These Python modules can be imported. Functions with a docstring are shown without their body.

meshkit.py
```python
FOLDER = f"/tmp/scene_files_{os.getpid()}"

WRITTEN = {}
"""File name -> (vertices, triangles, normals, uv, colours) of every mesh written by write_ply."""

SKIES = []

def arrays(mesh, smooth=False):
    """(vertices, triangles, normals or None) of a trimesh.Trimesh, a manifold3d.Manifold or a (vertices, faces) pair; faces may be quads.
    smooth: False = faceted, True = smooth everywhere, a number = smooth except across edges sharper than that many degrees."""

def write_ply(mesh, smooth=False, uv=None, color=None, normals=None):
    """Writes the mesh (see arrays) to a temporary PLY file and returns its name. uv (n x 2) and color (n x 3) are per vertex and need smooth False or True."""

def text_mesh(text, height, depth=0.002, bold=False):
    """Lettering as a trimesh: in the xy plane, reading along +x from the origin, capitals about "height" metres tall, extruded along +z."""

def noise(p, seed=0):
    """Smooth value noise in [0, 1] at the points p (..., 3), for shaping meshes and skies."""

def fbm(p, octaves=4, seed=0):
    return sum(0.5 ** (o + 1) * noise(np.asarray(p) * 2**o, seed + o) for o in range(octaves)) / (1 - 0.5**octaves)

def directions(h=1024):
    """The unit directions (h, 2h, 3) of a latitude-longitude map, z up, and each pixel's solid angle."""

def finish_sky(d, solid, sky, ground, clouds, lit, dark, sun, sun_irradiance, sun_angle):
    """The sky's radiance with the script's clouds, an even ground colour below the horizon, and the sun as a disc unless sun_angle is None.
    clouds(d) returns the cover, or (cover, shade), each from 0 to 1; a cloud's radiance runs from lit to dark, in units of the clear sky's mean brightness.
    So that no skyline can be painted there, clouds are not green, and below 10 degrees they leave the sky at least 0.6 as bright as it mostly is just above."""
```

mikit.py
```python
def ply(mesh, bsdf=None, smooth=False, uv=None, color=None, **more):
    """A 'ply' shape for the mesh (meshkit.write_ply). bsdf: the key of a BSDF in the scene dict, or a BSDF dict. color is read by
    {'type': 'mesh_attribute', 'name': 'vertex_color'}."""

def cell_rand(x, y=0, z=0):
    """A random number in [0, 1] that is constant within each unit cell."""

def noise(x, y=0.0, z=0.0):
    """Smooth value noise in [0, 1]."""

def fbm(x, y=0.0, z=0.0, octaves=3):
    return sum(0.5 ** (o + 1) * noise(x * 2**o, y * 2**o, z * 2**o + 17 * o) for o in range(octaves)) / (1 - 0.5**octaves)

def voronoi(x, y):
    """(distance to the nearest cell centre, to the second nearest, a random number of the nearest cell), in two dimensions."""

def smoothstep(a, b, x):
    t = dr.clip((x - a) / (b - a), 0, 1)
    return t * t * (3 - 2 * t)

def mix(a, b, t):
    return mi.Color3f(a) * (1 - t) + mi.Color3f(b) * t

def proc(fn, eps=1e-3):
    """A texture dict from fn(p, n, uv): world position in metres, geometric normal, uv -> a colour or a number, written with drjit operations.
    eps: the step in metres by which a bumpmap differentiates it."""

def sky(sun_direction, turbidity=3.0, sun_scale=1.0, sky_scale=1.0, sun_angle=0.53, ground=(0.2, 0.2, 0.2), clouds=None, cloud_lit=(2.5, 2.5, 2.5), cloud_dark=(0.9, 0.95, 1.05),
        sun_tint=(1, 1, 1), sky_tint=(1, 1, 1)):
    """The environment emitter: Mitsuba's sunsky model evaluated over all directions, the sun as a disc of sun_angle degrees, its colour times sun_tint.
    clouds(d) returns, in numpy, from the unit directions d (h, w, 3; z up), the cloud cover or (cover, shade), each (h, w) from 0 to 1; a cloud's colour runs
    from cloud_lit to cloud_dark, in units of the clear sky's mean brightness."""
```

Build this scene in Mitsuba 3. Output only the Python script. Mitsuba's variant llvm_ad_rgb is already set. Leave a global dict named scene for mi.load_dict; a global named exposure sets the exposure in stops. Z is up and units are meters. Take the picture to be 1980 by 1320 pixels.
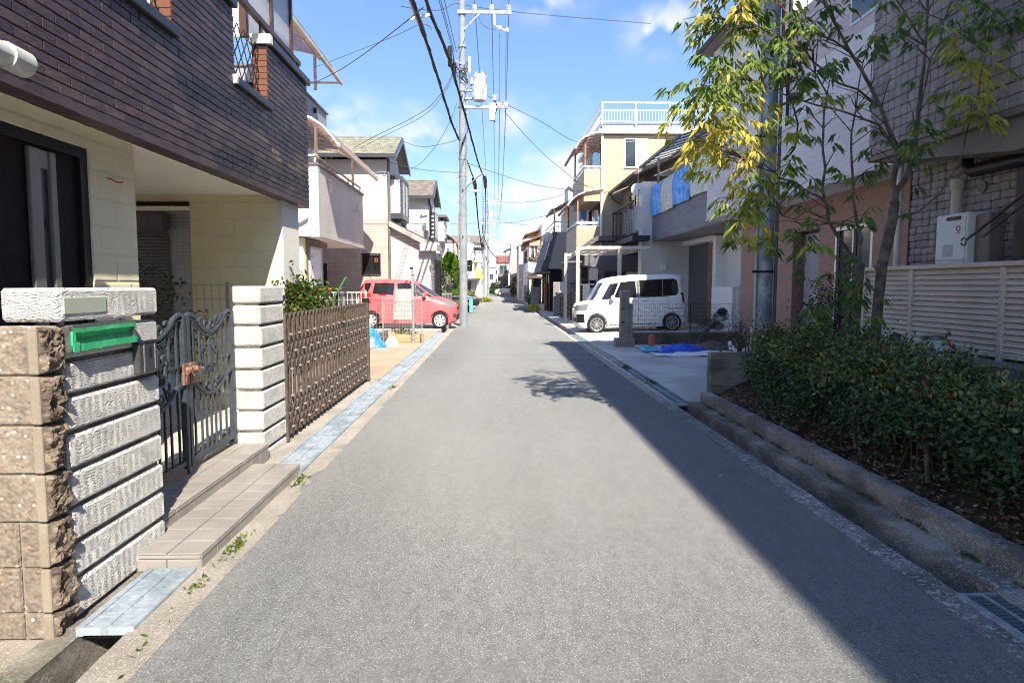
import math, random
import numpy as np, trimesh, manifold3d as m3
import drjit as dr
import mitsuba as mi
import mikit, meshkit
from mikit import proc, noise, fbm, voronoi, cell_rand, smoothstep, mix
from shapely.geometry import Polygon

T = mi.ScalarTransform4f
scene, labels = {}, {}
R = random.Random(7)
NP = np.random.default_rng(7)

# ------------------------------------------------------------------ camera, light, exposure
_th = math.atan(109 / 1320); _ph = math.atan(33 / 1320 * math.cos(_th))
_f = (math.sin(_ph) * math.cos(_th), math.cos(_ph) * math.cos(_th), -math.sin(_th))
scene['camera'] = {'type': 'perspective', 'fov': 2 * math.degrees(math.atan(990 / 1320)), 'near_clip': 0.1, 'far_clip': 3000.0,
                   'to_world': T().look_at(origin=[0, 0, 1.5], target=[_f[0], _f[1], 1.5 + _f[2]], up=[0, 0, 1])}
SUN = (0.32, -1.21, 1.0)

def clouds(d):
    z = d[..., 2]
    q = np.stack([d[..., 0] / (z + .12), d[..., 1] / (z + .12), 0 * z], -1)
    big = meshkit.fbm(q * np.array([1.9, .85, 1]) + 5.7, 5, 3)
    wisp = meshkit.fbm(q * np.array([3.2, 1.2, 1]) + 4.7, 5, 9)
    low = np.clip((.33 - z) / .2, 0, 1)
    c = np.clip((big - .655 + .21 * low) / .14, 0, 1) * (.2 + .75 * low)
    w = np.clip((wisp - .575) / .2, 0, 1) * .6
    fine = meshkit.fbm(d * 34 + 2.2, 5, 4)
    for x0, y0, z0, r, a in ((.066, .921, .385, .045, .75), (.213, .919, .333, .035, .8), (.272, .895, .353, .04, .6), (.024, .973, .231, .03, .6), (-.1, .973, .205, .035, .75), (-.209, .954, .218, .05, .6)):
        g = np.exp(-((d[..., 0] - x0) ** 2 + (1.5 * (z - z0)) ** 2) / r ** 2) * (d[..., 1] > 0)
        c = c + a * g * np.clip((fine - .40) / .22, 0, 1)
    c = np.clip(c + w * .5, 0, 1) * np.clip(z / .02, 0, 1)
    return c, np.clip((big - .62) / .4, 0, .35)

scene['sky'] = mikit.sky(SUN, turbidity=3.0, clouds=clouds, cloud_lit=(2.0, 2.0, 2.0), cloud_dark=(1.3, 1.4, 1.55), ground=(.25, .25, .25), sun_tint=(.89, .99, 1.14), sky_tint=(.77, .82, .96))
exposure = 2.85

# ------------------------------------------------------------------ naming
_next = {}
def num(k):
    i = _next.get(k, 0); _next[k] = i + 1
    return k if i == 0 else f'{k}_{i:03d}'

class Thing:
    def __init__(s, name, label=None, cat=None, group=None, kind=None):
        s.k = num(name); e = {}
        if label: e['label'] = label
        if cat: e['category'] = cat
        if group: e['group'] = group
        if kind: e['kind'] = kind
        labels[s.k] = e; s.m = T()
    def p(s, name, mesh, mat, smooth=False, label=None, kind=None, at=None, **kw):
        k = num(s.k + '__' + name)
        d = mesh if isinstance(mesh, dict) else mikit.ply(mesh, mat, smooth, **kw)
        if isinstance(mesh, dict) and mat: d = {**mesh, 'bsdf': {'type': 'ref', 'id': mat}}
        w = s.m @ at if at is not None else s.m
        d = {**d, 'to_world': w}
        scene[k] = d
        if label or kind: labels[k] = {**({'label': label} if label else {}), **({'kind': kind} if kind else {})}
        return Sub(s, k)
class Sub:
    def __init__(s, t, k): s.t, s.k, s.m = t, k, t.m
    p = Thing.p
def one(name, label, cat, mesh, mat, smooth=False, group=None, kind=None, at=None, **kw):
    t = Thing(name, label, cat, group, kind)
    d = mesh if isinstance(mesh, dict) else mikit.ply(mesh, mat, smooth, **kw)
    if at is not None: d = {**d, 'to_world': at}
    scene[t.k] = d
    return t
def struct(name, mesh, mat, smooth=False, label=None):
    t = one(name, label, None, mesh, mat, smooth, kind='structure'); return Sub(t, t.k)
def tr(x, y, z): return T().translate([x, y, z])

# ------------------------------------------------------------------ meshes
TM = trimesh.Trimesh
_BV = np.array([[x, y, z] for x in (0, 1) for y in (0, 1) for z in (0, 1)], float)
_BF = np.array([[0, 1, 3], [0, 3, 2], [4, 6, 7], [4, 7, 5], [0, 4, 5], [0, 5, 1], [2, 3, 7], [2, 7, 6], [0, 2, 6], [0, 6, 4], [1, 5, 7], [1, 7, 3]])
def box(x0, x1, y0, y1, z0, z1):
    x0, x1 = sorted((x0, x1)); y0, y1 = sorted((y0, y1)); z0, z1 = sorted((z0, z1))
    return TM(_BV * [x1 - x0, y1 - y0, z1 - z0] + [x0, y0, z0], _BF, process=False)
def cbox(x0, x1, y0, y1, z0, z1, c=.01):
    x0, x1 = sorted((x0, x1)); y0, y1 = sorted((y0, y1)); z0, z1 = sorted((z0, z1))
    c = min(c, (x1 - x0) * .45, (y1 - y0) * .45, (z1 - z0) * .45)
    pts = []
    for sx in (0, 1):
        for sy in (0, 1):
            for sz in (0, 1):
                p = np.array([(x0, x1)[sx], (y0, y1)[sy], (z0, z1)[sz]])
                o = np.array([1 - 2 * sx, 1 - 2 * sy, 1 - 2 * sz]) * c
                for a in range(3):
                    q = p + o; q[a] = p[a]; pts.append(q)
    return trimesh.convex.convex_hull(np.array(pts))
def cat(*ms):
    ms = [m for x in ms for m in (x if isinstance(x, (list, tuple)) else [x])]
    v, f, o = [], [], 0
    for m in ms:
        v.append(m.vertices); f.append(np.asarray(m.faces) + o); o += len(m.vertices)
    return TM(np.vstack(v), np.vstack(f), process=False)
def tube(pts, r, n=6, cap=True):
    p = np.asarray(pts, float); m = len(p)
    r = np.broadcast_to(np.asarray(r, float), (m,))
    t = np.gradient(p, axis=0); t /= np.linalg.norm(t, axis=1, keepdims=True) + 1e-12
    a = np.cross(t[0], [0, 0, 1.] if abs(t[0][2]) < .9 else [1., 0, 0]); a /= np.linalg.norm(a)
    A = []
    for i in range(m):
        a = a - t[i] * (a @ t[i]); a /= np.linalg.norm(a) + 1e-12; A.append(a)
    A = np.array(A); B = np.cross(t, A)
    w = np.arange(n) * 2 * np.pi / n + np.pi / n
    v = p[:, None] + r[:, None, None] * (np.cos(w)[None, :, None] * A[:, None] + np.sin(w)[None, :, None] * B[:, None])
    i, j = np.meshgrid(np.arange(m - 1), np.arange(n), indexing='ij')
    q = np.stack([i * n + j, i * n + (j + 1) % n, (i + 1) * n + (j + 1) % n, (i + 1) * n + j], -1).reshape(-1, 4)
    f = [q[:, [0, 1, 2]], q[:, [0, 2, 3]]]; v = v.reshape(-1, 3)
    if cap:
        k = np.arange(1, n - 1)
        f += [np.stack([0 * k, k + 1, k], 1), (m - 1) * n + np.stack([0 * k, k, k + 1], 1)]
    return TM(v, np.vstack(f), process=False)
def cyl(p0, p1, r, r1=None, n=12): return tube([p0, p1], [r, r if r1 is None else r1], n)
def bar(p0, p1, w): return tube([p0, p1], w * .7071, 4)
def lathe(prof, n=24, axis='z', at=(0, 0, 0)):
    prof = np.asarray(prof, float); a = np.arange(n) * 2 * np.pi / n; m = len(prof)
    v = np.stack([prof[:, None, 0] * np.cos(a), prof[:, None, 0] * np.sin(a), np.broadcast_to(prof[:, None, 1], (m, n))], -1).reshape(-1, 3)
    i, j = np.meshgrid(np.arange(m - 1), np.arange(n), indexing='ij')
    q = np.stack([i * n + j, i * n + (j + 1) % n, (i + 1) * n + (j + 1) % n, (i + 1) * n + j], -1).reshape(-1, 4)
    if axis == 'y': v = v[:, [0, 2, 1]] * [1, 1, -1]
    if axis == 'x': v = v[:, [2, 0, 1]]
    return TM(v + np.array(at), np.vstack([q[:, [0, 1, 2]], q[:, [0, 2, 3]]]), process=False)
def prism(poly, h, plane='xy', at=0.0):
    """polygon extruded: plane xy along z, xz along y, yz along x; from at to at+h"""
    m = trimesh.creation.extrude_polygon(Polygon(poly) if not isinstance(poly, Polygon) else poly, abs(h), engine='earcut')
    v = np.array(m.vertices); f = np.array(m.faces); v[:, 2] += at if h > 0 else at + h
    if plane == 'xz': v = v[:, [0, 2, 1]]; f = f[:, ::-1]
    if plane == 'yz': v = v[:, [2, 0, 1]]
    return TM(v, f, process=False)
def grid(fn, us, vs):
    """sheet from fn(u, v) arrays -> (..., 3)"""
    U, V = np.meshgrid(us, vs, indexing='ij'); P = fn(U, V).reshape(-1, 3); n, m = len(us), len(vs)
    i, j = np.meshgrid(np.arange(n - 1), np.arange(m - 1), indexing='ij')
    q = np.stack([i * m + j, (i + 1) * m + j, (i + 1) * m + j + 1, i * m + j + 1], -1).reshape(-1, 4)
    return TM(P, np.vstack([q[:, [0, 1, 2]], q[:, [0, 2, 3]]]), process=False)
def st(*a): return np.stack(np.broadcast_arrays(*a), -1)
def rough(x0, x1, y0, y1, z0, z1, step=.06, amp=.008, fr=9., seed=1, keep=None):
    """box with its surface worn by noise"""
    m = m3.Manifold.cube([x1 - x0, y1 - y0, z1 - z0]).translate([x0, y0, z0]).refine_to_length(step).to_mesh()
    v = np.array(m.vert_properties[:, :3], float); f = np.array(m.tri_verts)
    n = np.stack([meshkit.fbm(v * fr + 7 * k, 3, seed + k) for k in range(3)], -1) - .5
    w = np.ones(3) if keep is None else np.array(keep)
    return TM(v + n * 2 * amp * w, f, process=False)
def catenary(a, b, sag, n=14):
    t = np.linspace(0, 1, n)[:, None]; p = np.asarray(a, float) * (1 - t) + np.asarray(b, float) * t
    p[:, 2] -= (4 * sag * t * (1 - t))[:, 0]; return p
def spiral(c, r0, r1, a0, turns, ax1, ax2, n=14):
    a = np.linspace(0, 1, n)[:, None]; r = r0 + (r1 - r0) * a; w = np.radians(a0) + a * turns * 2 * np.pi
    return np.asarray(c) + r * (np.cos(w) * np.asarray(ax1, float) + np.sin(w) * np.asarray(ax2, float))

# ------------------------------------------------------------------ materials
def mat(name, col, rough=.7, metal=0., spec=.35, bump=None, bs=.002, eps=1e-3, **kw):
    c = col if isinstance(col, dict) else {'type': 'rgb', 'value': list(col)}
    if isinstance(rough, dict): rr = rough
    else: rr = float(rough)
    b = {'type': 'principled', 'base_color': c, 'roughness': rr, 'metallic': float(metal), 'specular': float(spec), **kw}
    if bump is not None: b = {'type': 'bumpmap', 'tex': proc(bump, eps), 'scale': float(bs), 'bsdf': b}
    scene['mat_' + name] = {'type': 'twosided', 'bsdf': b}
    return 'mat_' + name
def mott(c0, c1, s=2., lo=.3, hi=.7, o=3, fine=.0):
    """two tones mottled by noise"""
    def fn(p, n, uv):
        t = smoothstep(lo, hi, fbm(p.x * s, p.y * s, p.z * s, o))
        c = mix(c0, c1, t)
        if fine: c = c * (1 - fine + 2 * fine * noise(p.x * 190, p.y * 190, p.z * 190))
        return c
    return proc(fn)

def _asphalt(p, n, uv):
    d1, d2, r = voronoi(p.x * 96, p.y * 96)
    e1, e2, q = voronoi(p.x * 150 + 31, p.y * 150)
    big = fbm(p.x * .9, p.y * .35, 0, 3)
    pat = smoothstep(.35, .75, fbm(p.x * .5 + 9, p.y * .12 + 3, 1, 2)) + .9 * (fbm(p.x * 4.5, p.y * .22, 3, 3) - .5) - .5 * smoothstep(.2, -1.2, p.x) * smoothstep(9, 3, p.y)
    base = .208 + .05 * (big - .5) + .03 * pat
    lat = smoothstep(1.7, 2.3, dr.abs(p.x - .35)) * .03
    v = (base - lat) * (.86 + .22 * noise(p.x * 38, p.y * 17, 2) + .05 * noise(p.x * 14, p.y * 5, 6)) + .11 * smoothstep(.55, .97, r) * (1 - smoothstep(.22, .5, d1)) + .10 * (q - .5)
    v = v + .16 * smoothstep(.94, .99, r) * (1 - smoothstep(.15, .36, d1))
    v = v * (.72 + .28 * smoothstep(0, .28, e2 - e1)) * (.8 + .2 * smoothstep(0., .2, d2 - d1))
    w = .03 * (noise(p.x * 2.1, p.y * .3, 5) - .5)
    for y0, k, a in ((14.6, .05, .6), (13.55, .045, .6), (9.55, .022, .5), (12.7, .03, .35), (24.3, .09, .45), (33., .14, .35)):
        v = v * (1 - a * (1 - smoothstep(.0, k, dr.abs(p.y + .05 * p.x + w * 3 - y0))))
    v = v * (1 - .4 * (1 - smoothstep(0, .018, dr.abs(p.x - 1.02 - .03 * p.y + .19 + w * 4))) * smoothstep(15.5, 16, p.y) * (1 - smoothstep(21, 22, p.y)))
    v = v * (1 - .35 * (1 - smoothstep(.001, .007, dr.abs(fbm(p.x * .9 + 4, p.y * .55, 2, 4) - .5))) * smoothstep(.5, .62, noise(p.x * .6, p.y * .35, 8)))
    tint = mix((.97, 1.0, 1.025), (1.0, .985, 1.01), smoothstep(.4, .7, big) * (1 - smoothstep(3, 9, p.y)))
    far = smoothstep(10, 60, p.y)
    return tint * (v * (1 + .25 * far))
def _asphalt_b(p, n, uv):
    d1, d2, r = voronoi(p.x * 96, p.y * 96)
    return (1 - smoothstep(.1, .55, d1)) * (.4 + r) + .4 * noise(p.x * 190, p.y * 190)
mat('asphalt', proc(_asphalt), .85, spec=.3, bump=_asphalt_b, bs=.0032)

def _aggr(c0, c1, c2, s=75):
    def fn(p, n, uv):
        a, b = p.x + .7 * p.z, p.y + .6 * p.z
        d1, d2, r = voronoi(a * s, b * s)
        t = fbm(p.x * 3, p.y * 3, p.z * 3, 3)
        c = mix(c0, c1, smoothstep(.3, .7, t))
        c = mix(c, c2, smoothstep(.55, .9, r) * (1 - smoothstep(.2, .45, d1)))
        return c * (.75 + .5 * noise(a * 160, b * 160, p.z * 40))
    return proc(fn)
def _grain_b(p, n, uv): return noise(p.x * 130, p.y * 130, p.z * 130) + .8 * noise(p.x * 60, p.y * 60, p.z * 60)
mat('concrete', _aggr((.31, .285, .255), (.24, .225, .20), (.42, .39, .35)), .9, spec=.2, bump=_grain_b, bs=.002)
def _mossy(p, n, uv):
    t = fbm(p.x * 4, p.y * 4, p.z * 6, 4)
    sp = noise(p.x * 120, p.y * 120, p.z * 120)
    lich = smoothstep(.68, .82, .45 * noise(p.x * 60, p.y * 60, p.z * 60) + .35 * noise(p.x * 120 + 5, p.y * 120, p.z * 120) + .4 * fbm(p.x * 3 + 3, p.y * 3, p.z * 6, 3))
    c = mix((.17, .155, .145), (.32, .30, .275), smoothstep(.35, .7, t))
    c = mix(c, (.44, .43, .44), lich * .7)
    c = mix(c, (.07, .075, .045), smoothstep(.55, .75, fbm(p.x * 2.2, p.y * 2.2, 4 + p.z * 3, 3)) * .6)
    return c * (.6 + .8 * sp)
def _strip(p, n, uv):
    s = noise(p.x * 95, p.y * 95, p.z * 95); q = noise(p.x * 45 + 9, p.y * 45, p.z * 45); t = fbm(p.x * 3, p.y * 3, p.z * 3, 3)
    c = mix((.15, .145, .14), (.26, .255, .25), smoothstep(.3, .7, t))
    return mix(c * (.6 + .8 * s), (.55, .55, .58), smoothstep(.56, .72, .5 * s + .5 * q) * (.35 + .6 * t))
mat('strip', proc(_strip), .9, spec=.2, bump=_grain_b, bs=.005)
mat('mossy', proc(_mossy), .95, spec=.15, bump=_grain_b, bs=.005)
mat('slab', mott((.47, .46, .44), (.36, .35, .33), 1.3, fine=.10), .85, spec=.2)
mat('slab_tan', _aggr((.33, .255, .19), (.27, .205, .15), (.5, .43, .34), 60), .9, spec=.2, bump=_grain_b, bs=.003)
mat('soil', mott((.035, .026, .02), (.075, .055, .04), 9, fine=.3), .95, spec=.1)
mat('gravel', _aggr((.17, .14, .13), (.12, .10, .09), (.3, .26, .24), 55), .9, spec=.2, bump=_grain_b, bs=.006)
mat('ground', (.2, .19, .17), .9)

def _tanblock(p, n, uv):
    a, b, = p.x + p.y, p.z
    d1, d2, r = voronoi(a * 38 + 40, b * 38)
    c = mix((.255, .218, .185), (.20, .17, .145), smoothstep(.3, .7, fbm(a * 5, b * 5, 2, 3)))
    c = c * (.62 + .5 * noise(a * 95, b * 95, 3) + .26 * noise(a * 40, b * 40, 8))
    peb = smoothstep(.90, .94, r) * (1 - smoothstep(.10 + .2 * noise(a * 60, b * 60), .32, d1)) * .8
    pc = mix((.72, .66, .6), (.36, .23, .17), smoothstep(.95, .99, r))
    return mix(c, pc, peb)
def _tanblock_b(p, n, uv):
    a, b = p.x + p.y, p.z
    d1, d2, r = voronoi(a * 38 + 40, b * 38)
    return noise(a * 80, b * 80, 1) + .8 * noise(a * 35, b * 35, 2) + .5 * smoothstep(.74, .8, r) * (1 - smoothstep(.2, .36, d1))
mat('tan_block', proc(_tanblock), .95, spec=.15, bump=_tanblock_b, bs=.005)
mat('tan_plain', mott((.29, .25, .205), (.25, .215, .175), 6, fine=.12), .9, spec=.15)
def _split(p, n, uv):
    t = fbm(p.x * 22, p.y * 22, p.z * 22, 3); s = noise(p.x * 150, p.y * 150, p.z * 150)
    c = mix((.10, .08, .065), (.24, .195, .155), smoothstep(.35, .65, t))
    return c * (.65 + .7 * s)
def _split_b(p, n, uv): return fbm(p.x * 45, p.y * 45, p.z * 45, 3)
mat('split_face', proc(_split), .95, spec=.15, bump=_split_b, bs=.02)

def _weave(p):
    """herringbone of short raised strokes"""
    a, b = (p.x * 1.0 + p.y), p.z
    w = a * 18 + .3 * noise(a * 30, b * 30)
    zig = dr.abs(w - dr.floor(w) - .5) * 2
    k = b * 72 + zig * .75 + 1.1 * noise(a * 34, b * 34, 2)
    ridge = dr.abs(k - dr.floor(k) - .5) * 2
    return smoothstep(.15, .85, ridge) * (.35 + .9 * noise(a * 90, b * 110, 5)) + .45 * noise(a * 80, b * 80, 7)
def _weave_b(p, n, uv): return _weave(p)
def _white_stone(p, n, uv):
    g = smoothstep(.42, .75, fbm(p.x * 7, p.y * 7, p.z * 9, 3))
    c = mix((.66, .66, .655), (.55, .55, .55), g)
    return c * (.70 + .36 * _weave(p))
mat('white_stone', proc(_white_stone), .75, spec=.25, bump=_weave_b, bs=.006, eps=.0012)
mat('joint_dark', mott((.10, .09, .08), (.2, .19, .17), 12, fine=.1), .95)
def _floor_tile(p, n, uv):
    h = cell_rand(dr.floor(p.x * 6.66 + 50), dr.floor(p.y * 6.66), dr.floor(p.z * 9))
    c = mix((.255, .235, .22), (.30, .28, .262), h)
    return c * (.85 + .3 * fbm(p.x * 9, p.y * 9, p.z * 9, 3)) * (.93 + .14 * noise(p.x * 220, p.y * 220, p.z * 220))
mat('floor_tile', proc(_floor_tile), .6, spec=.3)
mat('grout', (.16, .15, .14), .95)

def _tile_b(p, n, uv): return fbm(p.y * 16, p.z * 30, p.x * 16, 3) + .35 * noise(p.y * 90, p.z * 90, p.x * 90)
for i, c in enumerate([(.052, .030, .035), (.043, .026, .037), (.064, .039, .039), (.14, .10, .065)]):
    mat(f'brown_tile_{i}', mott(c, tuple(x * 1.5 for x in c), 9, fine=.12) if i in (0, 2) else c, .42, spec=.45, bump=_tile_b, bs=.006)
mat('brown_joint', (.018, .013, .013), .8)
mat('navy_cap', (.022, .028, .045), .4, spec=.5)
def _brick_b(w, h, j, edge=.0):
    def fn(p, n, uv):
        a = p.x + p.y; k = dr.floor(p.z / h); off = .5 * (k - 2 * dr.floor(k / 2))
        u = a / w + off; fu = dr.abs(u - dr.floor(u) - .5); fv = dr.abs(p.z / h - k - .5)
        m = (1 - smoothstep(.5 - j / w, .5, fu)) * (1 - smoothstep(.5 - j / h, .5, fv))
        return m + .25 * fbm(a * 14, p.z * 14, cell_rand(dr.floor(u), k) * 9, 3)
    return fn
def _brick_c(w, h, j, c, cj, var=.12, bond=True):
    def fn(p, n, uv):
        a = p.x + p.y; k = dr.floor(p.z / h); off = .5 * (k - 2 * dr.floor(k / 2)) if bond else 0.
        u = a / w + off; fu = dr.abs(u - dr.floor(u) - .5); fv = dr.abs(p.z / h - k - .5)
        m = (1 - smoothstep(.5 - j / w, .5 - .3 * j / w, fu)) * (1 - smoothstep(.5 - j / h, .5 - .3 * j / h, fv))
        r = cell_rand(dr.floor(u), k, 3)
        return mix(cj, mi.Color3f(c) * (1 - var + 2 * var * r), m) * (.9 + .2 * fbm(p.x * 1.5, p.y * 1.5, p.z * 1.5, 2))
    return proc(fn)
mat('cream_siding', _brick_c(.38, .19, .012, (.86, .79, .56), (.80, .73, .515), .012), .75, spec=.25, bump=_brick_b(.38, .19, .018), bs=.006, eps=.003)
mat('cream_soffit', (.82, .79, .70), .8)
mat('door_dark', (.012, .008, .009), .6, spec=.2)
mat('black', (.012, .012, .013), .45)
mat('blackrub', (.02, .02, .021), .75)
mat('glass_dark', (.012, .014, .017), .06, spec=.7)
mat('glass_blue', (.035, .05, .07), .08, spec=.7)
mat('frost', (.55, .58, .62), .35)
mat('curtain', (.6, .6, .58), .8)
mat('silver', (.55, .56, .57), .35, metal=.8)
mat('door_silver', (.30, .29, .28), .4, metal=.6)
mat('steel', mott((.40, .39, .40), (.5, .49, .49), 30, fine=.05), .32, metal=.9)
mat('tape_green', mott((.03, .42, .16), (.06, .52, .24), 22), .5, spec=.4)
mat('tape_dark', (.05, .30, .16), .5)
mat('iron', mott((.034, .046, .062), (.05, .064, .082), 40, fine=.1), .45, spec=.5)
mat('copper', mott((.22, .12, .08), (.34, .2, .15), 60), .5, metal=.3)
mat('bronze', mott((.078, .060, .050), (.11, .088, .075), 20, fine=.1), .5, spec=.4)
mat('rivet', (.34, .27, .24), .5, metal=.1)
def _grate(p, n, uv):
    t = fbm(p.x * 6, p.y * 6, 0, 3); q = voronoi(p.x * 34, p.y * 34)[2]
    return mix((.42, .49, .56), (.30, .36, .42), smoothstep(.35, .7, t)) * (.85 + .3 * q)
mat('galv', proc(_grate), .5, metal=.35, spec=.5)
mat('galv_dark', (.12, .145, .17), .55, metal=.3); mat('galv_teal', (.13, .19, .215), .5, metal=.3)
def _pole(p, n, uv):
    t = fbm(p.x * 9 + 3, p.y * 9, p.z * 7, 3); q = voronoi((p.x - p.y) * 26, p.z * 20)[2]
    c = mix((.22, .265, .31), (.38, .43, .47), smoothstep(.35, .68, t)) * (.85 + .3 * q)
    return mix(c, (.12, .085, .06), smoothstep(.66, .78, fbm(p.x * 5, p.y * 5, p.z * 2.3, 3)) * .5)
mat('pole_galv', proc(_pole), .5, metal=.3, spec=.4)
mat('trans_grey', (.50, .52, .54), .5)
mat('pole_conc', mott((.225, .255, .295), (.29, .32, .355), 3, fine=.05), .8, spec=.25)
mat('white_paint', (.78, .78, .77), .5, spec=.4)
mat('offwhite', mott((.72, .70, .66), (.66, .64, .60), .8), .7)
mat('cable', (.012, .012, .014), .6)
mat('wire', (.07, .075, .085), .6)
mat('pvc', mott((.52, .52, .50), (.44, .44, .42), 6, fine=.05), .5)

# ================================================================== the setting
struct('ground', grid(lambda u, v: st(u, v, 0 * u - .46), np.array([-900, -60, 60, 900.]), np.array([-300, -20, 200, 1500.])), 'mat_ground')
_ys = np.concatenate([np.arange(-12, 30, .12), np.arange(30, 175, 3.)])
def _roadm():
    def xl(y): return -1.478 + .05 * (meshkit.fbm(st(y * 1.3, 0 * y, 0 * y), 4, 2) - .5) + .03 * (meshkit.noise(st(y * 7, 0 * y + 3, 0 * y), 2) - .5)
    def xr(y): return 2.135 + .03 * (meshkit.fbm(st(y * 2.1, 0 * y + 9, 0 * y), 4, 5) - .5)
    top = grid(lambda u, v: st(xl(u) * (1 - v) + xr(u) * v, u, .012 + 0 * u - .05 * ((v - .5) * 2) ** 6 * .3), _ys, np.linspace(0, 1, 9))
    top.invert()
    return cat(top, box(-1.44, 2.11, -12, 172, -.4, -.03))
struct('road', _roadm(), 'mat_asphalt', 40)
# left: kerb strip, ditch, slabs of the plots
struct('kerb', rough(-1.60, -1.40, -6, 12, -.44, .0, .09, .006, 9, 4), 'mat_concrete', 30)
struct('kerb', box(-1.60, -1.40, 12, 46, -.44, .0), 'mat_concrete')
struct('gutter', cat(box(-1.815, -1.60, -6, 46, -.46, -.43), rough(-1.99, -1.815, -6, 2.62, -.44, -.02, .08, .006, 9, 6), rough(-1.95, -1.815, 2.62, 5.4, -.44, -.02, .1, .005, 9, 6)), 'mat_mossy', 30, label='open concrete drain between the stone pillar and the road')
struct('pavement', cat(box(-70, -2.02, 5.4, 10.58, -.44, .02), box(-70, -1.93, 3.2, 5.4, -.44, .02)), 'mat_slab')
struct('kerb', box(-2.02, -1.815, 5.4, 10.58, -.44, .018), 'mat_concrete', label='concrete strip under the accordion gate')
struct('pavement', cat(box(-70, -1.99, -14, 2.62, -.44, -.026), box(-70, -1.96, 2.62, 3.2, -.44, -.04)), 'mat_concrete', label='rough concrete apron below the tan block wall')
struct('pavement', cat(box(-3.9, -1.82, 10.58, 22.3, -.44, .028)), 'mat_slab_tan', label='tan pebble strip beside the drain')
struct('pavement', cat(box(-70, -3.9, 10.58, 46, -.44, .02), box(-3.9, -1.82, 22.3, 46, -.44, .02), box(-70, -1.42, 46, 170, -.44, .006)), 'mat_slab')
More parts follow.
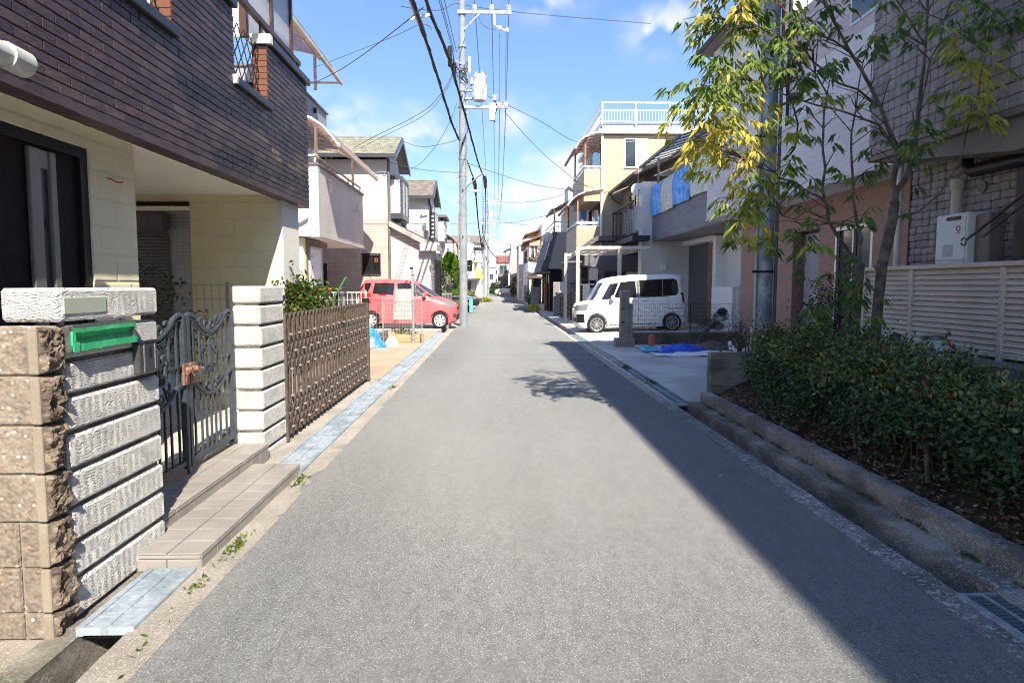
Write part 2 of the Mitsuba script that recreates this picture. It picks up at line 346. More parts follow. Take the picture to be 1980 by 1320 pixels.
# right: kerb strip, ditch, ledge, planter kerb, bed
struct('kerb', rough(2.11, 2.262, -6, 9, -.44, .003, .06, .007, 11, 8), 'mat_strip', 30, label='rough speckled concrete strip along the right road edge')
struct('kerb', box(2.11, 2.25, 9, 120, -.44, .004), 'mat_concrete')
struct('gutter', cat(box(2.25, 2.52, -6, 9, -.46, -.42), rough(2.425, 2.60, -6, 8.5, -.44, .03, .05, .012, 13, 12)), 'mat_mossy', 30, label='mossy concrete drain open along the planted bed')
struct('planter_kerb', rough(2.575, 2.70, -6, 8.42, -.44, .165, .05, .008, 10, 15), 'mat_mossy', 30)
def _bed(u, v):
    z = np.interp(u, [2.69, 2.85, 3.6, 4.1, 4.6], [.13, .17, .50, .79, .86])
    return st(u, v, z + .05 * (meshkit.fbm(st(u * 5, v * 5, 0 * u), 4, 3) - .5) * (u < 4.3))
struct('garden_bed', grid(_bed, np.linspace(2.695, 4.6, 30), np.linspace(-6, 8.42, 160)), 'mat_soil', True)
struct('gravel_ledge', box(4.05, 9, -6, 8.1, -.4, .845), 'mat_gravel')
struct('pavement', cat(box(2.50, 90, 8.5, 46, -.44, .012), box(2.52, 90, 46, 170, -.44, .006)), 'mat_slab')
struct('road', box(-80, 80, 172, 180, -.44, .01), 'mat_asphalt', label='cross street at the far end')

# drain gratings
def grating(x0, x1, y0, y1, label, side, z=.012, n=None):
    t = Thing('drain_grating', label, 'drain grating', f'metal drain covers along the {side} gutter')
    n = n or max(6, int((y1 - y0) / .034))
    t.p('frame', cat(box(x0, x0 + .03, y0, y1, z - .035, z + .006), box(x1 - .03, x1, y0, y1, z - .035, z + .006), box(x0 + .03, x1 - .03, y0, y0 + .012, z - .03, z + .004),
                     box(x0 + .03, x1 - .03, y1 - .012, y1, z - .03, z + .004), box((x0 + x1) / 2 - .008, (x0 + x1) / 2 + .008, y0 + .012, y1 - .012, z - .03, z + .004)), 'mat_galv')
    w = (y1 - y0 - .03) / n
    t.p('slats', cat([cat(box(x0 + .031, (x0 + x1) / 2 - .009, y0 + .015 + i * w, y0 + .015 + (i + .62) * w, z - .02, z), box((x0 + x1) / 2 + .009, x1 - .031, y0 + .015 + i * w, y0 + .015 + (i + .62) * w, z - .02, z)) for i in range(n)]), 'mat_galv_teal' if side == 'right' else 'mat_galv', kind='stuff')
    t.p('web', box(x0 + .03, x1 - .03, y0 + .02, y1 - .02, z - .05, z - .03), 'mat_black')
grating(-1.825, -1.575, 2.90, 3.53, 'silvery slotted drain cover beside the near stone pillar', 'left')
grating(-1.86, -1.60, 2.0, 2.54, 'drain cover at the bottom edge of the view below the tan block wall', 'left', z=-.03)
_gl = ['just past the tiled steps', 'in front of the near end of the accordion gate', 'in front of the middle of the accordion gate', 'in front of the far half of the accordion gate', 'at the far end of the accordion gate']
for i in range(5): grating(-1.83, -1.55, 5.36 + i * 1.0, 6.35 + i * 1.0, 'pale blue grey drain cover ' + _gl[i], 'left')
for i in range(11): grating(-1.84, -1.54, 10.4 + i * 1.0, 11.39 + i * 1.0, f'{["first", "second", "third", "fourth", "fifth", "sixth", "seventh", "eighth", "ninth", "tenth", "eleventh"][i]} bluish drain cover past the accordion gate beside the tan pebbles', 'left', n=14)
grating(2.225, 2.47, 2.15, 3.14, 'grey drain cover at the near end of the open mossy ditch', 'right')
for i in range(12): grating(2.235, 2.50, 8.46 + i * 1.0, 9.45 + i * 1.0, f'{["first", "second", "third", "fourth", "fifth", "sixth", "seventh", "eighth", "ninth", "tenth", "eleventh", "twelfth"][i]} steel drain cover past the open ditch on the right gutter', 'right', n=16)

# ================================================================== left: block wall, stone pillars
bw = Thing('block_wall', 'tan split faced concrete block wall at the near left corner', 'wall')
def splitface(z0, z1, sd):
    """rough stone face towards the road"""
    ys, zs = np.linspace(2.888, 3.025, 34), np.linspace(z0, z1, 40)
    def fn(u, v):
        e = np.minimum(np.minimum(u - ys[0], ys[-1] - u) / .012, np.minimum(v - z0, z1 - v) / .012).clip(0, 1)
        b = meshkit.fbm(st(u * 16, v * 16, 0 * u + sd), 5, 3); c = np.abs(meshkit.fbm(st(u * 30, v * 30, 0 * u + sd), 4, 8) - .5)
        return st(-1.917 + e * (.012 + .085 * np.clip(b - .2, 0, 1) - .07 * c), u, v)
    g = grid(fn, ys, zs)
    return g
_b0 = [-.031, .089, .289, .489, .698, .908, 1.12, 1.328]
for i in range(7):
    z0, z1 = _b0[i] + .004, _b0[i + 1] - .004
    top = z1
    bw.p('block_face', splitface(z0, top, i * 3.1), 'mat_split_face', 40)
    off = 0 if i % 2 else .2
    xs = [-1.912, -2.14 - (.2 - off), -2.53 - (.2 - off), -2.92 - (.2 - off), -3.31 - (.2 - off), -3.7 - (.2 - off), -4.1 - (.2 - off)]
    if i < 3: xs[1] = -2.03
    for j in range(6):
        a, b_ = xs[j + 1] + .005, xs[j] - (.005 if j else 0)
        m = cbox(a, b_, 2.885, 3.02, z0, top, .007)
        bw.p('block', m, 'mat_tan_block')
        if j == 0: bw.p('corner_band', cbox(b_ - .036, b_ + .004, 2.880, 2.897, z0 + .002, top - .002, .004), 'mat_tan_plain')
bw.p('mortar', box(-5, -1.925, 2.90, 3.01, -.03, 1.31), 'mat_tan_plain')
struct('kerb', rough(-5, -1.90, 2.62, 3.0, -.5, -.033, .09, .006, 9, 21), 'mat_concrete', 30, label='concrete footing under the tan block wall')

def stone_pillar(label, x0, x1, y0, y1, zs, cap=None):
    t = Thing('stone_pillar', label, 'gate pillar', 'white textured stone gate pillars')
    for i, (a, b_) in enumerate(zip(zs[:-1], zs[1:])):
        t.p('stone_block', cbox(x0, x1, y0, y1, a + .016, b_ - .006, .013), 'mat_white_stone')
    t.p('core', box(x0 + .022, x1 - .022, y0 + .022, y1 - .022, zs[0], zs[-1] - .03), 'mat_joint_dark')
    if cap: t.p('cap_stone', cbox(*cap, .014), 'mat_white_stone')
    return t
_z1 = [-.02, .168, .331, .494, .662, .834, 1.002, 1.159, 1.312]
stone_pillar('near white textured stone gate pillar with an overhanging cap and taped letter slot', -2.12, -1.895, 3.035, 3.875, _z1, (-2.14, -1.88, 3.005, 3.86, 1.34, 1.486))
_z2 = [-.02, .088, .253, .431, .607, .783, .972, 1.154, 1.332, 1.496]
stone_pillar('far white textured stone gate pillar between the iron gate and the accordion gate', -2.20, -1.965, 5.77, 6.40, _z2)
# plate, letter slot, intercom
one('name_plate', 'small blank grey green plate on the cap of the near stone pillar', 'plate', cbox(-1.882, -1.874, 3.02, 3.345, 1.372, 1.446, .003), 'mat_plate' if mat('plate', (.42, .47, .40), .35) else None)
lb = Thing('letterbox', 'steel letter slot edged with green masking tape in the near stone pillar', 'letterbox')
Y0, Y1 = 3.03, 3.58
lb.p('frame', cat(box(-1.90, -1.865, Y0, Y0 + .022, 1.205, 1.318), box(-1.90, -1.865, Y1 - .012, Y1, 1.205, 1.318), box(-1.90, -1.860, Y0 + .022, Y1 - .012, 1.303, 1.322), box(-1.90, -1.862, Y0 + .022, Y1 - .012, 1.205, 1.215)), 'mat_steel')
lb.p('flap', prism([(-1.90, 1.215), (-1.868, 1.215), (-1.888, 1.262), (-1.870, 1.303), (-1.90, 1.303)], Y1 - Y0 - .034, 'xz', Y0 + .022), 'mat_tape_green')
rnd = np.random.default_rng(4)
def tape(y0, y1, z0, z1, x=-1.855, n=26):
    ys, zs = np.linspace(y0, y1, n), np.linspace(z0, z1, 7)
    front = grid(lambda u, v: st(x + .004 * meshkit.fbm(st(u * 40, v * 40, 0 * u), 3, 4), u, v + .006 * (meshkit.noise(st(u * 25, 0 * v, 0 * u), 6) - .5)), ys, zs)
    return cat(front, box(x - .012, x - .0005, y0 + .004, y1 - .004, z0 + .004, z1 - .004))
lb.p('masking_tape', tape(Y0 + .022, Y1, 1.288, 1.308, -1.861), 'mat_tape_green', True, label='upper strip of green tape')
lb.p('masking_tape', tape(Y0 + .022, Y1 - .004, 1.206, 1.238, -1.857), 'mat_tape_green', True, label='lower strip of green tape')
lb.p('masking_tape', cat(tape(Y0 + .010, Y0 + .034, 1.225, 1.30, -1.858, 7), tape(Y0 + .012, Y0 + .05, 1.20, 1.245, -1.853, 6)), 'mat_tape_green', True, label='crumpled end of green tape')
ic = Thing('intercom', 'dark grey door intercom box on the near stone pillar', 'intercom')
ic.p('case', cbox(-1.897, -1.858, 3.60, 3.785, 1.03, 1.195, .006), 'mat_gunmetal' if mat('gunmetal', (.10, .105, .115), .3, metal=.5) else None)
ic.p('lens', box(-1.859, -1.8565, 3.70, 3.73, 1.11, 1.17), 'mat_black'); ic.p('trim', cat(box(-1.859, -1.855, 3.64, 3.65, 1.04, 1.19), box(-1.859, -1.855, 3.755, 3.762, 1.05, 1.185)), 'mat_silver')
ic.p('hood', cbox(-1.897, -1.853, 3.595, 3.79, 1.193, 1.203, .003), 'mat_black')

# ================================================================== tiled steps
def tiled_step(label, x0, x1, y0, y1, z0, z1, nx, ny, riser):
    t = Thing('tiled_step', label, 'step', 'tiled steps to the iron gate')
    t.p('core', box(x0, x1 - .008, y0 + .008, y1 - .004, z0, z1 - .008), 'mat_grout')
    wx, wy = (x1 - x0) / nx, (y1 - y0) / ny
    for i in range(nx):
        for j in range(ny):
            t.p('tile', cbox(x0 + i * wx + .003, x0 + (i + 1) * wx - (.003 if i < nx - 1 else 0), y0 + j * wy + .003, y0 + (j + 1) * wy - .003, z1 - .010, z1 + R.uniform(-.0008, .0008), .0035), 'mat_floor_tile')
    for j in range(ny): t.p('edge_tile', cbox(x1 - .009, x1 + .001, y0 + j * wy + .003, y0 + (j + 1) * wy - .003, z1 - .030, z1 - .0115, .003), 'mat_floor_tile')
    nr = max(2, int(ny * .93))
    for j in range(nr): t.p('riser_tile', cbox(x1 - .010, x1 - .001, y0 + (y1 - y0) * j / nr + .003, y0 + (y1 - y0) * (j + 1) / nr - .003, z0 + .004, z1 - .034, .003), 'mat_floor_tile')
    for i in range(nx): t.p('end_tile', cbox(x0 + i * wx + .003, x0 + (i + 1) * wx - .003, y0 - .001, y0 + .008, z0 + .004, z1 - .034, .003), 'mat_floor_tile')
    t.p('end_edge', cbox(x0 + .003, x1 - .01, y0, y0 + .009, z1 - .030, z1 - .0115, .003), 'mat_floor_tile')
tiled_step('lower tiled step of beige tiles projecting over the gutter below the gate', -1.93, -1.56, 3.56, 5.40, -.02, .082, 2, 10, 1)
tiled_step('upper tiled step of beige tiles under the iron gate', -2.48, -1.925, 3.88, 5.765, .0, .162, 3, 10, 1)
struct('pavement', box(-2.95, -2.48, 3.1, 8.2, .0, .145), 'mat_slab', label='raised concrete floor behind the iron gate')

# ================================================================== iron gate
gt = Thing('iron_gate', 'dark blue grey wrought iron double gate with scrolls between the stone pillars', 'gate')
GX = -2.20; ey, ez = (0, 1, 0), (0, 0, 1)
def leaf(h, m, name):
    """h hinge y, m meeting y"""
    s = 1 if m > h else -1; L = abs(m - h); y = lambda t: h + s * L * t
    zb, zt = .225, 1.31
    fr = gt.p('gate_leaf', cat(box(GX - .02, GX + .02, min(y(0), y(.05)), max(y(0), y(.05)), zb - .03, zt - .02), box(GX - .02, GX + .02, min(y(.955), y(1)), max(y(.955), y(1)), zb - .03, zt - .02),
        box(GX - .018, GX + .018, min(y(.05), y(.955)), max(y(.05), y(.955)), zb, zb + .035)), 'mat_iron', label=name)
    arc = lambda z0, dep, a=.05, b=.955, n=15: [(GX, y(a + (b - a) * t), z0 - dep * math.sin(math.pi * min(1, max(0, (t - .12) / .76))) ** .8 if .12 < t < .88 else z0) for t in np.linspace(0, 1, n)]
    fr.p('top_rail', cat(tube(arc(1.290, .145), .018, 6), tube(arc(1.255, .145), .010, 6)), 'mat_iron', 40)
    fr.p('lower_rail', cat(tube(arc(.80, .13), .018, 6)), 'mat_iron', 40)
    for t in (.19, .33, .43, .53, .63, .73, .86):
        dz = .15 * math.sin(math.pi * min(1, max(0, (t - .05) / .9 - .12) / .76)) ** .8
        z1 = 1.25 - dz
        if .35 < t < .72:
            fr.p('bar', bar((GX, y(t), zb + .03), (GX, y(t), .80 - .9 * dz), .014), 'mat_iron')
            if t == .53: fr.p('bar', bar((GX, y(t), .68), (GX, y(t), 1.03), .017), 'mat_iron'); fr.p('spear', lathe([(0, 1.13), (.012, 1.09), (.022, 1.05), (.012, 1.03), (.016, 1.02), (0, 1.01)], 6, at=(GX, y(t), 0)), 'mat_iron', 30)
        else: fr.p('bar', bar((GX, y(t), zb + .03), (GX, y(t), z1), .014), 'mat_iron')
    for t0, t1, zz in ((.05, .36, .93), (.7, .955, .93), (.05, .16, .78), (.85, .955, .78)): fr.p('cross_bar', bar((GX, y(t0), zz), (GX, y(t1), zz), .014), 'mat_iron')
    for q in (-1, 1):
        sy = (0, q, 0)
        fr.p('scroll', tube(spiral((GX, y(.53) + q * .055, 1.195), .05, .014, 270, -1.3, sy, ez, 16), np.linspace(.013, .009, 16), 6), 'mat_iron', 40)
        fr.p('scroll', tube(np.vstack([spiral((GX, y(.53) + q * .14, 1.235), .012, .04, 0, .8, (0, -q, 0), ez, 10), [(GX, y(.53) + q * .21, 1.23), (GX, y(.53) + q * .26, 1.275)]]), .011, 6), 'mat_iron', 40)
        fr.p('scroll', tube(spiral((GX, y(.53) + q * .06, .86), .055, .016, 200, -1.2, sy, ez, 16), np.linspace(.012, .008, 16), 6), 'mat_iron', 40)
        fr.p('scroll', tube(np.vstack([[(GX, y(.53) + q * .11, .88)], spiral((GX, y(.53) + q * .095, 1.0), .05, .012, -60, .95, sy, ez, 12)]), .010, 6), 'mat_iron', 40)
        fr.p('scroll', tube(spiral((GX, y(.53) + q * .055, .735), .05, .014, 270, -1.3, sy, ez, 16), np.linspace(.012, .008, 16), 6), 'mat_iron', 40)
        fr.p('scroll', tube(np.vstack([spiral((GX, y(.53) + q * .14, .77), .012, .038, 0, .8, (0, -q, 0), ez, 10), [(GX, y(.53) + q * .21, .76), (GX, y(.53) + q * .25, .79)]]), .010, 6), 'mat_iron', 40)
    fr.p('curved_bar', tube([(GX, y(.36), .70), (GX, y(.4), .69), (GX, y(.66), .69), (GX, y(.7), .73)], .010, 6), 'mat_iron', 40)
    fr.p('lock_plate', cat(cbox(GX + .018, GX + .034, min(y(.9), y(1.0)), max(y(.9), y(1.0)), .80, .95, .003)), 'mat_copper')
    fr.p('latch', cat(cyl((GX + .03, y(.955), .905), (GX + .075, y(.955), .905), .022, n=10), cyl((GX + .06, y(.955), .905), (GX + .07, y(.86), .895), .014, n=8), cbox(GX + .03, GX + .04, min(y(.93), y(.975)), max(y(.93), y(.975)), .82, .86, .003)), 'mat_copper', 40)
    for z in (.40, 1.12): fr.p('hinge', cat(cyl((GX, y(-.03), z - .03), (GX, y(-.03), z + .03), .016, n=8), box(GX - .01, GX + .01, min(y(-.03), y(0)), max(y(-.03), y(0)), z - .02, z + .02)), 'mat_copper', 40)
leaf(4.0, 4.865, 'near leaf of the iron gate'); leaf(5.74, 4.885, 'far leaf of the iron gate')
gt.p('drop_bolt', cyl((GX + .02, 4.82, .165), (GX + .02, 4.82, .43), .010, n=8), 'mat_iron')

# ================================================================== accordion gate
ag = Thing('accordion_gate', 'brown folding accordion gate of hooped bars with copper rivets across the left driveway', 'gate')
AX = -1.975; n = 28; ya, yb = 6.44, 10.46; dy = (yb - ya) / n
links, rv = [], []
for i in range(n):
    y0, y1 = ya + i * dy + .012, ya + (i + 1) * dy - .022
    if i % 2 == 0 or True:
        hoop = [(AX, y0, .07), (AX, y0, 1.175)] + [(AX, (y0 + y1) / 2 - (y1 - y0) / 2 * math.cos(a), 1.175 + (y1 - y0) * .5 * math.sin(a)) for a in np.linspace(.4, math.pi - .4, 5)] + [(AX, y1, 1.175), (AX, y1, .07)]
        ag.p('hooped_bar', tube(hoop, .0125, 6), 'mat_bronze', 40)
    for z0, z1 in ((.70, 1.03), (.14, .44)):
        zm = (z0 + z1) / 2
        for a, b_ in (((y0, z0), (y1 + .03, zm)), ((y0, zm), (y1 + .03, z0)), ((y0, zm), (y1 + .03, z1)), ((y0, z1), (y1 + .03, zm))):
            links.append(bar((AX + .008, a[0], a[1]), (AX + .008, b_[0], b_[1]), .016))
        for z in (z0, zm, z1):
            for yy in ((y0,) if (i + (z == zm)) % 2 else (y1,)): rv.append(cbox(AX + .010, AX + .032, yy - .009, yy + .009, z - .009, z + .009, .004))
    ag.p('foot', box(AX - .012, AX + .012, y0 - .01, y0 + .014, .028, .07), 'mat_blackrub')
ag.p('scissor_links', cat(links), 'mat_bronze', kind='stuff'); ag.p('rivets', cat(rv), 'mat_rivet', kind='stuff')
ag.p('end_post', cbox(AX - .05, AX + .04, 10.49, 10.57, .03, 1.24, .004), 'mat_bronze'); ag.p('post_cap', cbox(AX - .055, AX + .045, 10.485, 10.575, 1.24, 1.30, .004), 'mat_black')
ag.p('start_post', cbox(AX - .03, AX + .03, 6.38, 6.425, .03, 1.22, .004), 'mat_bronze')

# ================================================================== brown tile house
bh = Thing('brown_tile_house', 'house with an overhanging upper storey of dark brown brick tiles above cream walls', 'house')
FX = -2.40
piers = [(.5, 4.36), (5.33, 6.56), (7.5, 9.03)]
bh.p('upper_wall', cat([box(FX - .16, FX - .014, .5, 9.03, 2.552, 3.385)] + [box(FX - .16, FX - .014, a, b_, 3.385, 4.03) for a, b_ in piers] + [box(-8, FX - .165, 8.86, 9.03, 2.6, 4.03)]), 'mat_brown_joint')
tl, far = [], []
ph, pl = .0612, .2285
for r in range(24):
    z = 2.556 + r * ph
    for c in range(-2, 40):
        y = .5 + (c + .5 * (r % 2)) * pl; y2 = y + pl - .0045
        segs = [(.5, 9.03)] if z < 3.36 else piers
        for a, b_ in segs:
            u, v = max(y, a + .002), min(y2, b_ - .002)
            if v - u > .03: tl.append((u, v, z))
tl.sort(key=lambda t: abs((t[0] + t[1]) / 2 - 3.9) if t[0] > 3.2 else 50 - t[0])
stuff = {0: [], 1: [], 2: [], 3: []}
for i, (u, v, z) in enumerate(tl):
    k = R.choices((0, 1, 2, 3), (5, 4, 3, 6 if (u > 6.9 and 2.6 < z < 3.25) else .1))[0]
    d = .014 + R.uniform(-.0012, .002)
    m = cbox(FX - .014, FX - .014 + d, u, v, z, z + ph - .006, .004)
    if i < 300: bh.p('brick_tile', m, f'mat_brown_tile_{k}')
    else: stuff[k].append(m)
for k in stuff: bh.p('brick_tiles', cat(stuff[k]), f'mat_brown_tile_{k}', kind='stuff')
bh.p('overhang_lip', rough(FX - .15, FX - .004, .5, 9.03, 2.49, 2.552, .08, .004, 12, 3), 'mat_brown_tile_0', 30)
for a, b_ in piers: bh.p('coping', cbox(FX - .19, FX + .045, a - .01, b_ + .01, 4.03, 4.115, .008), 'mat_navy_cap')
for a, b_ in ((4.36, 5.33), (6.56, 7.5)):
    bh.p('opening_sill', cbox(FX - .19, FX + .045, a - .03, b_ + .03, 3.345, 3.42, .008), 'mat_navy_cap')
    bh.p('sill_end', cat(cbox(FX - .02, FX + .048, a - .055, a - .031, 3.345, 3.43, .004)), 'mat_offwhite')
    lat = []
    for k in range(-6, 12):
        for s in (1, -1):
            p0 = np.array([FX - .09, a + k * .17, 3.42]); p1 = p0 + np.array([0, s * .5, .6])
            # clip to opening
            q = []
            for t in np.linspace(0, 1, 41):
                w = p0 + (p1 - p0) * t
                if a < w[1] < b_: q.append(w)
            if len(q) > 3: lat.append(tube([q[0], q[-1]], .0055, 4))
    bh.p('lattice_screen', cat(lat), 'mat_black', kind='stuff')
    bh.p('corner_cap', cbox(FX - .17, FX + .05, b_ - .035, b_ + .045, 4.03, 4.125, .004), 'mat_offwhite')
    bh.p('jamb_tiles', cat([box(FX - .15, FX - .005, b_ - .012, b_ - .001, 3.43 + i * ph, 3.43 + (i + 1) * ph - .006) for i in range(9)]), 'mat_redbrick' if mat('redbrick', (.16, .07, .045), .8) else None, kind='stuff')
hr = [bar((FX - .06, .5, 4.26), (FX - .06, 8.9, 4.26), .055)] + [bar((FX - .06, y, 4.05), (FX - .06, y, 4.26), .03) for y in (4.4, 5.35, 6.55, 7.5, 8.85)]
bh.p('handrail', cat(hr), 'mat_rail_brown' if mat('rail_brown', (.075, .04, .028), .4) else None)
# glazed sunroom on the balcony
sr = bh.p('sunroom_frame', cat([box(-2.62, -2.55, y - .03, y + .03, 4.05, 5.2) for y in (7.35, 8.2, 8.97)] + [box(-3.9, -3.83, y - .03, y + .03, 4.05, 5.2) for y in (8.97,)] + [box(-2.62, -2.55, 7.38, 8.94, 5.1, 5.2), box(-3.83, -2.62, 8.94, 9.0, 5.1, 5.2)]), 'mat_rail_brown')
sr.p('pane', box(-2.59, -2.58, 8.23, 8.94, 4.05, 5.1), 'mat_frost'); sr.p('pane', box(-2.59, -2.58, 7.38, 8.17, 4.05, 5.1), 'mat_frost'); sr.p('pane', box(-3.83, -2.62, 7.34, 7.36, 4.05, 5.1), 'mat_frost')
for k in range(4): sr.p('shelf', box(-2.75, -2.63, 8.25, 8.92, 4.3 + k * .2, 4.33 + k * .2), 'mat_curtain')
bh.p('sunroom_roof', cbox(-4.0, -2.42, 7.2, 9.12, 5.2, 5.26, .01), 'mat_black')
bh.p('back_wall', box(-8, -3.6, .5, 9.0, 4.0, 5.3), 'mat_offwhite')
for y in (6.7, 6.95, 7.2, 7.42): bh.p('laundry_pole', cat(bar((-2.75, y, 3.3), (-2.78, y + .05, 4.4), .03)), 'mat_white_paint')
# ground floor
bh.p('soffit', box(-7, FX - .15, .5, 9.03, 2.556, 2.6), 'mat_cream_soffit')
bh.p('lower_wall', cat(box(-7, -2.70, 4.70, 5.27, 0, 2.556), box(-7, -2.95, .5, 4.70, 0, 2.556), box(-2.95, -2.70, .5, 3.0, 0, 2.556), box(-2.95, -2.70, 3.0, 4.70, 2.40, 2.556)), 'mat_cream_siding')
bh.p('carport_wall', cat(box(-3.58, -2.56, 8.2, 8.86, 0, 2.556), box(-7, -4.9, 8.2, 8.86, 0, 2.556), box(-4.9, -3.58, 8.2, 8.86, 2.44, 2.556)), 'mat_cream_siding')
bh.p('lintel', box(-4.9, -3.58, 8.18, 8.2, 2.42, 2.47), 'mat_black')
bh.p('wall_end', box(-2.56, -2.50, 8.2, 8.86, 0, 2.49), 'mat_offwhite')
bh.p('carport_back', box(-7.2, -7, 5.2, 8.9, 0, 2.556), 'mat_cream_siding')
dr_ = bh.p('front_door', cat(box(-2.76, -2.74, 3.0, 4.62, .2, 2.33)), 'mat_door_dark')
dr_.p('door_frame', cat(box(-2.95, -2.715, 4.62, 4.70, .2, 2.40), box(-2.95, -2.715, 3.0, 4.62, 2.33, 2.40), box(-2.95, -2.725, 3.02, 3.1, .2, 2.33)), 'mat_black')
for y, w in ((4.12, .105), (4.31, .06)): dr_.p('door_bar', cbox(-2.74, -2.712, y, y + w, .5, 2.31, .006), 'mat_door_silver')
dr_.p('door_pane', box(-2.745, -2.735, 4.225, 4.31, .5, 2.2), 'mat_glass_dark'); dr_.p('door_bar', cbox(-2.74, -2.722, 4.225, 4.31, 2.2, 2.31, .004), 'mat_door_silver')
bh.p('cable_stub', tube([(-2.70, 4.90, 2.24), (-2.675, 4.91, 2.237), (-2.66, 4.95, 2.222), (-2.655, 5.0, 2.225), (-2.66, 5.03, 2.235)], .005, 6), 'mat_red' if mat('red', (.45, .05, .03), .5) else None, 40)
dp = Thing('drain_pipe', 'grey plastic rain pipe end below the brown tile overhang', 'pipe')
dp.p('pipe', cyl((-2.30, 1.0, 2.62), (-2.30, 3.44, 2.575), .053, n=16), 'mat_pvc', 40); dp.p('collar', cyl((-2.30, 3.36, 2.576), (-2.30, 3.50, 2.573), .064, n=18), 'mat_pvc', 40)

# plant and floor things inside the carport
def leafy(pts, nrm, L, W, rng, droop=.0, fold=.25):
    """many small pointed leaves: 4 triangles each"""
    n = len(pts); a = nrm / (np.linalg.norm(nrm, axis=1, keepdims=True) + 1e-9)
    b = rng.normal(size=(n, 3)); b -= a * (a * b).sum(1, keepdims=True); b /= np.linalg.norm(b, axis=1, keepdims=True) + 1e-9
    c = np.cross(a, b); L = (L * rng.uniform(.7, 1.25, n))[:, None]; W = (W * rng.uniform(.75, 1.2, n))[:, None]
    mid = pts + a * L * .45; tip = pts + a * L; tip[:, 2] -= droop * L[:, 0]
    l, r = mid + b * W + c * W * fold, mid - b * W + c * W * fold
    v = np.stack([pts, l, tip, r, mid], 1).reshape(-1, 3); o = np.arange(n)[:, None] * 5
    f = np.concatenate([o + q for q in ([[0, 4, 1]], [[1, 4, 2]], [[0, 3, 4]], [[4, 3, 2]])], 1).reshape(-1, 3)
    return TM(v, f, process=False)
def vc(n, cols, rng, per=5, w=None):
    c = np.array(cols)[rng.choice(len(cols), n, p=w)] * rng.uniform(.7, 1.3, (n, 1)); return np.repeat(c, per, 0)
scene['mat_leaf'] = {'type': 'twosided', 'bsdf': {'type': 'principled', 'base_color': {'type': 'mesh_attribute', 'name': 'vertex_color'}, 'roughness': .42, 'specular': .4}}
scene['mat_leaf_thin'] = {'type': 'principledthin', 'base_color': {'type': 'mesh_attribute', 'name': 'vertex_color'}, 'roughness': .5, 'diff_trans': .8, 'eta': 1.4}
mat('bark', mott((.10, .085, .07), (.19, .165, .14), 14, fine=.15), .9, spec=.15)
mat('twig', (.07, .05, .04), .9)
def shrub(name, label, cat_, c, rad, n, L, W, cols, seed, flowers=None, group=None, stems=6, thin=False, kind=None, shell=.55, dirs=None):
    rng = np.random.default_rng(seed); t = Thing(name, label, cat_, group)
    c, rad = np.array(c, float), np.array(rad, float)
    nc = max(12, n // 40); cc = rng.normal(size=(nc, 3)); cc /= np.linalg.norm(cc, axis=1, keepdims=True)
    cc *= rng.uniform(shell, 1, (nc, 1)); cc[:, 2] = np.where(cc[:, 2] < -.75, -.75, cc[:, 2])
    k = rng.integers(0, nc, n); off = rng.normal(size=(n, 3)) * .16
    q = cc[k] + off; pts = c + q * rad; nr = q + rng.normal(size=(n, 3)) * .7 + (0 if dirs is None else np.array(dirs))
    m = leafy(pts, nr, L, W, rng, .25)
    t.p('foliage', m, 'mat_leaf_thin' if thin else 'mat_leaf', False, kind='stuff', color=vc(n, cols, rng))
    if stems: t.p('stems', cat([tube([c + [rng.uniform(-.1, .1), rng.uniform(-.1, .1), -rad[2] - .05], c + cc[i] * rad * .55, c + cc[i] * rad * .95], [.014, .009, .004], 5) for i in range(min(stems, nc))]), 'mat_twig', kind='stuff')
    if flowers:
        fn_, fl, fcol = flowers; i = rng.integers(0, n, fn_)
        t.p('blossoms', leafy(pts[i] + rng.normal(size=(fn_, 3)) * .03, nr[i], fl, fl * .6, rng), 'mat_leaf_thin', False, kind='stuff', color=vc(fn_, fcol, rng))
    return t
G1, G2, G3, GY = (.035, .07, .02), (.06, .11, .03), (.10, .16, .04), (.26, .24, .05)
shrub('potted_shrub', 'dark feathery shrub in the shaded carport behind the near pillar', 'shrub', (-3.45, 7.0, 1.05), (.45, .35, .75), 900, .07, .012, [G1, (.05, .08, .03)], 3)
nd = shrub('nandina_shrub', 'loose green shrub with reddish tips behind the far stone pillar', 'shrub', (-2.50, 8.6, 1.15), (.40, .62, .52), 6500, .085, .020, [G1, G2, G3, (.20, .20, .06)], 5, flowers=(70, .045, [(.42, .07, .03), (.4, .16, .05)]), thin=True, shell=.3)
# neighbour wing seen through the carport opening
mat('beige_mosaic', _brick_c(.105, .055, .005, (.40, .33, .25), (.25, .21, .17), .06, False), .6)
mat('shutter', (.12, .085, .07), .5)
nw = Thing('beige_annex', 'beige mosaic tiled annex with a brown roller shutter behind the carport opening', 'building')
nw.p('wall', box(-9, -4.62, 11.4, 13.6, 0, 3.1), 'mat_beige_mosaic'); sh = nw.p('roller_shutter', cat([cbox(-7.0, -5.32, 11.36, 11.385, .75 + k * .055, .80 + k * .055, .008) for k in range(29)]), 'mat_shutter', kind='stuff')
nw.p('shutter_box', cbox(-7.05, -5.27, 11.2, 11.4, 2.36, 2.68, .06), 'mat_shutter'); nw.p('canopy', box(-9, -4.5, 10.6, 11.4, 2.9, 3.02), 'mat_white_paint')
nw.p('corner_strip', box(-4.63, -4.52, 11.35, 11.42, 0, 3.1), 'mat_tan_plain')
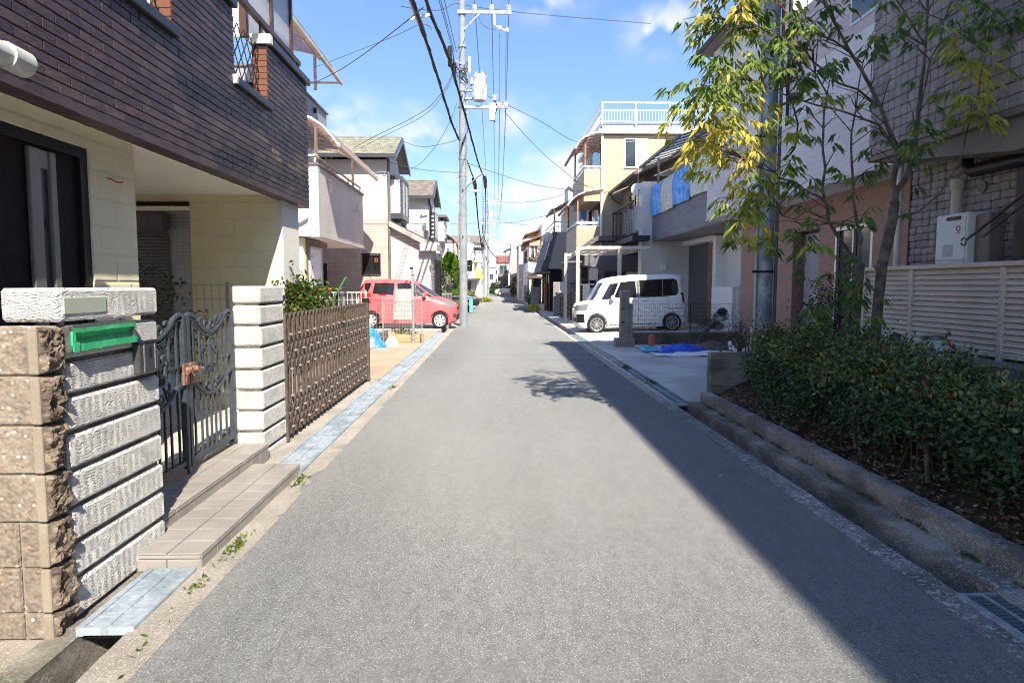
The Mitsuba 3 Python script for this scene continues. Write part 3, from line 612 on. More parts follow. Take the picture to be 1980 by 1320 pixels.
# bicycle shape things behind the accordion gate: wire fence, bench
def wire_fence(name, label, p0, p1, z0, z1, sp, r, matn, posts=3, group=None, cat_='fence'):
    t = Thing(name, label, cat_, group); p0, p1 = np.array(p0, float), np.array(p1, float); L = np.linalg.norm(p1 - p0); n = int(L / sp)
    w = [tube([(*(p0 + (p1 - p0) * i / n), z0), (*(p0 + (p1 - p0) * i / n), z1)], r, 4, False) for i in range(n + 1)]
    k = max(3, int((z1 - z0) / (sp * 1.6)))
    w += [tube([(*p0, z0 + (z1 - z0) * j / k), (*p1, z0 + (z1 - z0) * j / k)], r * (1.6 if j in (0, k) else 1), 4, False) for j in range(k + 1)]
    t.p('wire_mesh', cat(w), matn, kind='stuff')
    for i in range(posts):
        q = p0 + (p1 - p0) * i / max(1, posts - 1); t.p('post', cyl((*q, z0 - .25), (*q, z1 + .03), .018, n=8), matn)
    return t
mat('fence_grey', (.33, .33, .33), .5, metal=.3)
wire_fence('wire_fence', 'white wire mesh fence behind the accordion gate', (-4.6, 13.3), (-2.5, 13.3), .35, 1.36, .085, .006, 'mat_white_paint', 4)
wire_fence('wire_fence', 'grey wire fence in the carport behind the iron gate', (-3.6, 7.75), (-3.0, 7.75), .3, 1.5, .085, .0028, 'mat_fence_grey', 2)
bt = Thing('bench', 'wooden topped bench behind the white wire fence', 'bench')
bt.p('top', cbox(-4.7, -3.1, 13.6, 14.0, 1.40, 1.44, .01), 'mat_orange_wood' if mat('orange_wood', (.35, .15, .06), .5) else None); bt.p('legs', cat(*[bar((x, y, .02), (x, y, 1.40), .04) for x in (-4.6, -3.2) for y in (13.65, 13.95)]), 'mat_black')
one('bamboo_stake', 'green garden stake leaning out of the shrub', 'stake', cyl((-2.55, 9.4, .75), (-2.2, 10.2, 1.62), .014, n=6), 'mat_stake' if mat('stake', (.03, .15, .06), .5) else None, 40)
# wall weeds at the asphalt edge
for i, (x, y, n) in enumerate([(-1.50, 5.15, 60), (-1.49, 3.86, 80), (-1.49, 3.33, 26), (-1.49, 9.95, 60), (-1.47, 2.75, 8)]):
    rng = np.random.default_rng(50 + i); pts = np.stack([x + rng.normal(0, .016, n), y + rng  .normal(0, .09, n), np.full(n, .004)], 1)
    one('weed', f'green weed tuft at the left road edge {["beside the far end of the lower step", "beside the middle of the lower step", "in front of the lower step corner", "beside the accordion gate", "nearest the camera"][i]}', 'weed',
        leafy(pts, st(rng.normal(0, .8, n), rng.normal(0, .8, n), rng.uniform(.1, .8, n)), .034, .006, rng), 'mat_leaf_thin', kind='stuff', color=vc(n, [G2, G3, (.2, .26, .05)], rng))
# ================================================================== right: block stub, poles, house one
stub = Thing('block_stub', 'short dark weathered block wall of three courses at the end of the hedge bed', 'wall')
for i in range(3): stub.p('block', rough(2.70, 3.34, 8.43, 8.57, .03 + i * .212, .03 + (i + 1) * .212 - .008, .05, .004, 12, 30 + i), 'mat_mossy', 30)
stub.p('mortar', box(2.72, 3.32, 8.445, 8.555, .0, .64), 'mat_joint_dark')
up = Thing('utility_pole', 'bluish galvanised steel pole rising out of the hedge behind the leafy tree', 'utility pole', 'utility poles along the street')
PX, PY = 3.56, 9.0
up.p('shaft', cyl((PX, PY, 0), (PX, PY, 7.0), .118, .11, 24), 'mat_pole_galv', 40)
up.p('conduit', cyl((PX + .145, PY - .03, .1), (PX + .145, PY - .03, 7), .022, n=10), 'mat_galv_dark', 40)
up.p('conduit', cyl((PX - .125, PY - .05, .1), (PX - .125, PY - .05, 7), .016, n=10), 'mat_pvc', 40)
for z in (1.66, 3.4, 5.2): up.p('band', cat(cyl((PX, PY, z), (PX, PY, z + .03), .128, n=24), box(PX - .19, PX - .1, PY - .09, PY - .06, z, z + .03)), 'mat_black', 40)
up.p('guard', cyl((PX - .155, PY - .12, .0), (PX - .155, PY - .12, .95), .045, n=12), 'mat_pvc', 40)
lm = up.p('lamp', cat(lathe([(0, 0), (.09, -.01), (.10, -.06), (.06, -.1), (0, -.11)], 14, at=(PX + .30, PY - .1, 3.95)), bar((PX + .1, PY - .05, 3.8), (PX + .28, PY - .1, 3.86), .03)), 'mat_bronze', 40)
up.p('cable_loop', tube([(PX + .25, PY - .12, 3.85), (PX + .33, PY - .14, 3.55), (PX + .3, PY - .14, 3.25), (PX + .18, PY - .12, 3.1)], .012, 6), 'mat_cable', 40)
up.p('band_red', cyl((PX + .12, PY - .12, 4.2), (PX + .12, PY - .12, 7), .008, n=6), 'mat_red')

h1 = Thing('tiled_house', 'house clad in purple brown stone tiles with an overhanging upper storey beside the hedge', 'house')
UX, LX = 4.20, 4.76
mat('purple_tile', mott((.27, .24, .235), (.335, .295, .29), 3, fine=.12), .75, spec=.25, bump=lambda p, n, uv: fbm(p.y * 30, p.z * 30, p.x * 30, 3), bs=.010)
mat('purple_tile_b', mott((.23, .205, .205), (.29, .26, .255), 5, fine=.12), .75, spec=.25, bump=lambda p, n, uv: fbm(p.y * 30, p.z * 30, p.x * 30, 3), bs=.010)
mat('purple_joint', (.11, .10, .10), .9)
h1.p('upper_wall', box(UX + .02, 13, -9, 7.70, 2.90, 8.45), 'mat_purple_joint')
h1.p('lower_wall', box(LX + .02, 13, -9, 7.80, 0, 2.90), 'mat_purple_joint')
h1.p('soffit', prism([(-9, 2.60), (5.6, 2.60), (7.69, 2.86), (7.69, 2.895), (-9, 2.895)], .52, 'yz', UX + .05), 'mat_soffit_tan' if mat('soffit_tan', (.20, .18, .16), .8) else None)
h1.p('soffit_trim', cbox(UX - .012, UX + .05, -9, 7.72, 2.865, 2.925, .006), 'mat_bronze_trim' if mat('bronze_trim', (.16, .13, .12), .5) else None)
h1.p('parapet', cbox(UX - .05, 13.05, -9.05, 7.75, 8.45, 8.55, .01), 'mat_bronze_trim')
tl, hh, ww = [], .1035, .1155
for r in range(34):
    z = 2.93 + r * hh
    for c in range(56):
        y = 7.695 - (c + 1) * ww
        if y + ww > 7.695: continue
        tl.append((y, z))
tl.sort(key=lambda t: (t[1] - 1.5) / max(t[0], .1) if t[0] > 5.0 else 50 - t[0])
st_ = [[], []]
for i, (y, z) in enumerate(tl):
    m = cbox(UX + .02 - R.uniform(.026, .036), UX + .022, y + .002, y + ww - .002 - (.006 if int((7.695 - y) / ww + .5) % 8 == 0 else 0), z + .002, z + hh - (.007 if r % 3 == 2 else .003), .008)
    k = R.random() < .4
    if i < 300: h1.p('stone_tile', m, 'mat_purple_tile_b' if k else 'mat_purple_tile')
    else: st_[k].append(m)
for k in (0, 1): h1.p('stone_tiles', cat(st_[k]), ('mat_purple_tile', 'mat_purple_tile_b')[k], kind='stuff')
st2 = []; n_ = 0
for r in range(17):
    z = .9 + r * .1155 if False else 1.60 + r * .0785
    if z + .0785 > 2.885: continue
    for c in range(26):
        y = 7.79 - (c + 1) * .1155
        m = cbox(LX + .02 - R.uniform(.02, .034), LX + .022, y + .003, y + .1125, z + .002, z + .0765, .010)
        if c < 18: h1.p('square_tile', m, 'mat_purple_tile_b' if R.random() < .5 else 'mat_purple_tile', 60)
        else: st2.append(m)
h1.p('square_tiles', cat(st2), 'mat_purple_tile', kind='stuff')
h1.p('wall_corner', box(LX + .0, LX + .12, 7.80, 7.83, 0, 2.9), 'mat_black'); h1.p('corner_pipe', cyl((LX - .03, 7.98, .8), (LX - .03, 7.98, 2.9), .035, n=12), 'mat_offwhite', 40)
h1.p('duct', cat(tube([(LX - .12, 6.72, 2.88), (LX - .12, 6.72, 2.66), (LX - .12, 6.63, 2.6), (LX - .12, 5.2, 2.6)], .062, 12)), 'mat_black', 40)
h1.p('recess_post', box(LX - .1, LX + .05, 5.85, 6.08, .8, 2.6), 'mat_black')
h1.p('vent', cyl((LX + .02, 6.62, 2.45), (LX - .03, 6.62, 2.45), .055, n=14), 'mat_bronze_trim', 40)
fl = Thing('flue_pipe', 'cream flue pipe above the gas water heater', 'pipe'); fl.p('pipe', cyl((LX - .08, 6.90, 2.19), (LX - .08, 6.90, 2.50), .05, n=14), 'mat_cream_pipe' if mat('cream_pipe', (.50, .47, .38), .6) else None, 40); fl.p('cap', cyl((LX - .08, 6.90, 2.46), (LX - .08, 6.90, 2.56), .062, n=14), 'mat_cream_pipe', 40)
wh = Thing('water_heater', 'pale grey gas water heater mounted on the purple tiled wall', 'water heater')
wh.p('case', cbox(4.53, 4.75, 6.50, 6.97, 1.69, 2.20, .01), 'mat_heater' if mat('heater', (.60, .63, .63), .5) else None)
wh.p('exhaust', cat(cbox(4.518, 4.535, 6.60, 6.80, 2.135, 2.17, .004)), 'mat_black')
wh.p('door_seam', cat(box(4.5285, 4.532, 6.525, 6.53, 1.70, 2.19), box(4.5285, 4.532, 6.50, 6.97, 1.745, 1.749)), 'mat_bronze_trim')
for k in range(4): wh.p('slot', box(4.527, 4.534, 6.545 + k * .1, 6.61 + k * .1, 1.705, 1.714), 'mat_black')
wh.p('emblem', cat(tube([(4.526, 6.63 + .025 * math.cos(a), 2.05 + .025 * math.sin(a)) for a in np.linspace(0, 2 * math.pi, 17)], .004, 5), box(4.525, 4.531, 6.61, 6.65, 2.005, 2.012)), 'mat_emblem' if mat('emblem', (.35, .12, .25), .5) else None, 40)
wh.p('notice', box(4.526, 4.5305, 6.70, 6.85, 1.78, 1.90), 'mat_notice' if mat('notice', mott((.45, .47, .45), (.36, .38, .37), 60), .6) else None)
wh.p('side_cover', cbox(4.60, 4.755, 6.30, 6.495, 1.69, 2.17, .008), 'mat_bronze_trim')
hk = Thing('wall_bracket', 'black iron rod with an open ring beside the water heater', 'bracket')
hk.p('rod', bar((4.45, 6.38, 1.93), (4.45, 5.4, 2.42), .018), 'mat_black'); hk.p('rod', bar((4.47, 6.2, 1.94), (4.47, 5.4, 2.36), .012), 'mat_black')
hk.p('ring', tube([(4.45, 6.43 + .035 * math.cos(a), 1.91 + .035 * math.sin(a)) for a in np.linspace(.3, 5.9, 15)], .009, 6), 'mat_galv_dark', 40)

lf = Thing('louvre_fence', 'taupe horizontal louvre fence between the hedge and the tiled house', 'fence')
mat('taupe', mott((.56, .48, .40), (.49, .42, .35), 4, fine=.03), .5, spec=.4)
LFX = 4.40; py = [8.02, 7.10, 5.80, 4.5, 3.2, 1.9]
for a, b_ in zip(py[:-1], py[1:]):
    for k in range(14):
        z = .925 + k * .0525
        s = prism([(LFX - .022, z), (LFX + .004, z + .050), (LFX + .014, z + .048), (LFX - .010, z - .003)], a - b_ - .06, 'xz', b_ + .03)
        lf.p('slat', s, 'mat_taupe')
    lf.p('slat_backing', box(LFX + .02, LFX + .026, b_ + .03, a - .03, .91, 1.66), 'mat_bronze_trim')
for y in py: lf.p('post', cbox(LFX - .032, LFX + .02, y - .03, y + .03, .80, 1.66, .004), 'mat_taupe')
lf.p('top_rail', cbox(LFX - .045, LFX + .03, 1.9, 8.06, 1.66, 1.705, .006), 'mat_taupe'); lf.p('bottom_rail', cbox(LFX - .03, LFX + .02, 1.9, 8.05, .868, .918, .004), 'mat_taupe')

bk = Thing('bucket', 'pale mint plastic bucket standing against the louvre fence', 'bucket')
bk.p('pail', lathe([(0, 0), (.075, 0), (.095, .22), (.10, .22), (.10, .205), (.088, .2), (.07, .01)], 24, at=(4.02, 6.14, .80)), 'mat_mint' if mat('mint', (.42, .55, .47), .5) else None, 40)
bk.p('lid', lathe([(0, .235), (.1, .235), (.106, .225), (.106, .21), (.1, .208)], 24, at=(4.02, 6.14, .80)), 'mat_gunmetal', 40)
one('stump', 'short dark sawn tree stump leaning in front of the louvre fence', 'stump', tube([(3.92, 6.75, .62), (3.95, 6.74, .85), (4.02, 6.70, 1.02)], [.05, .045, .042], 10), 'mat_stump' if mat('stump', mott((.05, .04, .032), (.1, .08, .06), 20, fine=.2), .9) else None, 40)
# ================================================================== hedge
def hedge():
    rng = np.random.default_rng(21); t = Thing('hedge', 'low dark green hedge of small glossy leaves in the bed behind the mossy kerb', 'hedge')
    nc = 900; y = rng.uniform(-.5, 8.0, nc)
    w = rng.uniform(0, 1, nc); side = rng.random(nc)
    zt = np.interp(y, [2, 4, 6, 8], [.80, .84, .93, .88]) + .12 * (meshkit.fbm(st(y * 1.2, 0 * y, 0 * y), 3, 4) - .5) * 2
    x = np.where(side < .5, 2.82 + .14 * rng.normal(size=nc) * .5 + .10 * np.abs(rng.normal(size=nc)), 2.86 + .62 * w)
    z = np.where(side < .5, .30 + (zt - .30) * w ** .85, zt + .04 * rng.normal(size=nc) - .22 * np.clip(w - .55, 0, 1))
    bulge = .10 * np.sin(np.clip((z - .3) / .7, 0, 1) * math.pi); x = np.where(side < .5, x - bulge, x)
    x = x + np.clip(y - 6.7, 0, 2) * .28
    cen = np.stack([x, y, z], 1); N = 60000
    k = rng.integers(0, nc, N); o = rng.normal(size=(N, 3)) * [.055, .07, .06]; pts = cen[k] + o
    low = pts[:, 2] < .5; keep = ~low | (rng.random(N) < .8); pts, k, o = pts[keep], k[keep], o[keep]; N = len(pts)
    nr = o * 10 + np.where(side[k] < .5, -1, 0)[:, None] * [1, 0, 0] * .7 + [0, 0, .5] + rng.normal(size=(N, 3)) * .8
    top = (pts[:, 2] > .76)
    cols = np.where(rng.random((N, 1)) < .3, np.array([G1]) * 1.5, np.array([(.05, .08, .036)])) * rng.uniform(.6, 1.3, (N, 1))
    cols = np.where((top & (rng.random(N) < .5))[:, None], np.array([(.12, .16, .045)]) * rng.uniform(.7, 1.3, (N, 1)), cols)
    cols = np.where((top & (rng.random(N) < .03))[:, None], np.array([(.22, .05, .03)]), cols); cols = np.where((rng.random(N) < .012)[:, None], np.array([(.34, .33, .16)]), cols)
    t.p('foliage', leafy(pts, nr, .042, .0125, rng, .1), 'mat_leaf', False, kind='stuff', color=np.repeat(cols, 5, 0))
    ss = []
    for i in range(230):
        yy = rng.uniform(.5, 7.9); xx = rng.uniform(2.82, 3.4) + max(0, yy - 6.7) * .28; b0 = np.array([xx, yy, .15]); d = rng.normal(size=2) * .14
        ss.append(tube([b0, b0 + [d[0] * .4, d[1] * .4, .3], b0 + [d[0] - .05, d[1], .55 + .25 * rng.random()]], [.011, .007, .003], 5))
    t.p('stems', cat(ss), 'mat_twig', kind='stuff')
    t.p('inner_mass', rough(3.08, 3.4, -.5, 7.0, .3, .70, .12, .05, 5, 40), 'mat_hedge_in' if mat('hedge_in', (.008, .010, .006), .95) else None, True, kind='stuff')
    for x_, y_, z_ in ((2.86, 4.35, .62), (2.88, 5.3, .55)): t.p('branch', tube([(x_, y_, .2), (x_ - .02, y_ + .03, z_ - .1), (x_ - .04, y_ - .02, z_)], [.016, .014, .012], 7), 'mat_bark', 40)
    t.p('branch', tube([(2.80, 4.33, .70), (2.79, 4.25, .67), (2.81, 4.16, .69), (2.84, 4.06, .76)], [.004, .014, .014, .008], 7), 'mat_pale_wood' if mat('pale_wood', (.34, .31, .27), .8) else None, 40)
hedge()
rng = np.random.default_rng(31); N = 1900
_x = np.clip(2.71 + np.abs(rng.normal(0, .16, N)), 2.705, 4.0); _y = rng.uniform(1.0, 8.35, N); _z = _bed(_x, _y)[:, 2] + .006
one('leaf_litter', 'dry brown fallen leaves on the soil under the hedge', 'litter', leafy(np.stack([_x, _y, _z], 1), st(rng.normal(size=N), rng.normal(size=N), rng.normal(0, .25, N)), .045, .012, rng), 'mat_leaf', kind='stuff', color=vc(N, [(.20, .12, .07), (.14, .09, .055), (.28, .20, .13), (.1, .06, .04)], rng))
N = 500; _x = rng.uniform(2.5, 2.73, N); _y = rng.uniform(1.5, 8.3, N)
one('moss_weed', 'tiny weeds and moss in the corner of the mossy ledge below the hedge', 'weeds', leafy(np.stack([2.57 - np.abs(rng.normal(0, .015, N)), np.round(_y * 2) / 2 + rng.normal(0, .08, N), np.full(N, .04)], 1), st(rng.normal(size=N), rng.normal(size=N), rng.uniform(.3, 1.2, N)), .035, .007, rng), 'mat_leaf', kind='stuff', color=vc(N, [(.06, .08, .025), (.1, .1, .04)], rng))
shrub('bush', 'dark untidy bush between the steel pole and the bicycle', 'bush', (4.85, 9.4, .98), (.62, .5, .62), 5200, .05, .014, [(.02, .032, .016), (.03, .045, .02), (.05, .05, .03)], 33, stems=14)
shrub('thorny_shrub', 'sparse thin leaved shrub around the foot of the steel pole', 'shrub', (3.30, 8.85, .55), (.38, .3, .5), 700, .04, .012, [(.06, .08, .035), (.12, .1, .05), (.05, .05, .03)], 35, stems=22)

# ================================================================== the leafy tree
def limb_tree():
    rng = np.random.default_rng(77)
    t = Thing('leafy_tree', 'tree with two grey trunks and drooping green and yellow leaves leaning over the road', 'tree')
    TX, TY = 3.88, 6.62
    trunks = [
        ([(3.80, 6.72, .45), (3.80, 6.72, .95), (3.81, 6.71, 1.26), (3.825, 6.69, 1.71), (3.86, 6.68, 1.91), (3.89, 6.66, 2.14), (3.87, 6.60, 2.3)], [.058, .052, .05, .05, .052, .047, .045]),
        ([(3.66, 6.85, .45), (3.66, 6.85, .95), (3.67, 6.84, 1.35), (3.68, 6.83, 1.71)], [.05, .046, .044, .046])]
    limbs = [  # from, ..., radius
        ([(3.87, 6.60, 2.3), (3.84, 6.56, 2.55), (3.86, 6.52, 2.75), (3.62, 6.45, 3.15), (3.2, 6.3, 3.62), (2.8, 6.1, 4.15), (2.5, 6.0, 4.6)], .034),
        ([(3.87, 6.60, 2.3), (3.96, 6.55, 2.6), (4.0, 6.5, 3.1), (3.97, 6.4, 3.7), (3.9, 6.3, 4.5)], .036),
        ([(3.89, 6.66, 2.14), (4.06, 6.4, 2.25), (4.15, 6.15, 2.55), (4.1, 5.9, 2.95), (4.05, 5.7, 3.4)], .018),
        ([(3.86, 6.52, 2.75), (3.5, 6.3, 2.95), (3.0, 6.1, 3.05), (2.5, 5.9, 3.1), (2.15, 5.8, 3.2)], .018),
        ([(3.68, 6.83, 1.71), (3.30, 6.66, 2.06), (3.18, 6.6, 2.3), (3.05, 6.4, 2.75), (2.95, 6.2, 3.2), (2.7, 6.1, 3.7)], .03),
        ([(3.68, 6.83, 1.71), (3.64, 6.78, 2.08), (3.50, 6.7, 2.5), (3.45, 6.65, 3.0), (3.5, 6.6, 3.6)], .03),
        ([(3.18, 6.6, 2.3), (2.9, 6.4, 2.4), (2.5, 6.2, 2.5), (2.15, 6.1, 2.65)], .016),
        ([(3.62, 6.45, 3.15), (3.1, 6.2, 3.3), (2.6, 5.9, 3.5), (2.1, 5.7, 3.6), (1.75, 5.65, 3.65)], .017),
        ([(3.2, 6.3, 3.62), (2.7, 6.1, 3.75), (2.2, 5.9, 4.0), (1.9, 5.9, 4.2)], .014),
        ([(4.0, 6.5, 3.1), (3.9, 6.2, 3.5), (3.85, 5.9, 3.9), (3.8, 5.7, 4.3)], .014),
        ([(3.64, 6.78, 2.08), (3.2, 6.5, 2.1), (2.85, 6.35, 2.05), (2.55, 6.2, 2.2)], .012),
        ([(3.97, 6.4, 3.7), (3.5, 6.2, 4.1), (3.1, 6.0, 4.5), (2.9, 5.9, 5.0)], .015)]
    t.p('trunk', tube(*trunks[0], 12), 'mat_bark', 40); t.p('trunk', tube(*trunks[1], 12), 'mat_bark', 40)
    t.p('cut_stub', cyl((3.80, 6.66, 1.62), (3.73, 6.62, 1.69), .035, .03, 10), 'mat_bark', 40)
    tips, tw = [], []
    for pts, r in limbs:
        p = np.array(pts, float)
        s = np.linspace(0, len(p) - 1, len(p) * 3 - 2); q = np.stack([np.interp(s, range(len(p)), p[:, k]) for k in range(3)], 1)
        q[1:-1] += rng.normal(0, .012, (len(q) - 2, 3))
        t.p('limb', tube(q, np.linspace(r * (.85 if r > .032 else .66), max(.004, r * .18), len(q)), 8), 'mat_bark', 40)
        for i in range(3, len(q)):
            for _ in range(2 if i < len(q) - 3 else 4):
                d = q[i] - q[i - 1]; d /= np.linalg.norm(d); e = rng.normal(size=3); e[2] = abs(e[2]) * .3 - .05; e /= np.linalg.norm(e)
                v = d * .5 + e * .95; v /= np.linalg.norm(v); L = rng.uniform(.22, .55)
                m = q[i] + v * L * .55 + [0, 0, .02]; end = q[i] + v * L + [0, 0, -.05 * L]
                if end[0] > 4.12 or (q[i][0] > 2.75 and rng.random() < .45): continue
                tw.append((q[i], m, end))
                if 2.6 < end[0] and end[1] > 5.85 and rng.random() < .72: continue
                tips.append((end, v))
                if rng.random() < .7: tips.append((m, v))
    t.p('twigs', cat([tube([a, b, c], [.006, .004, .002], 5) for a, b, c in tw]), 'mat_twig_red' if mat('twig_red', (.10, .06, .05), .8) else None, kind='stuff')
    # extra clumps that the crown shows
    clumps = [((1.95, 5.9, 3.15), .30, 26), ((1.75, 5.8, 2.95), .22, 16), ((2.05, 5.95, 2.75), .26, 20), ((2.1, 6.0, 3.6), .3, 18), ((1.9, 5.75, 3.95), .25, 14), ((2.35, 6.2, 2.35), .24, 16), ((2.2, 6.1, 2.05), .2, 11), ((2.6, 6.1, 2.6), .25, 12),
              ((2.4, 5.9, 3.2), .3, 16), ((2.9, 6.2, 3.35), .3, 14), ((2.6, 6.0, 3.55), .3, 14), ((3.3, 6.3, 2.6), .25, 10), ((2.5, 6.2, 1.95), .14, 8), ((2.85, 6.4, 1.95), .16, 9), ((3.2, 6.5, 1.62), .2, 9), ((3.4, 6.55, 1.28), .2, 10), ((3.1, 6.5, 1.28), .12, 6), ((3.6, 6.6, 1.62), .14, 7), ((3.55, 6.6, 1.4), .12, 5),
              ((3.9, 5.75, 3.35), .22, 13), ((4.0, 5.7, 3.0), .16, 8), ((3.85, 5.9, 3.75), .3, 10), ((3.7, 6.0, 2.9), .12, 4), ((3.66, 5.9, 2.72), .12, 4), ((3.4, 6.3, 3.6), .3, 10), ((3.75, 6.3, 2.5), .2, 5), ((2.75, 6.0, 2.35), .12, 5), ((2.75, 5.8, 1.83), .1, 4), ((2.75, 5.8, 2.15), .1, 4), ((3.2, 6.1, 3.95), .3, 10), ((4.05, 5.5, 3.65), .2, 8)]
    for c, r, n in clumps:
        for _ in range(int(n * (2.0 if c[0] < 2.3 else 1.2 if c[0] < 2.55 else 1.9 if c[1] < 6.05 and c[0] > 3.6 else 1.3 if c[2] < 1.7 else .9))):
            o = rng.normal(size=3) * r * .66; e = np.array(c) + o; v = o + [0, 0, .1]; v /= np.linalg.norm(v); tips.append((e, v))
    P, D, Cc = [], [], []
    for e, v in tips:
        # a drooping spray of narrow leaves
        yel = smooth_y(e, rng); nl = rng.integers(6, 10); h = np.array([v[0], v[1], 0]); h /= np.linalg.norm(h) + 1e-6
        base = np.array((.55, .49, .11)) if yel > .74 else np.array((.38, .42, .09)) if yel > .50 else np.array((.20, .29, .075)) if yel > .24 else np.array((.11, .185, .065))
        for k in range(nl):
            a = (k / (nl - 1) - .5) * 2.6 + rng.normal() * .2; w = np.array([h[0] * math.cos(a) - h[1] * math.sin(a), h[0] * math.sin(a) + h[1] * math.cos(a), -.55 - .4 * rng.random()])
            P.append(e + w * .02 + rng.normal(size=3) * .012); D.append(w); Cc.append(base * rng.uniform(.75, 1.3) + (rng.random() < .1) * np.array((.05, .02, 0)))
    P, D, Cc = np.array(P), np.array(D), np.array(Cc)
    ok = P[:, 0] < 4.15; P, D, Cc = P[ok], D[ok], Cc[ok]
    t.p('leaves', leafy(P, D, .104, .0150, rng, .22, .35), 'mat_leaf_thin', False, kind='stuff', color=np.repeat(Cc, 5, 0))
def smooth_y(e, rng):
    """how yellow a spray is: yellower low on the road side and at the outer tips"""
    f = meshkit.noise(np.array([e[0] * 2.2, e[1] * 2.2, e[2] * 2.2]), 5)
    return float(np.clip(.25 + (f - .5) * 1.1 + .26 * (e[0] < 2.5) - .12 * (2.6 < e[0] < 3.5) + .3 * (e[1] < 5.85 and e[0] > 3.3) + rng.normal() * .16, 0, 1))
limb_tree()

# ================================================================== bicycle behind the tree
bi = Thing('bicycle', 'blue framed bicycle parked behind the leafy tree trunks', 'bicycle')
def wheel_b(c, r):
    a = np.linspace(0, 2 * math.pi, 25); ty = bi.p('tyre', tube([(c[0], c[1] + r * math.cos(w), c[2] + r * math.sin(w)) for w in a], .018, 6), 'mat_blackrub', 40)
    ty.p('rim', tube([(c[0], c[1] + (r - .025) * math.cos(w), c[2] + (r - .025) * math.sin(w)) for w in a], .009, 5), 'mat_silver', 40)
    ty.p('spokes', cat([cyl(c, (c[0], c[1] + r * math.cos(w), c[2] + r * math.sin(w)), .0025, n=3) for w in a[::2]]), 'mat_silver', kind='stuff')
BX = 5.25; wheel_b((BX, 9.9, .32), .31); wheel_b((BX, 10.95, .32), .31)
for a, b_ in (((BX, 9.9, .32), (BX, 10.05, .78)), ((BX, 10.08, .72), (BX, 10.45, .30)), ((BX, 10.45, .30), (BX, 10.62, .8)), ((BX, 10.45, .3), (BX, 10.95, .32)), ((BX, 10.06, .6), (BX, 10.56, .66))): bi.p('tube', cyl(a, b_, .02, n=8), 'mat_bike_blue' if mat('bike_blue', (.12, .2, .36), .4) else None, 40)
bi.p('handlebar', tube([(BX - .25, 10.2, 1.0), (BX - .2, 10.06, 1.02), (BX, 10.04, .95), (BX + .2, 10.06, 1.02), (BX + .25, 10.2, 1.0)], .012, 6), 'mat_silver', 40)
bi.p('saddle', cbox(BX - .08, BX + .08, 10.5, 10.78, .83, .90, .03), 'mat_black')
bsk = [tube([(BX - .17 + i * .068, 9.70, .72), (BX - .19 + i * .076, 9.66, .98)], .005, 4) for i in range(6)] + [tube([(BX - .19, y, z), (BX + .19, y, z)], .005, 4) for y, z in ((9.69, .76), (9.68, .83), (9.67, .9), (9.66, .98), (9.96, .98))] + [tube([(BX + s * .18, 9.66, .98), (BX + s * .18, 9.96, .98)], .005, 4) for s in (-1, 1)] + [tube([(BX - .18, 9.68 + k * .055, .74), (BX - .18, 9.66 + k * .055, .98)], .005, 4) for k in range(6)]
bi.p('basket', cat(bsk), 'mat_black', kind='stuff')

# ================================================================== house two, set back with the white overhang
h2 = Thing('pink_tile_house', 'house with pink mosaic ground floor and pale overhanging upper storey behind the leafy tree', 'house')
mat('pink_mosaic', _brick_c(.1, .047, .005, (.30, .17, .135), (.21, .14, .115), .1, False), .6)
mat('mauve_tile', _brick_c(.24, .085, .006, (.48, .40, .41), (.34, .29, .3), .06), .6)
mat('pale_siding', _brick_c(.9, .11, .006, (.60, .57, .58), (.48, .46, .47), .02), .7)
mat('grey_panel', (.30, .30, .31), .6)
h2.p('lower_wall', cat(box(6.0, 14, 8.3, 10.8, 0, 3.12), box(6.0, 14, 12.0, 12.6, 0, 3.12), box(6.0, 14, 13.7, 14.5, 0, 3.12), box(6.0, 14, 10.8, 12.0, 2.5, 3.12), box(6.0, 14, 12.6, 13.7, 2.55, 3.12), box(6.3, 14, 10.8, 13.7, 0, 3.12)), 'mat_pink_mosaic')
h2.p('side_pier', box(6.0, 6.45, 14.5, 16.6, 0, 3.12), 'mat_pink_mosaic'); h2.p('side_wall', box(6.45, 14, 14.5, 17.0, 0, 3.12), 'mat_pink_mosaic')
w_ = h2.p('window', cat(box(6.0, 6.05, 10.8, 10.86, .5, 2.5), box(6.0, 6.05, 11.94, 12.0, .5, 2.5), box(6.0, 6.05, 10.86, 11.94, 2.44, 2.5), box(6.0, 6.05, 11.38, 11.42, .5, 2.44)), 'mat_silver')
w_.p('pane', box(6.06, 6.07, 10.86, 11.38, .5, 2.44), 'mat_glass_blue'); w_.p('pane', box(6.06, 6.07, 11.42, 11.94, .5, 2.44), 'mat_glass_dark')
h2.p('entrance_door', box(6.2, 6.28, 12.7, 13.6, .1, 2.5), 'mat_grey_panel')
h2.p('soffit', box(5.32, 6.3, 8.2, 17.1, 3.105, 3.119), 'mat_offwhite')
h2.p('overhang', box(5.3, 6.45, 8.2, 17.17, 3.12, 4.3), 'mat_pale_siding'); h2.p('overhang_cap', box(5.27, 6.45, 8.2, 17.2, 4.3, 4.36), 'mat_pvc'); h2.p('upper_wall', box(6.4, 14, 8.2, 15, 3.2, 5.9), 'mat_pale_siding'); h2.p('upper_wall', box(6.4, 14, 8.2, 15, 5.9, 7.2), 'mat_mauve_tile'); h2.p('upper_wall', box(6.402, 14, 15, 20.4, 3.2, 8.3), 'mat_offwhite')
h2.p('belt', cbox(5.28, 5.32, 8.2, 17.2, 3.09, 3.14, .006), 'mat_pvc')
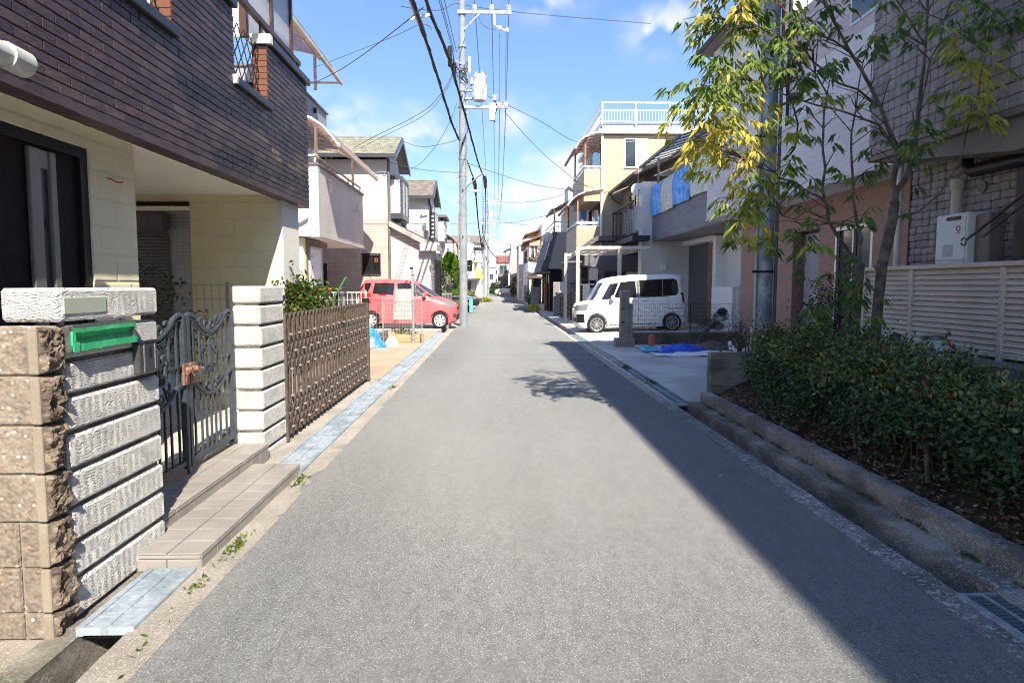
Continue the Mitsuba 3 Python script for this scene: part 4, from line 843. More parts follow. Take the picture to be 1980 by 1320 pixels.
h2.p('eave', cat(box(6.05, 10, 14.8, 20.75, 8.24, 8.36)), 'mat_bronze_trim'); h2.p('roof', prism([(6.0, 8.38), (10, 9.6), (10, 9.5), (6.0, 8.24)], 6.1, 'xz', 14.7), 'mat_roof_dark' if mat('roof_dark', (.06, .055, .055), .7) else None)
h2.p('downpipe', cyl((6.34, 15, 4.3), (6.34, 15, 8.2), .035, n=10), 'mat_black', 40)
wd = h2.p('small_window', box(6.37, 6.41, 11.6, 12.5, 6.1, 6.8), 'mat_silver'); wd.p('pane', box(6.362, 6.372, 11.66, 12.44, 6.15, 6.75), 'mat_glass_blue')
for i, (x, y, n) in enumerate([(2.36, 12.2, 70), (2.40, 10.4, 40)]):
    rng = np.random.default_rng(150 + i)
    one('weed', f'small weed growing through the right drain covers, {("farther", "nearer")[i]} of the two', 'weed', leafy(np.stack([x + rng.normal(0, .03, n), y + rng.normal(0, .16, n), np.full(n, .012)], 1), st(rng.normal(0, .8, n), rng.normal(0, .8, n), rng.uniform(.1, .9, n)), .05, .01, rng), 'mat_leaf', kind='stuff', color=vc(n, [G1, G2], rng))
for i, (x, y, lb) in enumerate([(-1.0, 2.62, 'yellow fallen leaf on the asphalt near the left edge'), (1.75, 5.2, 'yellowish fallen leaf on the shaded asphalt'), (1.2, 8.4, 'yellow fallen leaf on the asphalt beside the tree shadow')]):
    rng = np.random.default_rng(170 + i); one('fallen_leaf', lb, 'leaf', leafy(np.array([[x, y, .016]]), np.array([[.8, .5 - i, .08]]), .03, .010, rng), 'mat_leaf', color=vc(1, [(.62, .42, .12)], rng))
# ================================================================== cars
mat('car_white', (.80, .80, .80), .25, spec=.5, clearcoat=1., clearcoat_gloss=.95)
mat('car_red', (.62, .125, .14), .3, spec=.5, clearcoat=1., clearcoat_gloss=.95)
mat('car_silver', (.50, .52, .54), .3, metal=.4, clearcoat=1.)
mat('car_black', (.02, .022, .026), .2, spec=.5, clearcoat=1.)
mat('chrome', (.75, .76, .78), .12, metal=1.)
mat('lamp_glass', (.17, .19, .21), .08, spec=.8, clearcoat=1.)
mat('lamp_red', (.35, .02, .02), .15, spec=.6)
mat('trim_grey', (.07, .07, .075), .6)
class Car:
    def __init__(c, name, label, cat_, at, paint, front, rear, width, zs, n=5.):
        """front/rear: [(z, x)] of the outline seen from the side; width: [(z, full width)]"""
        c.t = Thing(name, label, cat_); c.t.m = at; c.n = n
        c.F = lambda z: np.interp(z, *np.array(front).T); c.B = lambda z: np.interp(z, *np.array(rear).T); c.W = lambda z: np.interp(z, *np.array(width).T)
        zs = np.unique(np.concatenate([zs, [z for z, _ in front], [z for z, _ in rear]])); zs.sort(); c.zs = zs
        w = np.linspace(0, 2 * np.pi, 72, endpoint=False); ex = lambda q, n_: np.sign(q) * np.abs(q) ** (2 / n_)
        rings = []
        for z in zs:
            a, b_ = c.F(z), c.B(z); rings.append(st((a + b_) / 2 + (a - b_) / 2 * ex(np.cos(w), n), c.W(z) / 2 * ex(np.sin(w), n), 0 * w + z))
        v = np.vstack(rings + [[[(c.F(zs[0]) + c.B(zs[0])) / 2, 0, zs[0]]], [[(c.F(zs[-1]) + c.B(zs[-1])) / 2, 0, zs[-1]]]]); N = 72; m = len(zs)
        i, j = np.meshgrid(np.arange(m - 1), np.arange(N), indexing='ij')
        q = np.stack([i * N + j, i * N + (j + 1) % N, (i + 1) * N + (j + 1) % N, (i + 1) * N + j], -1).reshape(-1, 4); k = np.arange(N)
        f = np.vstack([q[:, [0, 1, 2]], q[:, [0, 2, 3]], np.stack([0 * k + m * N, (k + 1) % N, k], 1), np.stack([0 * k + m * N + 1, (m - 1) * N + k, (m - 1) * N + (k + 1) % N], 1)])
        c.body = m3.Manifold(m3.Mesh(v.astype(np.float32), f.astype(np.uint32))); c.paint = paint
    def finish(c, wheels, r, spokes, ww=.16):
        for x in wheels:
            for s in (-1, 1):
                cy = m3.Manifold.cylinder(.24, r + .055, r + .055, 40).rotate([90, 0, 0]).translate([x, s * (c.W(.4) / 2) + .12, r])
                c.body = c.body - cy
        c.t.p('body', c.body, c.paint, 28)
        for x in wheels:
            for s in (-1, 1):
                y = s * (c.W(.4) / 2 - .02)
                c.t.p('wheel_well', cat(box(x - r - .03, x + r + .03, y - s * .21, y - s * .23, .18, 2 * r + .03)), 'mat_black')
                wl = c.t.p('wheel', lathe([(0, .012), (r * .66, .012), (r * .70, .035), (r * .71, -.02)], 28, 'y', at=(x, y - s * .02, r)) if s < 0 else lathe([(0, -.012), (r * .66, -.012), (r * .70, -.035), (r * .71, .02)], 28, 'y', at=(x, y - s * .02, r)), 'mat_trim_grey', 30)
                wl.p('tyre', lathe([(r * .70, -ww / 2), (r * .9, -ww / 2 - .005), (r, -ww / 2 + .03), (r, ww / 2 - .03), (r * .9, ww / 2 + .005), (r * .70, ww / 2)], 32, 'y', at=(x, y - s * (ww / 2 + .005), r)), 'mat_blackrub', 30)
                wl.p('rim', lathe([(r * .70, .0), (r * .71, s * .022), (r * .64, s * .018)] if s > 0 else [(r * .64, s * .018), (r * .71, s * .022), (r * .70, 0)], 32, 'y', at=(x, y, r)) , 'mat_silver', 30)
                spokes(wl, x, y, s, r)
    def ys(c, x, z):
        a, b_ = c.F(z), c.B(z); q = np.clip(np.abs((x - (a + b_) / 2) / ((a - b_) / 2)), 0, .9995)
        return c.W(z) / 2 * (1 - q ** c.n) ** (1 / c.n)
    def side(c, name, poly, m, off=.006, sides=(-1, 1), sub=None, **kw):
        poly = Polygon(poly)
        if kw.pop('round', 0): poly = poly.buffer(-.03).buffer(.03)
        v, f = trimesh.creation.triangulate_polygon(poly, engine='earcut'); v3 = np.column_stack([v, 0 * v[:, 0]])
        v3, f = trimesh.remesh.subdivide_to_size(v3, f, .12)
        for s in sides:
            P = st(v3[:, 0], s * (c.ys(v3[:, 0], v3[:, 1]) + off), v3[:, 1]); g = TM(P, f if s < 0 else f[:, ::-1], process=False)
            if g.face_normals[:, 1].mean() * s < 0: g.invert()
            out = c.t.p(name, g, m, True, **kw)
        return out
    def end(c, name, y0, y1, z0, z1, m, front=True, off=.006, ny=14, nz=5, lean=0, **kw):
        def fn(u, v):
            z = v; h = np.clip(np.abs(u) / (c.W(z) / 2), 0, .9995); a, b_ = c.F(z), c.B(z); k = (1 - h ** c.n) ** (1 / c.n)
            x = (a + b_) / 2 + (a - b_) / 2 * (k if front else -k); return st(x + (off if front else -off), u, z)
        g = grid(fn, np.linspace(y0, y1, ny), np.linspace(z0, z1, nz))
        if g.face_normals[:, 0].mean() * (1 if front else -1) < 0: g.invert()
        return c.t.p(name, g, m, True, **kw)
    def line(c, pts, w=.006, m='mat_trim_grey', name='panel_gap', sides=(-1, 1)):
        p = np.array(pts, float); s_ = np.linspace(0, len(p) - 1, len(p) * 6); q = np.stack([np.interp(s_, range(len(p)), p[:, k]) for k in (0, 1)], 1)
        for s in sides: c.t.p(name, tube(st(q[:, 0], s * (c.ys(q[:, 0], q[:, 1]) + .001), q[:, 1]), w, 4), m)

# --- white kei van, nose towards the road (local nose at +x, turned by 180 degrees)
L = 3.46; nx = lambda u: L / 2 - u
at = T().translate([4.24, 21.66, .035]).rotate([0, 0, 1], 180).rotate([0, 1, 0], 1.4)
wv = Car('parked_van', 'white boxy small van parked nose to the road under the grey banded balcony', 'van', at, 'mat_car_white',
         [(.17, nx(.10)), (.24, nx(.03)), (.35, nx(.0)), (.62, nx(.0)), (.80, nx(.02)), (.90, nx(.06)), (.945, nx(.14)), (.975, nx(.30)), (1.0, nx(.45)), (1.12, nx(.53)), (1.56, nx(.80)), (1.66, nx(.92)), (1.72, nx(1.15)), (1.765, nx(1.5)), (1.785, nx(1.85))],
         [(.17, nx(3.35)), (.30, nx(3.45)), (.8, nx(3.46)), (1.0, nx(3.43)), (1.6, nx(3.36)), (1.70, nx(3.34)), (1.755, nx(3.26)), (1.785, nx(2.9))],
         [(.17, 1.36), (.3, 1.46), (.75, 1.475), (1.0, 1.46), (1.6, 1.27), (1.72, 1.18), (1.765, 1.0), (1.785, .7)], np.linspace(.17, 1.78, 26), 6.)
def multi_spoke(wl, x, y, s, r):
    for k in range(10):
        a = k * math.pi / 5 + .1
        for o in (-.055, .055): wl.p('spoke', tube([(x + .035 * math.cos(a + o * 4), y + s * .008, r + .035 * math.sin(a + o * 4)), (x + r * .68 * math.cos(a + o * 1.7), y + s * .014, r + r * .68 * math.sin(a + o * 1.7))], .0085, 4), 'mat_silver')
    wl.p('hub', cyl((x, y - s * .01, r), (x, y + s * .02, r), .035, n=12), 'mat_silver', 40)
wv.finish((nx(.63), nx(2.98)), .285, multi_spoke)
wv.side('window', [(nx(1.17), 1.085), (nx(1.40), 1.56), (nx(1.86), 1.60), (nx(1.87), 1.085)], 'mat_glass_dark', label='front side window')
wv.side('window', [(nx(1.97), 1.085), (nx(1.97), 1.61), (nx(2.68), 1.625), (nx(2.68), 1.095)], 'mat_glass_dark', label='rear side window')
wv.side('window', [(nx(2.69), 1.1), (nx(2.69), 1.625), (nx(3.05), 1.63), (nx(3.16), 1.58), (nx(3.20), 1.25), (nx(3.12), 1.12)], 'mat_glass_dark', round=1)
wv.side('window', [(nx(.78), 1.03), (nx(1.13), 1.06), (nx(1.32), 1.53), (nx(1.07), 1.52)], 'mat_glass_dark', off=.005)
wv.side('pillar_trim', [(nx(1.88), 1.085), (nx(1.88), 1.60), (nx(1.96), 1.61), (nx(1.96), 1.085)], 'mat_pillar_glaze' if mat('pillar_glaze', (.16, .17, .18), .15, spec=.6) else None, off=.004)
wv.end('windscreen', -.58, .58, 1.03, 1.55, 'mat_glass_blue', True, .006, 18, 10)
wv.end('headlight', -.71, -.40, .72, .88, 'mat_lamp_glass', True, .008); wv.end('headlight', .40, .71, .72, .88, 'mat_lamp_glass', True, .008)
wv.side('headlight_side', [(nx(.03), .72), (nx(.05), .88), (nx(.20), .90), (nx(.42), .92), (nx(.34), .80), (nx(.2), .73)], 'mat_lamp_glass', off=.007)
wv.end('grille', -.40, .40, .70, .85, 'mat_chrome', True, .012); wv.end('grille_bar', -.38, .38, .79, .83, 'mat_black', True, .016); wv.end('lower_grille', -.5, .5, .36, .50, 'mat_black', True, .007); wv.end('fog_trim', .52, .68, .35, .6, 'mat_black', True, .007); wv.end('fog_trim', -.68, -.52, .35, .6, 'mat_black', True, .007)
wv.end('plate', -.17, .17, .45, .60, 'mat_plate_yellow' if mat('plate_yellow', (.6, .5, .08), .5) else None, True, .02)
wv.side('tail_light', [(nx(3.44), .88), (nx(3.40), 1.22), (nx(3.30), 1.05), (nx(3.32), .92)], 'mat_black', off=.006); wv.end('tail_light', -.62, -.54, .88, 1.2, 'mat_black', False, .004); wv.end('tail_light', .54, .62, .88, 1.2, 'mat_black', False, .004)
wv.end('rear_window', -.5, .5, 1.1, 1.58, 'mat_glass_dark', False)
wv.line([(nx(1.04), .36), (nx(1.02), 1.03)]); wv.line([(nx(1.92), .30), (nx(1.92), 1.07)]); wv.line([(nx(2.84), .70), (nx(2.84), 1.08)]); wv.line([(nx(2.84), .70), (nx(3.40), .73)], .008); wv.line([(nx(1.95), 1.07), (nx(2.84), 1.085)])
wv.line([(nx(1.0), .26), (nx(2.6), .26)], .012)
for s in (-1, 1):
    for u in (1.72, 2.02): wv.t.p('door_handle', cbox(nx(u + .2), nx(u), s * wv.ys(nx(u), .97) - .005, s * (wv.ys(nx(u), .97) + .025), .955, .985, .008), 'mat_chrome')
    mr = wv.t.p('mirror', trimesh.creation.icosphere(2, 1.).apply_transform(np.diag([.07, .11, .085, 1])).apply_translation([nx(1.12), s * .86, 1.09]), 'mat_car_white', True)
    mr.p('mirror_arm', bar((nx(1.14), s * .70, 1.02), (nx(1.12), s * .8, 1.05), .05), 'mat_black')
wv.end('spoiler', -.52, .52, 1.70, 1.75, 'mat_car_white', False, .05)

# --- red hatchback, nose to the road
L = 3.40; nx = lambda u: L / 2 - u
at = T().translate([-2.97, 23.9, .03])
rc = Car('parked_car', 'coral red small hatchback parked nose to the road behind the left utility pole', 'car', at, 'mat_car_red',
         [(.17, nx(.12)), (.24, nx(.04)), (.42, nx(.0)), (.60, nx(.0)), (.74, nx(.03)), (.82, nx(.08)), (.90, nx(.20)), (.97, nx(.36)), (1.04, nx(.60)), (1.10, nx(.68)), (1.5, nx(1.26)), (1.58, nx(1.42)), (1.64, nx(1.72)), (1.665, nx(2.1)), (1.675, nx(2.3))],
         [(.17, nx(3.30)), (.28, nx(3.38)), (.8, nx(3.40)), (1.05, nx(3.40)), (1.28, nx(3.37)), (1.50, nx(3.27)), (1.60, nx(3.20)), (1.65, nx(3.1)), (1.675, nx(2.75))],
         [(.17, 1.36), (.3, 1.45), (.7, 1.475), (.98, 1.46), (1.5, 1.22), (1.6, 1.12), (1.65, .95), (1.675, .7)], np.linspace(.17, 1.67, 26), 4.6)
def cap_spoke(wl, x, y, s, r):
    wl.p('wheel_cap', lathe([(0, s * .022), (r * .35, s * .02), (r * .66, s * .012)][::(1 if s < 0 else -1)], 32, 'y', at=(x, y, r)), 'mat_silver_cap' if mat('silver_cap', (.62, .62, .62), .4, metal=.3) else None, 30)
    for k in range(7):
        a = k * 2 * math.pi / 7 + .2; q = [(r * .30, -.10), (r * .60, -.16), (r * .60, .16), (r * .30, .10)]
        pts = np.array([(x + rr * math.cos(a + o), y + s * .026, r + rr * math.sin(a + o)) for rr, o in q]); pts2 = pts - [0, s * .012, 0]
        wl.p('cap_slot', trimesh.convex.convex_hull(np.vstack([pts, pts2])), 'mat_black')
rc.finish((nx(.60), nx(2.92)), .28, cap_spoke)
rc.side('window', [(nx(1.40), 1.10), (nx(1.44), 1.50), (nx(1.62), 1.53), (nx(2.04), 1.54), (nx(2.00), 1.12), (nx(1.6), 1.10)], 'mat_glass_dark', label='front side window')
rc.side('window', [(nx(1.38), 1.10), (nx(1.42), 1.48), (nx(1.12), 1.25), (nx(1.0), 1.09)], 'mat_glass_blue', off=.005)
rc.side('window', [(nx(2.16), 1.13), (nx(2.13), 1.54), (nx(2.80), 1.545), (nx(2.86), 1.18)], 'mat_glass_dark', label='rear side window')
rc.side('window', [(nx(2.90), 1.54), (nx(3.14), 1.53), (nx(3.15), 1.38), (nx(3.04), 1.2)], 'mat_glass_dark', round=1)
rc.side('window', [(nx(.82), 1.06), (nx(.98), 1.075), (nx(1.08), 1.21)], 'mat_glass_dark', off=.005)
rc.end('windscreen', -.56, .56, 1.08, 1.50, 'mat_glass_blue', True, .006, 18, 10)
rc.end('headlight', -.66, -.42, .76, .88, 'mat_lamp_glass', True, .008); rc.end('headlight', .42, .66, .76, .88, 'mat_lamp_glass', True, .008)
rc.side('headlight_side', [(nx(.07), .78), (nx(.16), .73), (nx(.32), .79), (nx(.5), .98), (nx(.36), .95), (nx(.2), .88)], 'mat_lamp_glass', off=.008)
rc.end('grille', -.38, .38, .62, .72, 'mat_black', True, .008); rc.end('lower_grille', -.45, .45, .30, .48, 'mat_black', True, .008); rc.side('fog_trim', [(nx(.06), .36), (nx(.05), .5), (nx(.17), .5), (nx(.15), .36)], 'mat_trim_grey', off=.008)
rc.end('plate', -.17, .17, .5, .62, 'mat_plate_yellow', True, .02)
rc.end('tail_light', -.7, -.56, .85, 1.2, 'mat_lamp_red', False); rc.end('tail_light', .56, .7, .85, 1.2, 'mat_lamp_red', False); rc.side('tail_light_side', [(nx(3.38), .95), (nx(3.36), 1.2), (nx(3.28), 1.15), (nx(3.3), .98)], 'mat_lamp_red', off=.006)
rc.end('rear_window', -.5, .5, 1.15, 1.52, 'mat_glass_dark', False)
for g in ([(nx(1.02), .34), (nx(.98), .8), (nx(1.0), 1.05)], [(nx(2.08), .34), (nx(2.08), 1.1)], [(nx(1.1), .33), (nx(2.6), .33)], [(nx(2.85), 1.16), (nx(2.8), .8), (nx(2.55), .5)]): rc.line(g, .005, 'mat_car_seam' if mat('car_seam', (.16, .02, .03), .6) else None)
rc.line([(nx(.9), .93), (nx(1.6), .90), (nx(2.9), .98)], .010, 'mat_car_red', 'crease'); rc.line([(nx(1.2), .48), (nx(2.5), .52)], .012, 'mat_car_red', 'crease')
for s in (-1, 1):
    for u in (1.92, 2.72): rc.t.p('door_handle', cbox(nx(u + .2), nx(u), s * rc.ys(nx(u), 1.0) - .005, s * (rc.ys(nx(u), 1.0) + .025), .985, 1.015, .008), 'mat_car_red')
    mr = rc.t.p('mirror', trimesh.creation.icosphere(2, 1.).apply_transform(np.diag([.09, .11, .085, 1])).apply_translation([nx(1.12), s * .84, 1.13]), 'mat_car_red', True)
    mr.p('mirror_arm', bar((nx(1.12), s * .68, 1.06), (nx(1.12), s * .8, 1.09), .05), 'mat_black')
rc.t.p('antenna', tube([(nx(3.0), 0, 1.67), (nx(3.15), 0, 1.84)], .006, 5), 'mat_black')

# --- far cars: same outline at a smaller scale of detail
def far_car(label, x, y, rot, paint):
    t = Car('parked_car', label, 'car', T().translate([x, y, .02]).rotate([0, 0, 1], rot), paint,
            [(.18, 1.95), (.4, 2.05), (.7, 2.02), (.82, 1.8), (.92, 1.2), (.98, .95), (1.35, .25), (1.44, -.1)], [(.18, -1.95), (.5, -2.05), (.9, -2.0), (1.0, -1.75), (1.3, -1.25), (1.44, -.7)],
            [(.18, 1.5), (.5, 1.68), (.95, 1.62), (1.3, 1.25), (1.44, .9)], np.linspace(.18, 1.44, 16), 4.5)
    t.finish((1.3, -1.25), .30, cap_spoke)
    t.side('window', [(.85, 1.0), (.25, 1.32), (-.3, 1.36), (-.3, 1.0)], 'mat_glass_dark'); t.side('window', [(-.38, 1.0), (-.38, 1.36), (-.8, 1.34), (-1.45, 1.05)], 'mat_glass_dark'); t.end('windscreen', -.5, .5, 1.0, 1.34, 'mat_glass_blue')
    t.end('headlight', -.75, -.45, .62, .75, 'mat_lamp_glass', True, .01); t.end('headlight', .45, .75, .62, .75, 'mat_lamp_glass', True, .01)
far_car('distant white sedan parked at the far end of the street', 2.0, 101, 180, 'mat_car_white')
far_car('dark car half hidden behind the left utility pole under a garage roof', -3.0, 43.5, 0, 'mat_car_black')
far_car('silver car beyond the clipped green hedge', -3.6, 46.4, 0, 'mat_car_silver')

# ================================================================== things around the cars
struct('driveway', TM(np.array([[2.54, 17.2, .016], [2.54, 24.3, .016], [3.2, 17.2, .03], [3.2, 24.3, .03], [7.2, 17.2, .13], [7.2, 24.3, .13]]), np.array([[0, 2, 1], [1, 2, 3], [2, 4, 3], [3, 4, 5]])), 'mat_slab', label='pale concrete driveway under the white van')
gp = Thing('gate_post', 'tall grey square mailbox post beside the drain in front of the white van', 'post')
mat('post_grey', mott((.225, .20, .18), (.265, .24, .215), 5, fine=.04), .6)
gp.p('column', cbox(3.02, 3.24, 16.35, 16.55, -.02, 1.37, .008), 'mat_post_grey'); gp.p('column', cbox(3.24, 3.32, 16.36, 16.54, -.02, 1.05, .008), 'mat_post_grey'); gp.p('base', cbox(2.9, 3.36, 16.3, 16.6, -.02, .22, .006), 'mat_post_grey')
gp.p('slot', box(3.03, 3.13, 16.345, 16.36, .92, .935), 'mat_black'); gp.p('slot', box(3.03, 3.12, 16.345, 16.36, .60, .63), 'mat_black'); gp.p('knob', cyl((3.10, 16.36, 1.17), (3.10, 16.33, 1.17), .022, n=10), 'mat_galv_dark', 40)
lw = Thing('low_wall', 'low brown block wall with a pale top behind the tarpaulin', 'wall')
mat('ribbed_block', _brick_c(.06, .2, .006, (.16, .12, .095), (.10, .08, .065), .1, False), .9)
lw.p('wall', box(3.34, 8.2, 17.0, 17.18, 0, .30), 'mat_ribbed_block'); lw.p('coping', cbox(3.3, 8.2, 16.98, 17.24, .30, .345, .008), 'mat_slab')
wire_fence('mesh_fence', 'dark wire mesh fence on the low wall in front of the white van', (3.38, 17.1), (8.0, 17.1), .34, 1.02, .055, .0035, 'mat_black', 4)
def sheet_mesh(x0, x1, y0, y1, z, amp, seed, n=40, sk=0., fr=3.):
    return grid(lambda u, v: st(x0 + (x1 - x0) * u + sk * v + .04 * (meshkit.fbm(st(u * 5, v * 5, 0 * u + 3), 3, seed) - .5), y0 + (y1 - y0) * v + .06 * (meshkit.fbm(st(u * 5, v * 5, 0 * u), 3, seed) - .5), z + amp * np.clip(meshkit.fbm(st(u * fr * 4, v * fr * 2, 0 * u), 4, seed) - .25, 0, 1)), np.linspace(0, 1, n), np.linspace(0, 1, n // 2))
mat('tarp_white', (.74, .74, .76), .6); mat('tarp_blue', mott((.015, .075, .55), (.03, .13, .72), 12), .4, spec=.5); mat('tarp_light', mott((.03, .20, .66), (.10, .34, .80), 9), .4, spec=.5)
mat('terracotta', (.42, .12, .06), .6); mat('cyan_tray', (.12, .50, .75), .4)
g = sheet_mesh(3.35, 7.2, 14.05, 16.2, .02, .05, 5); g.invert(); one('ground_sheet', 'white plastic sheet spread on the concrete beyond the block stub', 'sheet', g, 'mat_tarp_white', True)
def heap(c, rad, seed, n=44, fr=2.2, amp=.6, sx=1.):
    def fn(u, v):
        a = u * 2 * np.pi; r = v; b = meshkit.fbm(st(np.cos(a) * r * fr + 5, np.sin(a) * r * fr, 0 * a + seed), 4, seed); rr = r * (1 + .25 * (meshkit.noise(st(np.cos(a) * 2 + 4, np.sin(a) * 2, 0 * a), seed) - .5))
        cr = np.abs(meshkit.noise(st(np.cos(a) * r * 7 + 9, np.sin(a) * r * 7, 0 * a), seed + 1) - .5)
        return st(c[0] + rad[0] * rr * np.cos(a), c[1] + rad[1] * rr * np.sin(a), c[2] + rad[2] * np.clip((1 - r ** 2) * (.4 + amp * 1.3 * b) - cr * .25 * (r < .98), 0, 2))
    return grid(fn, np.linspace(0, 1, n), np.linspace(0, 1, n // 2))
m_ = cat(heap((4.2, 15.2, .03), (.52, .30, .15), 3, 70, amp=1.0), heap((3.75, 14.95, .03), (.26, .28, .11), 5, 50, amp=1.2)); one('blue_tarpaulin', 'crumpled deep blue tarpaulin on the white sheet', 'tarpaulin', m_, 'mat_tarp_blue', True)
m_ = heap((-2.98, 16.3, .03), (.40, .36, .40), 8, 60, amp=1.1); one('blue_tarpaulin', 'bright blue tarpaulin bunched up behind the accordion gate', 'tarpaulin', cat(m_, heap((-3.5, 16.0, .03), (.6, .42, .16), 6, 40)), 'mat_tarp_light', True)
m_ = heap((-2.55, 16.8, .03), (.2, .24, .24), 9, 40); one('white_bag', 'white plastic bag beside the bright blue tarpaulin', 'bag', m_, 'mat_tarp_white', True)
m_ = heap((5.0, 15.5, .03), (.62, .4, .2), 13, 40); one('gravel_bag', 'grey sack of gravel lying beside the deep blue tarpaulin', 'sack', m_, 'mat_gravel', True)
tp = Thing('paint_can', 'orange red cylinder can standing on the white sheet', 'can'); tp.p('can', lathe([(0, 0), (.075, 0), (.08, .01), (.08, .26), (.07, .28), (0, .28)], 20, at=(3.68, 15.9, .04)), 'mat_terracotta', 40); tp.p('lid', lathe([(0, .30), (.05, .30), (.055, .28), (.055, .275)], 16, at=(3.68, 15.9, .04)), 'mat_terracotta', 40)
ty_ = Thing('plastic_tray', 'light blue tray lying on the corner of the white sheet', 'tray'); ty_.p('tray', cat(box(3.3, 3.62, 14.8, 15.35, .06, .075), box(3.3, 3.62, 14.78, 14.8, .06, .12), box(3.3, 3.62, 15.35, 15.37, .06, .12), box(3.28, 3.3, 14.78, 15.37, .06, .12), box(3.62, 3.64, 14.78, 15.37, .06, .12)), 'mat_cyan_tray')
def pot(label, x, y, z, r, h, m='mat_white_paint'):
    t = Thing('plant_pot', label, 'plant pot'); t.p('pot', lathe([(0, 0), (r * .72, 0), (r * .95, h * .9), (r * 1.06, h * .9), (r * 1.06, h), (r * .92, h), (r * .85, h * .85), (0, h * .85)], 24, at=(x, y, z)), m, 40); return t
pot('white plant pot on the white sheet near the steel pole', 4.78, 13.4, .05, .15, .34); pot('second white pot half hidden by twigs beside the steel pole', 5.2, 13.5, .05, .14, .22)
shrub('trailing_plant', 'sparse reddish plant trailing out of the white pot', 'plant', (4.85, 13.3, .62), (.34, .3, .3), 240, .05, .014, [(.10, .05, .04), (.08, .08, .03)], 43, stems=14)
# small pine in front of the fence
def bonsai():
    t = Thing('pine_shrub', 'small clipped dark pine with leaning layered pads beside the low wall', 'shrub'); rng = np.random.default_rng(44)
    t.p('trunk', tube([(4.92, 16.4, .02), (4.97, 16.4, .25), (5.2, 16.4, .45), (5.45, 16.4, .62)], [.05, .04, .03, .02], 8), 'mat_bark', 40)
    for c, r in (((4.92, 16.35, .34), (.24, .22, .18)), ((5.18, 16.4, .56), (.22, .2, .13)), ((5.45, 16.4, .72), (.2, .18, .14)), ((5.38, 16.35, .50), (.16, .15, .1)), ((5.5, 16.4, .84), (.1, .1, .08))):
        q = rng.normal(size=(900, 3)); q /= np.linalg.norm(q, axis=1, keepdims=True); q *= rng.uniform(.5, 1, (900, 1)); t.p('pad', leafy(np.array(c) + q * r, q + [0, 0, .5] + rng.normal(size=q.shape) * .5, .06, .004, rng), 'mat_leaf', False, kind='stuff', color=vc(900, [(.03, .055, .02), (.05, .08, .03)], rng))
bonsai()
shrub('herb_clump', 'small green herb clump on the low wall behind the blue tarpaulin', 'plant', (4.35, 16.8, .26), (.18, .12, .12), 260, .07, .008, [G2, G3], 45, stems=0, dirs=(0, 0, .6))
# meter post on the left
mp = Thing('meter_post', 'thin grey post with an electric meter on top beside the red car', 'post')
mp.p('post', cbox(-2.13, -2.06, 17.5, 17.57, 0, 1.78, .005), 'mat_fence_grey'); mt = mp.p('meter', cbox(-2.17, -2.03, 17.42, 17.5, 1.80, 2.06, .015), 'mat_white_paint'); mt.p('dial', box(-2.15, -2.06, 17.412, 17.425, 1.90, 1.95), 'mat_black'); mt.p('label_strip', box(-2.13, -2.05, 17.412, 17.425, 1.83, 1.86), 'mat_black')
mp.p('panel', prism([(-2.62, .62), (-2.13, .62), (-2.13, 1.40), (-2.53, 1.40)], .012, 'xz', 17.52), 'mat_board' if mat('board', (.42, .43, .41), .6) else None)
mp.p('connector', cbox(-2.06, -2.0, 17.48, 17.56, 1.28, 1.46, .01), 'mat_galv_dark')
wire_fence('mesh_fence', 'pale wire mesh fence between the accordion gate and the meter post', (-4.8, 17.4), (-1.86, 17.4), .18, 1.18, .07, .0035, 'mat_fence_grey', 4)
pl = Thing('planter', 'terracotta coloured planter box at the foot of the meter post', 'planter'); pl.p('box', cat(cbox(-2.62, -1.86, 17.62, 17.95, .03, .24, .01)), 'mat_planter' if mat('planter', (.5, .36, .20), .8) else None)
shrub('planter_herbs', 'low green plants growing in the planter at the meter post', 'plant', (-2.3, 17.75, .30), (.4, .14, .12), 420, .07, .012, [G2, G3], 46, stems=0, thin=True)
one('low_wall', 'low pale block wall below the mesh fence beside the red car', 'wall', cbox(-5.2, -2.75, 17.5, 17.64, .0, .30, .01), 'mat_gravel')
one('orange_sack', 'small orange brown sack in front of the low pale wall', 'sack', heap((-3.35, 17.0, .03), (.13, .12, .22), 15, 24), 'mat_planter', True)
# ================================================================== houses along the street
def win_y(h, x0, x1, y, z0, z1, fr='mat_silver', gl='mat_glass_blue', split=1, curtain=None, name='window'):
    """window on a wall facing the camera (-y)"""
    f = .05; w = h.p(name, cat(box(x0, x1, y - .05, y + .02, z1 - f, z1), box(x0, x1, y - .07, y + .02, z0 - .02, z0 + f), box(x0, x0 + f, y - .05, y + .02, z0 + f, z1 - f), box(x1 - f, x1, y - .05, y + .02, z0 + f, z1 - f), *([box((x0 + x1) / 2 - .025, (x0 + x1) / 2 + .025, y - .045, y + .02, z0 + f, z1 - f)] if split else [])), fr)
    xm = (x0 + x1) / 2
    for a, b_ in (((x0 + f, xm - .025), (xm + .025, x1 - f)) if split else ((x0 + f, x1 - f),)): w.p('pane', box(a, b_, y - .02, y - .012, z0 + f, z1 - f), gl)
    if curtain: w.p('curtain', box(xm + .03, x1 - f, y - .024, y - .0205, z0 + f, z1 - f), curtain)
    return w
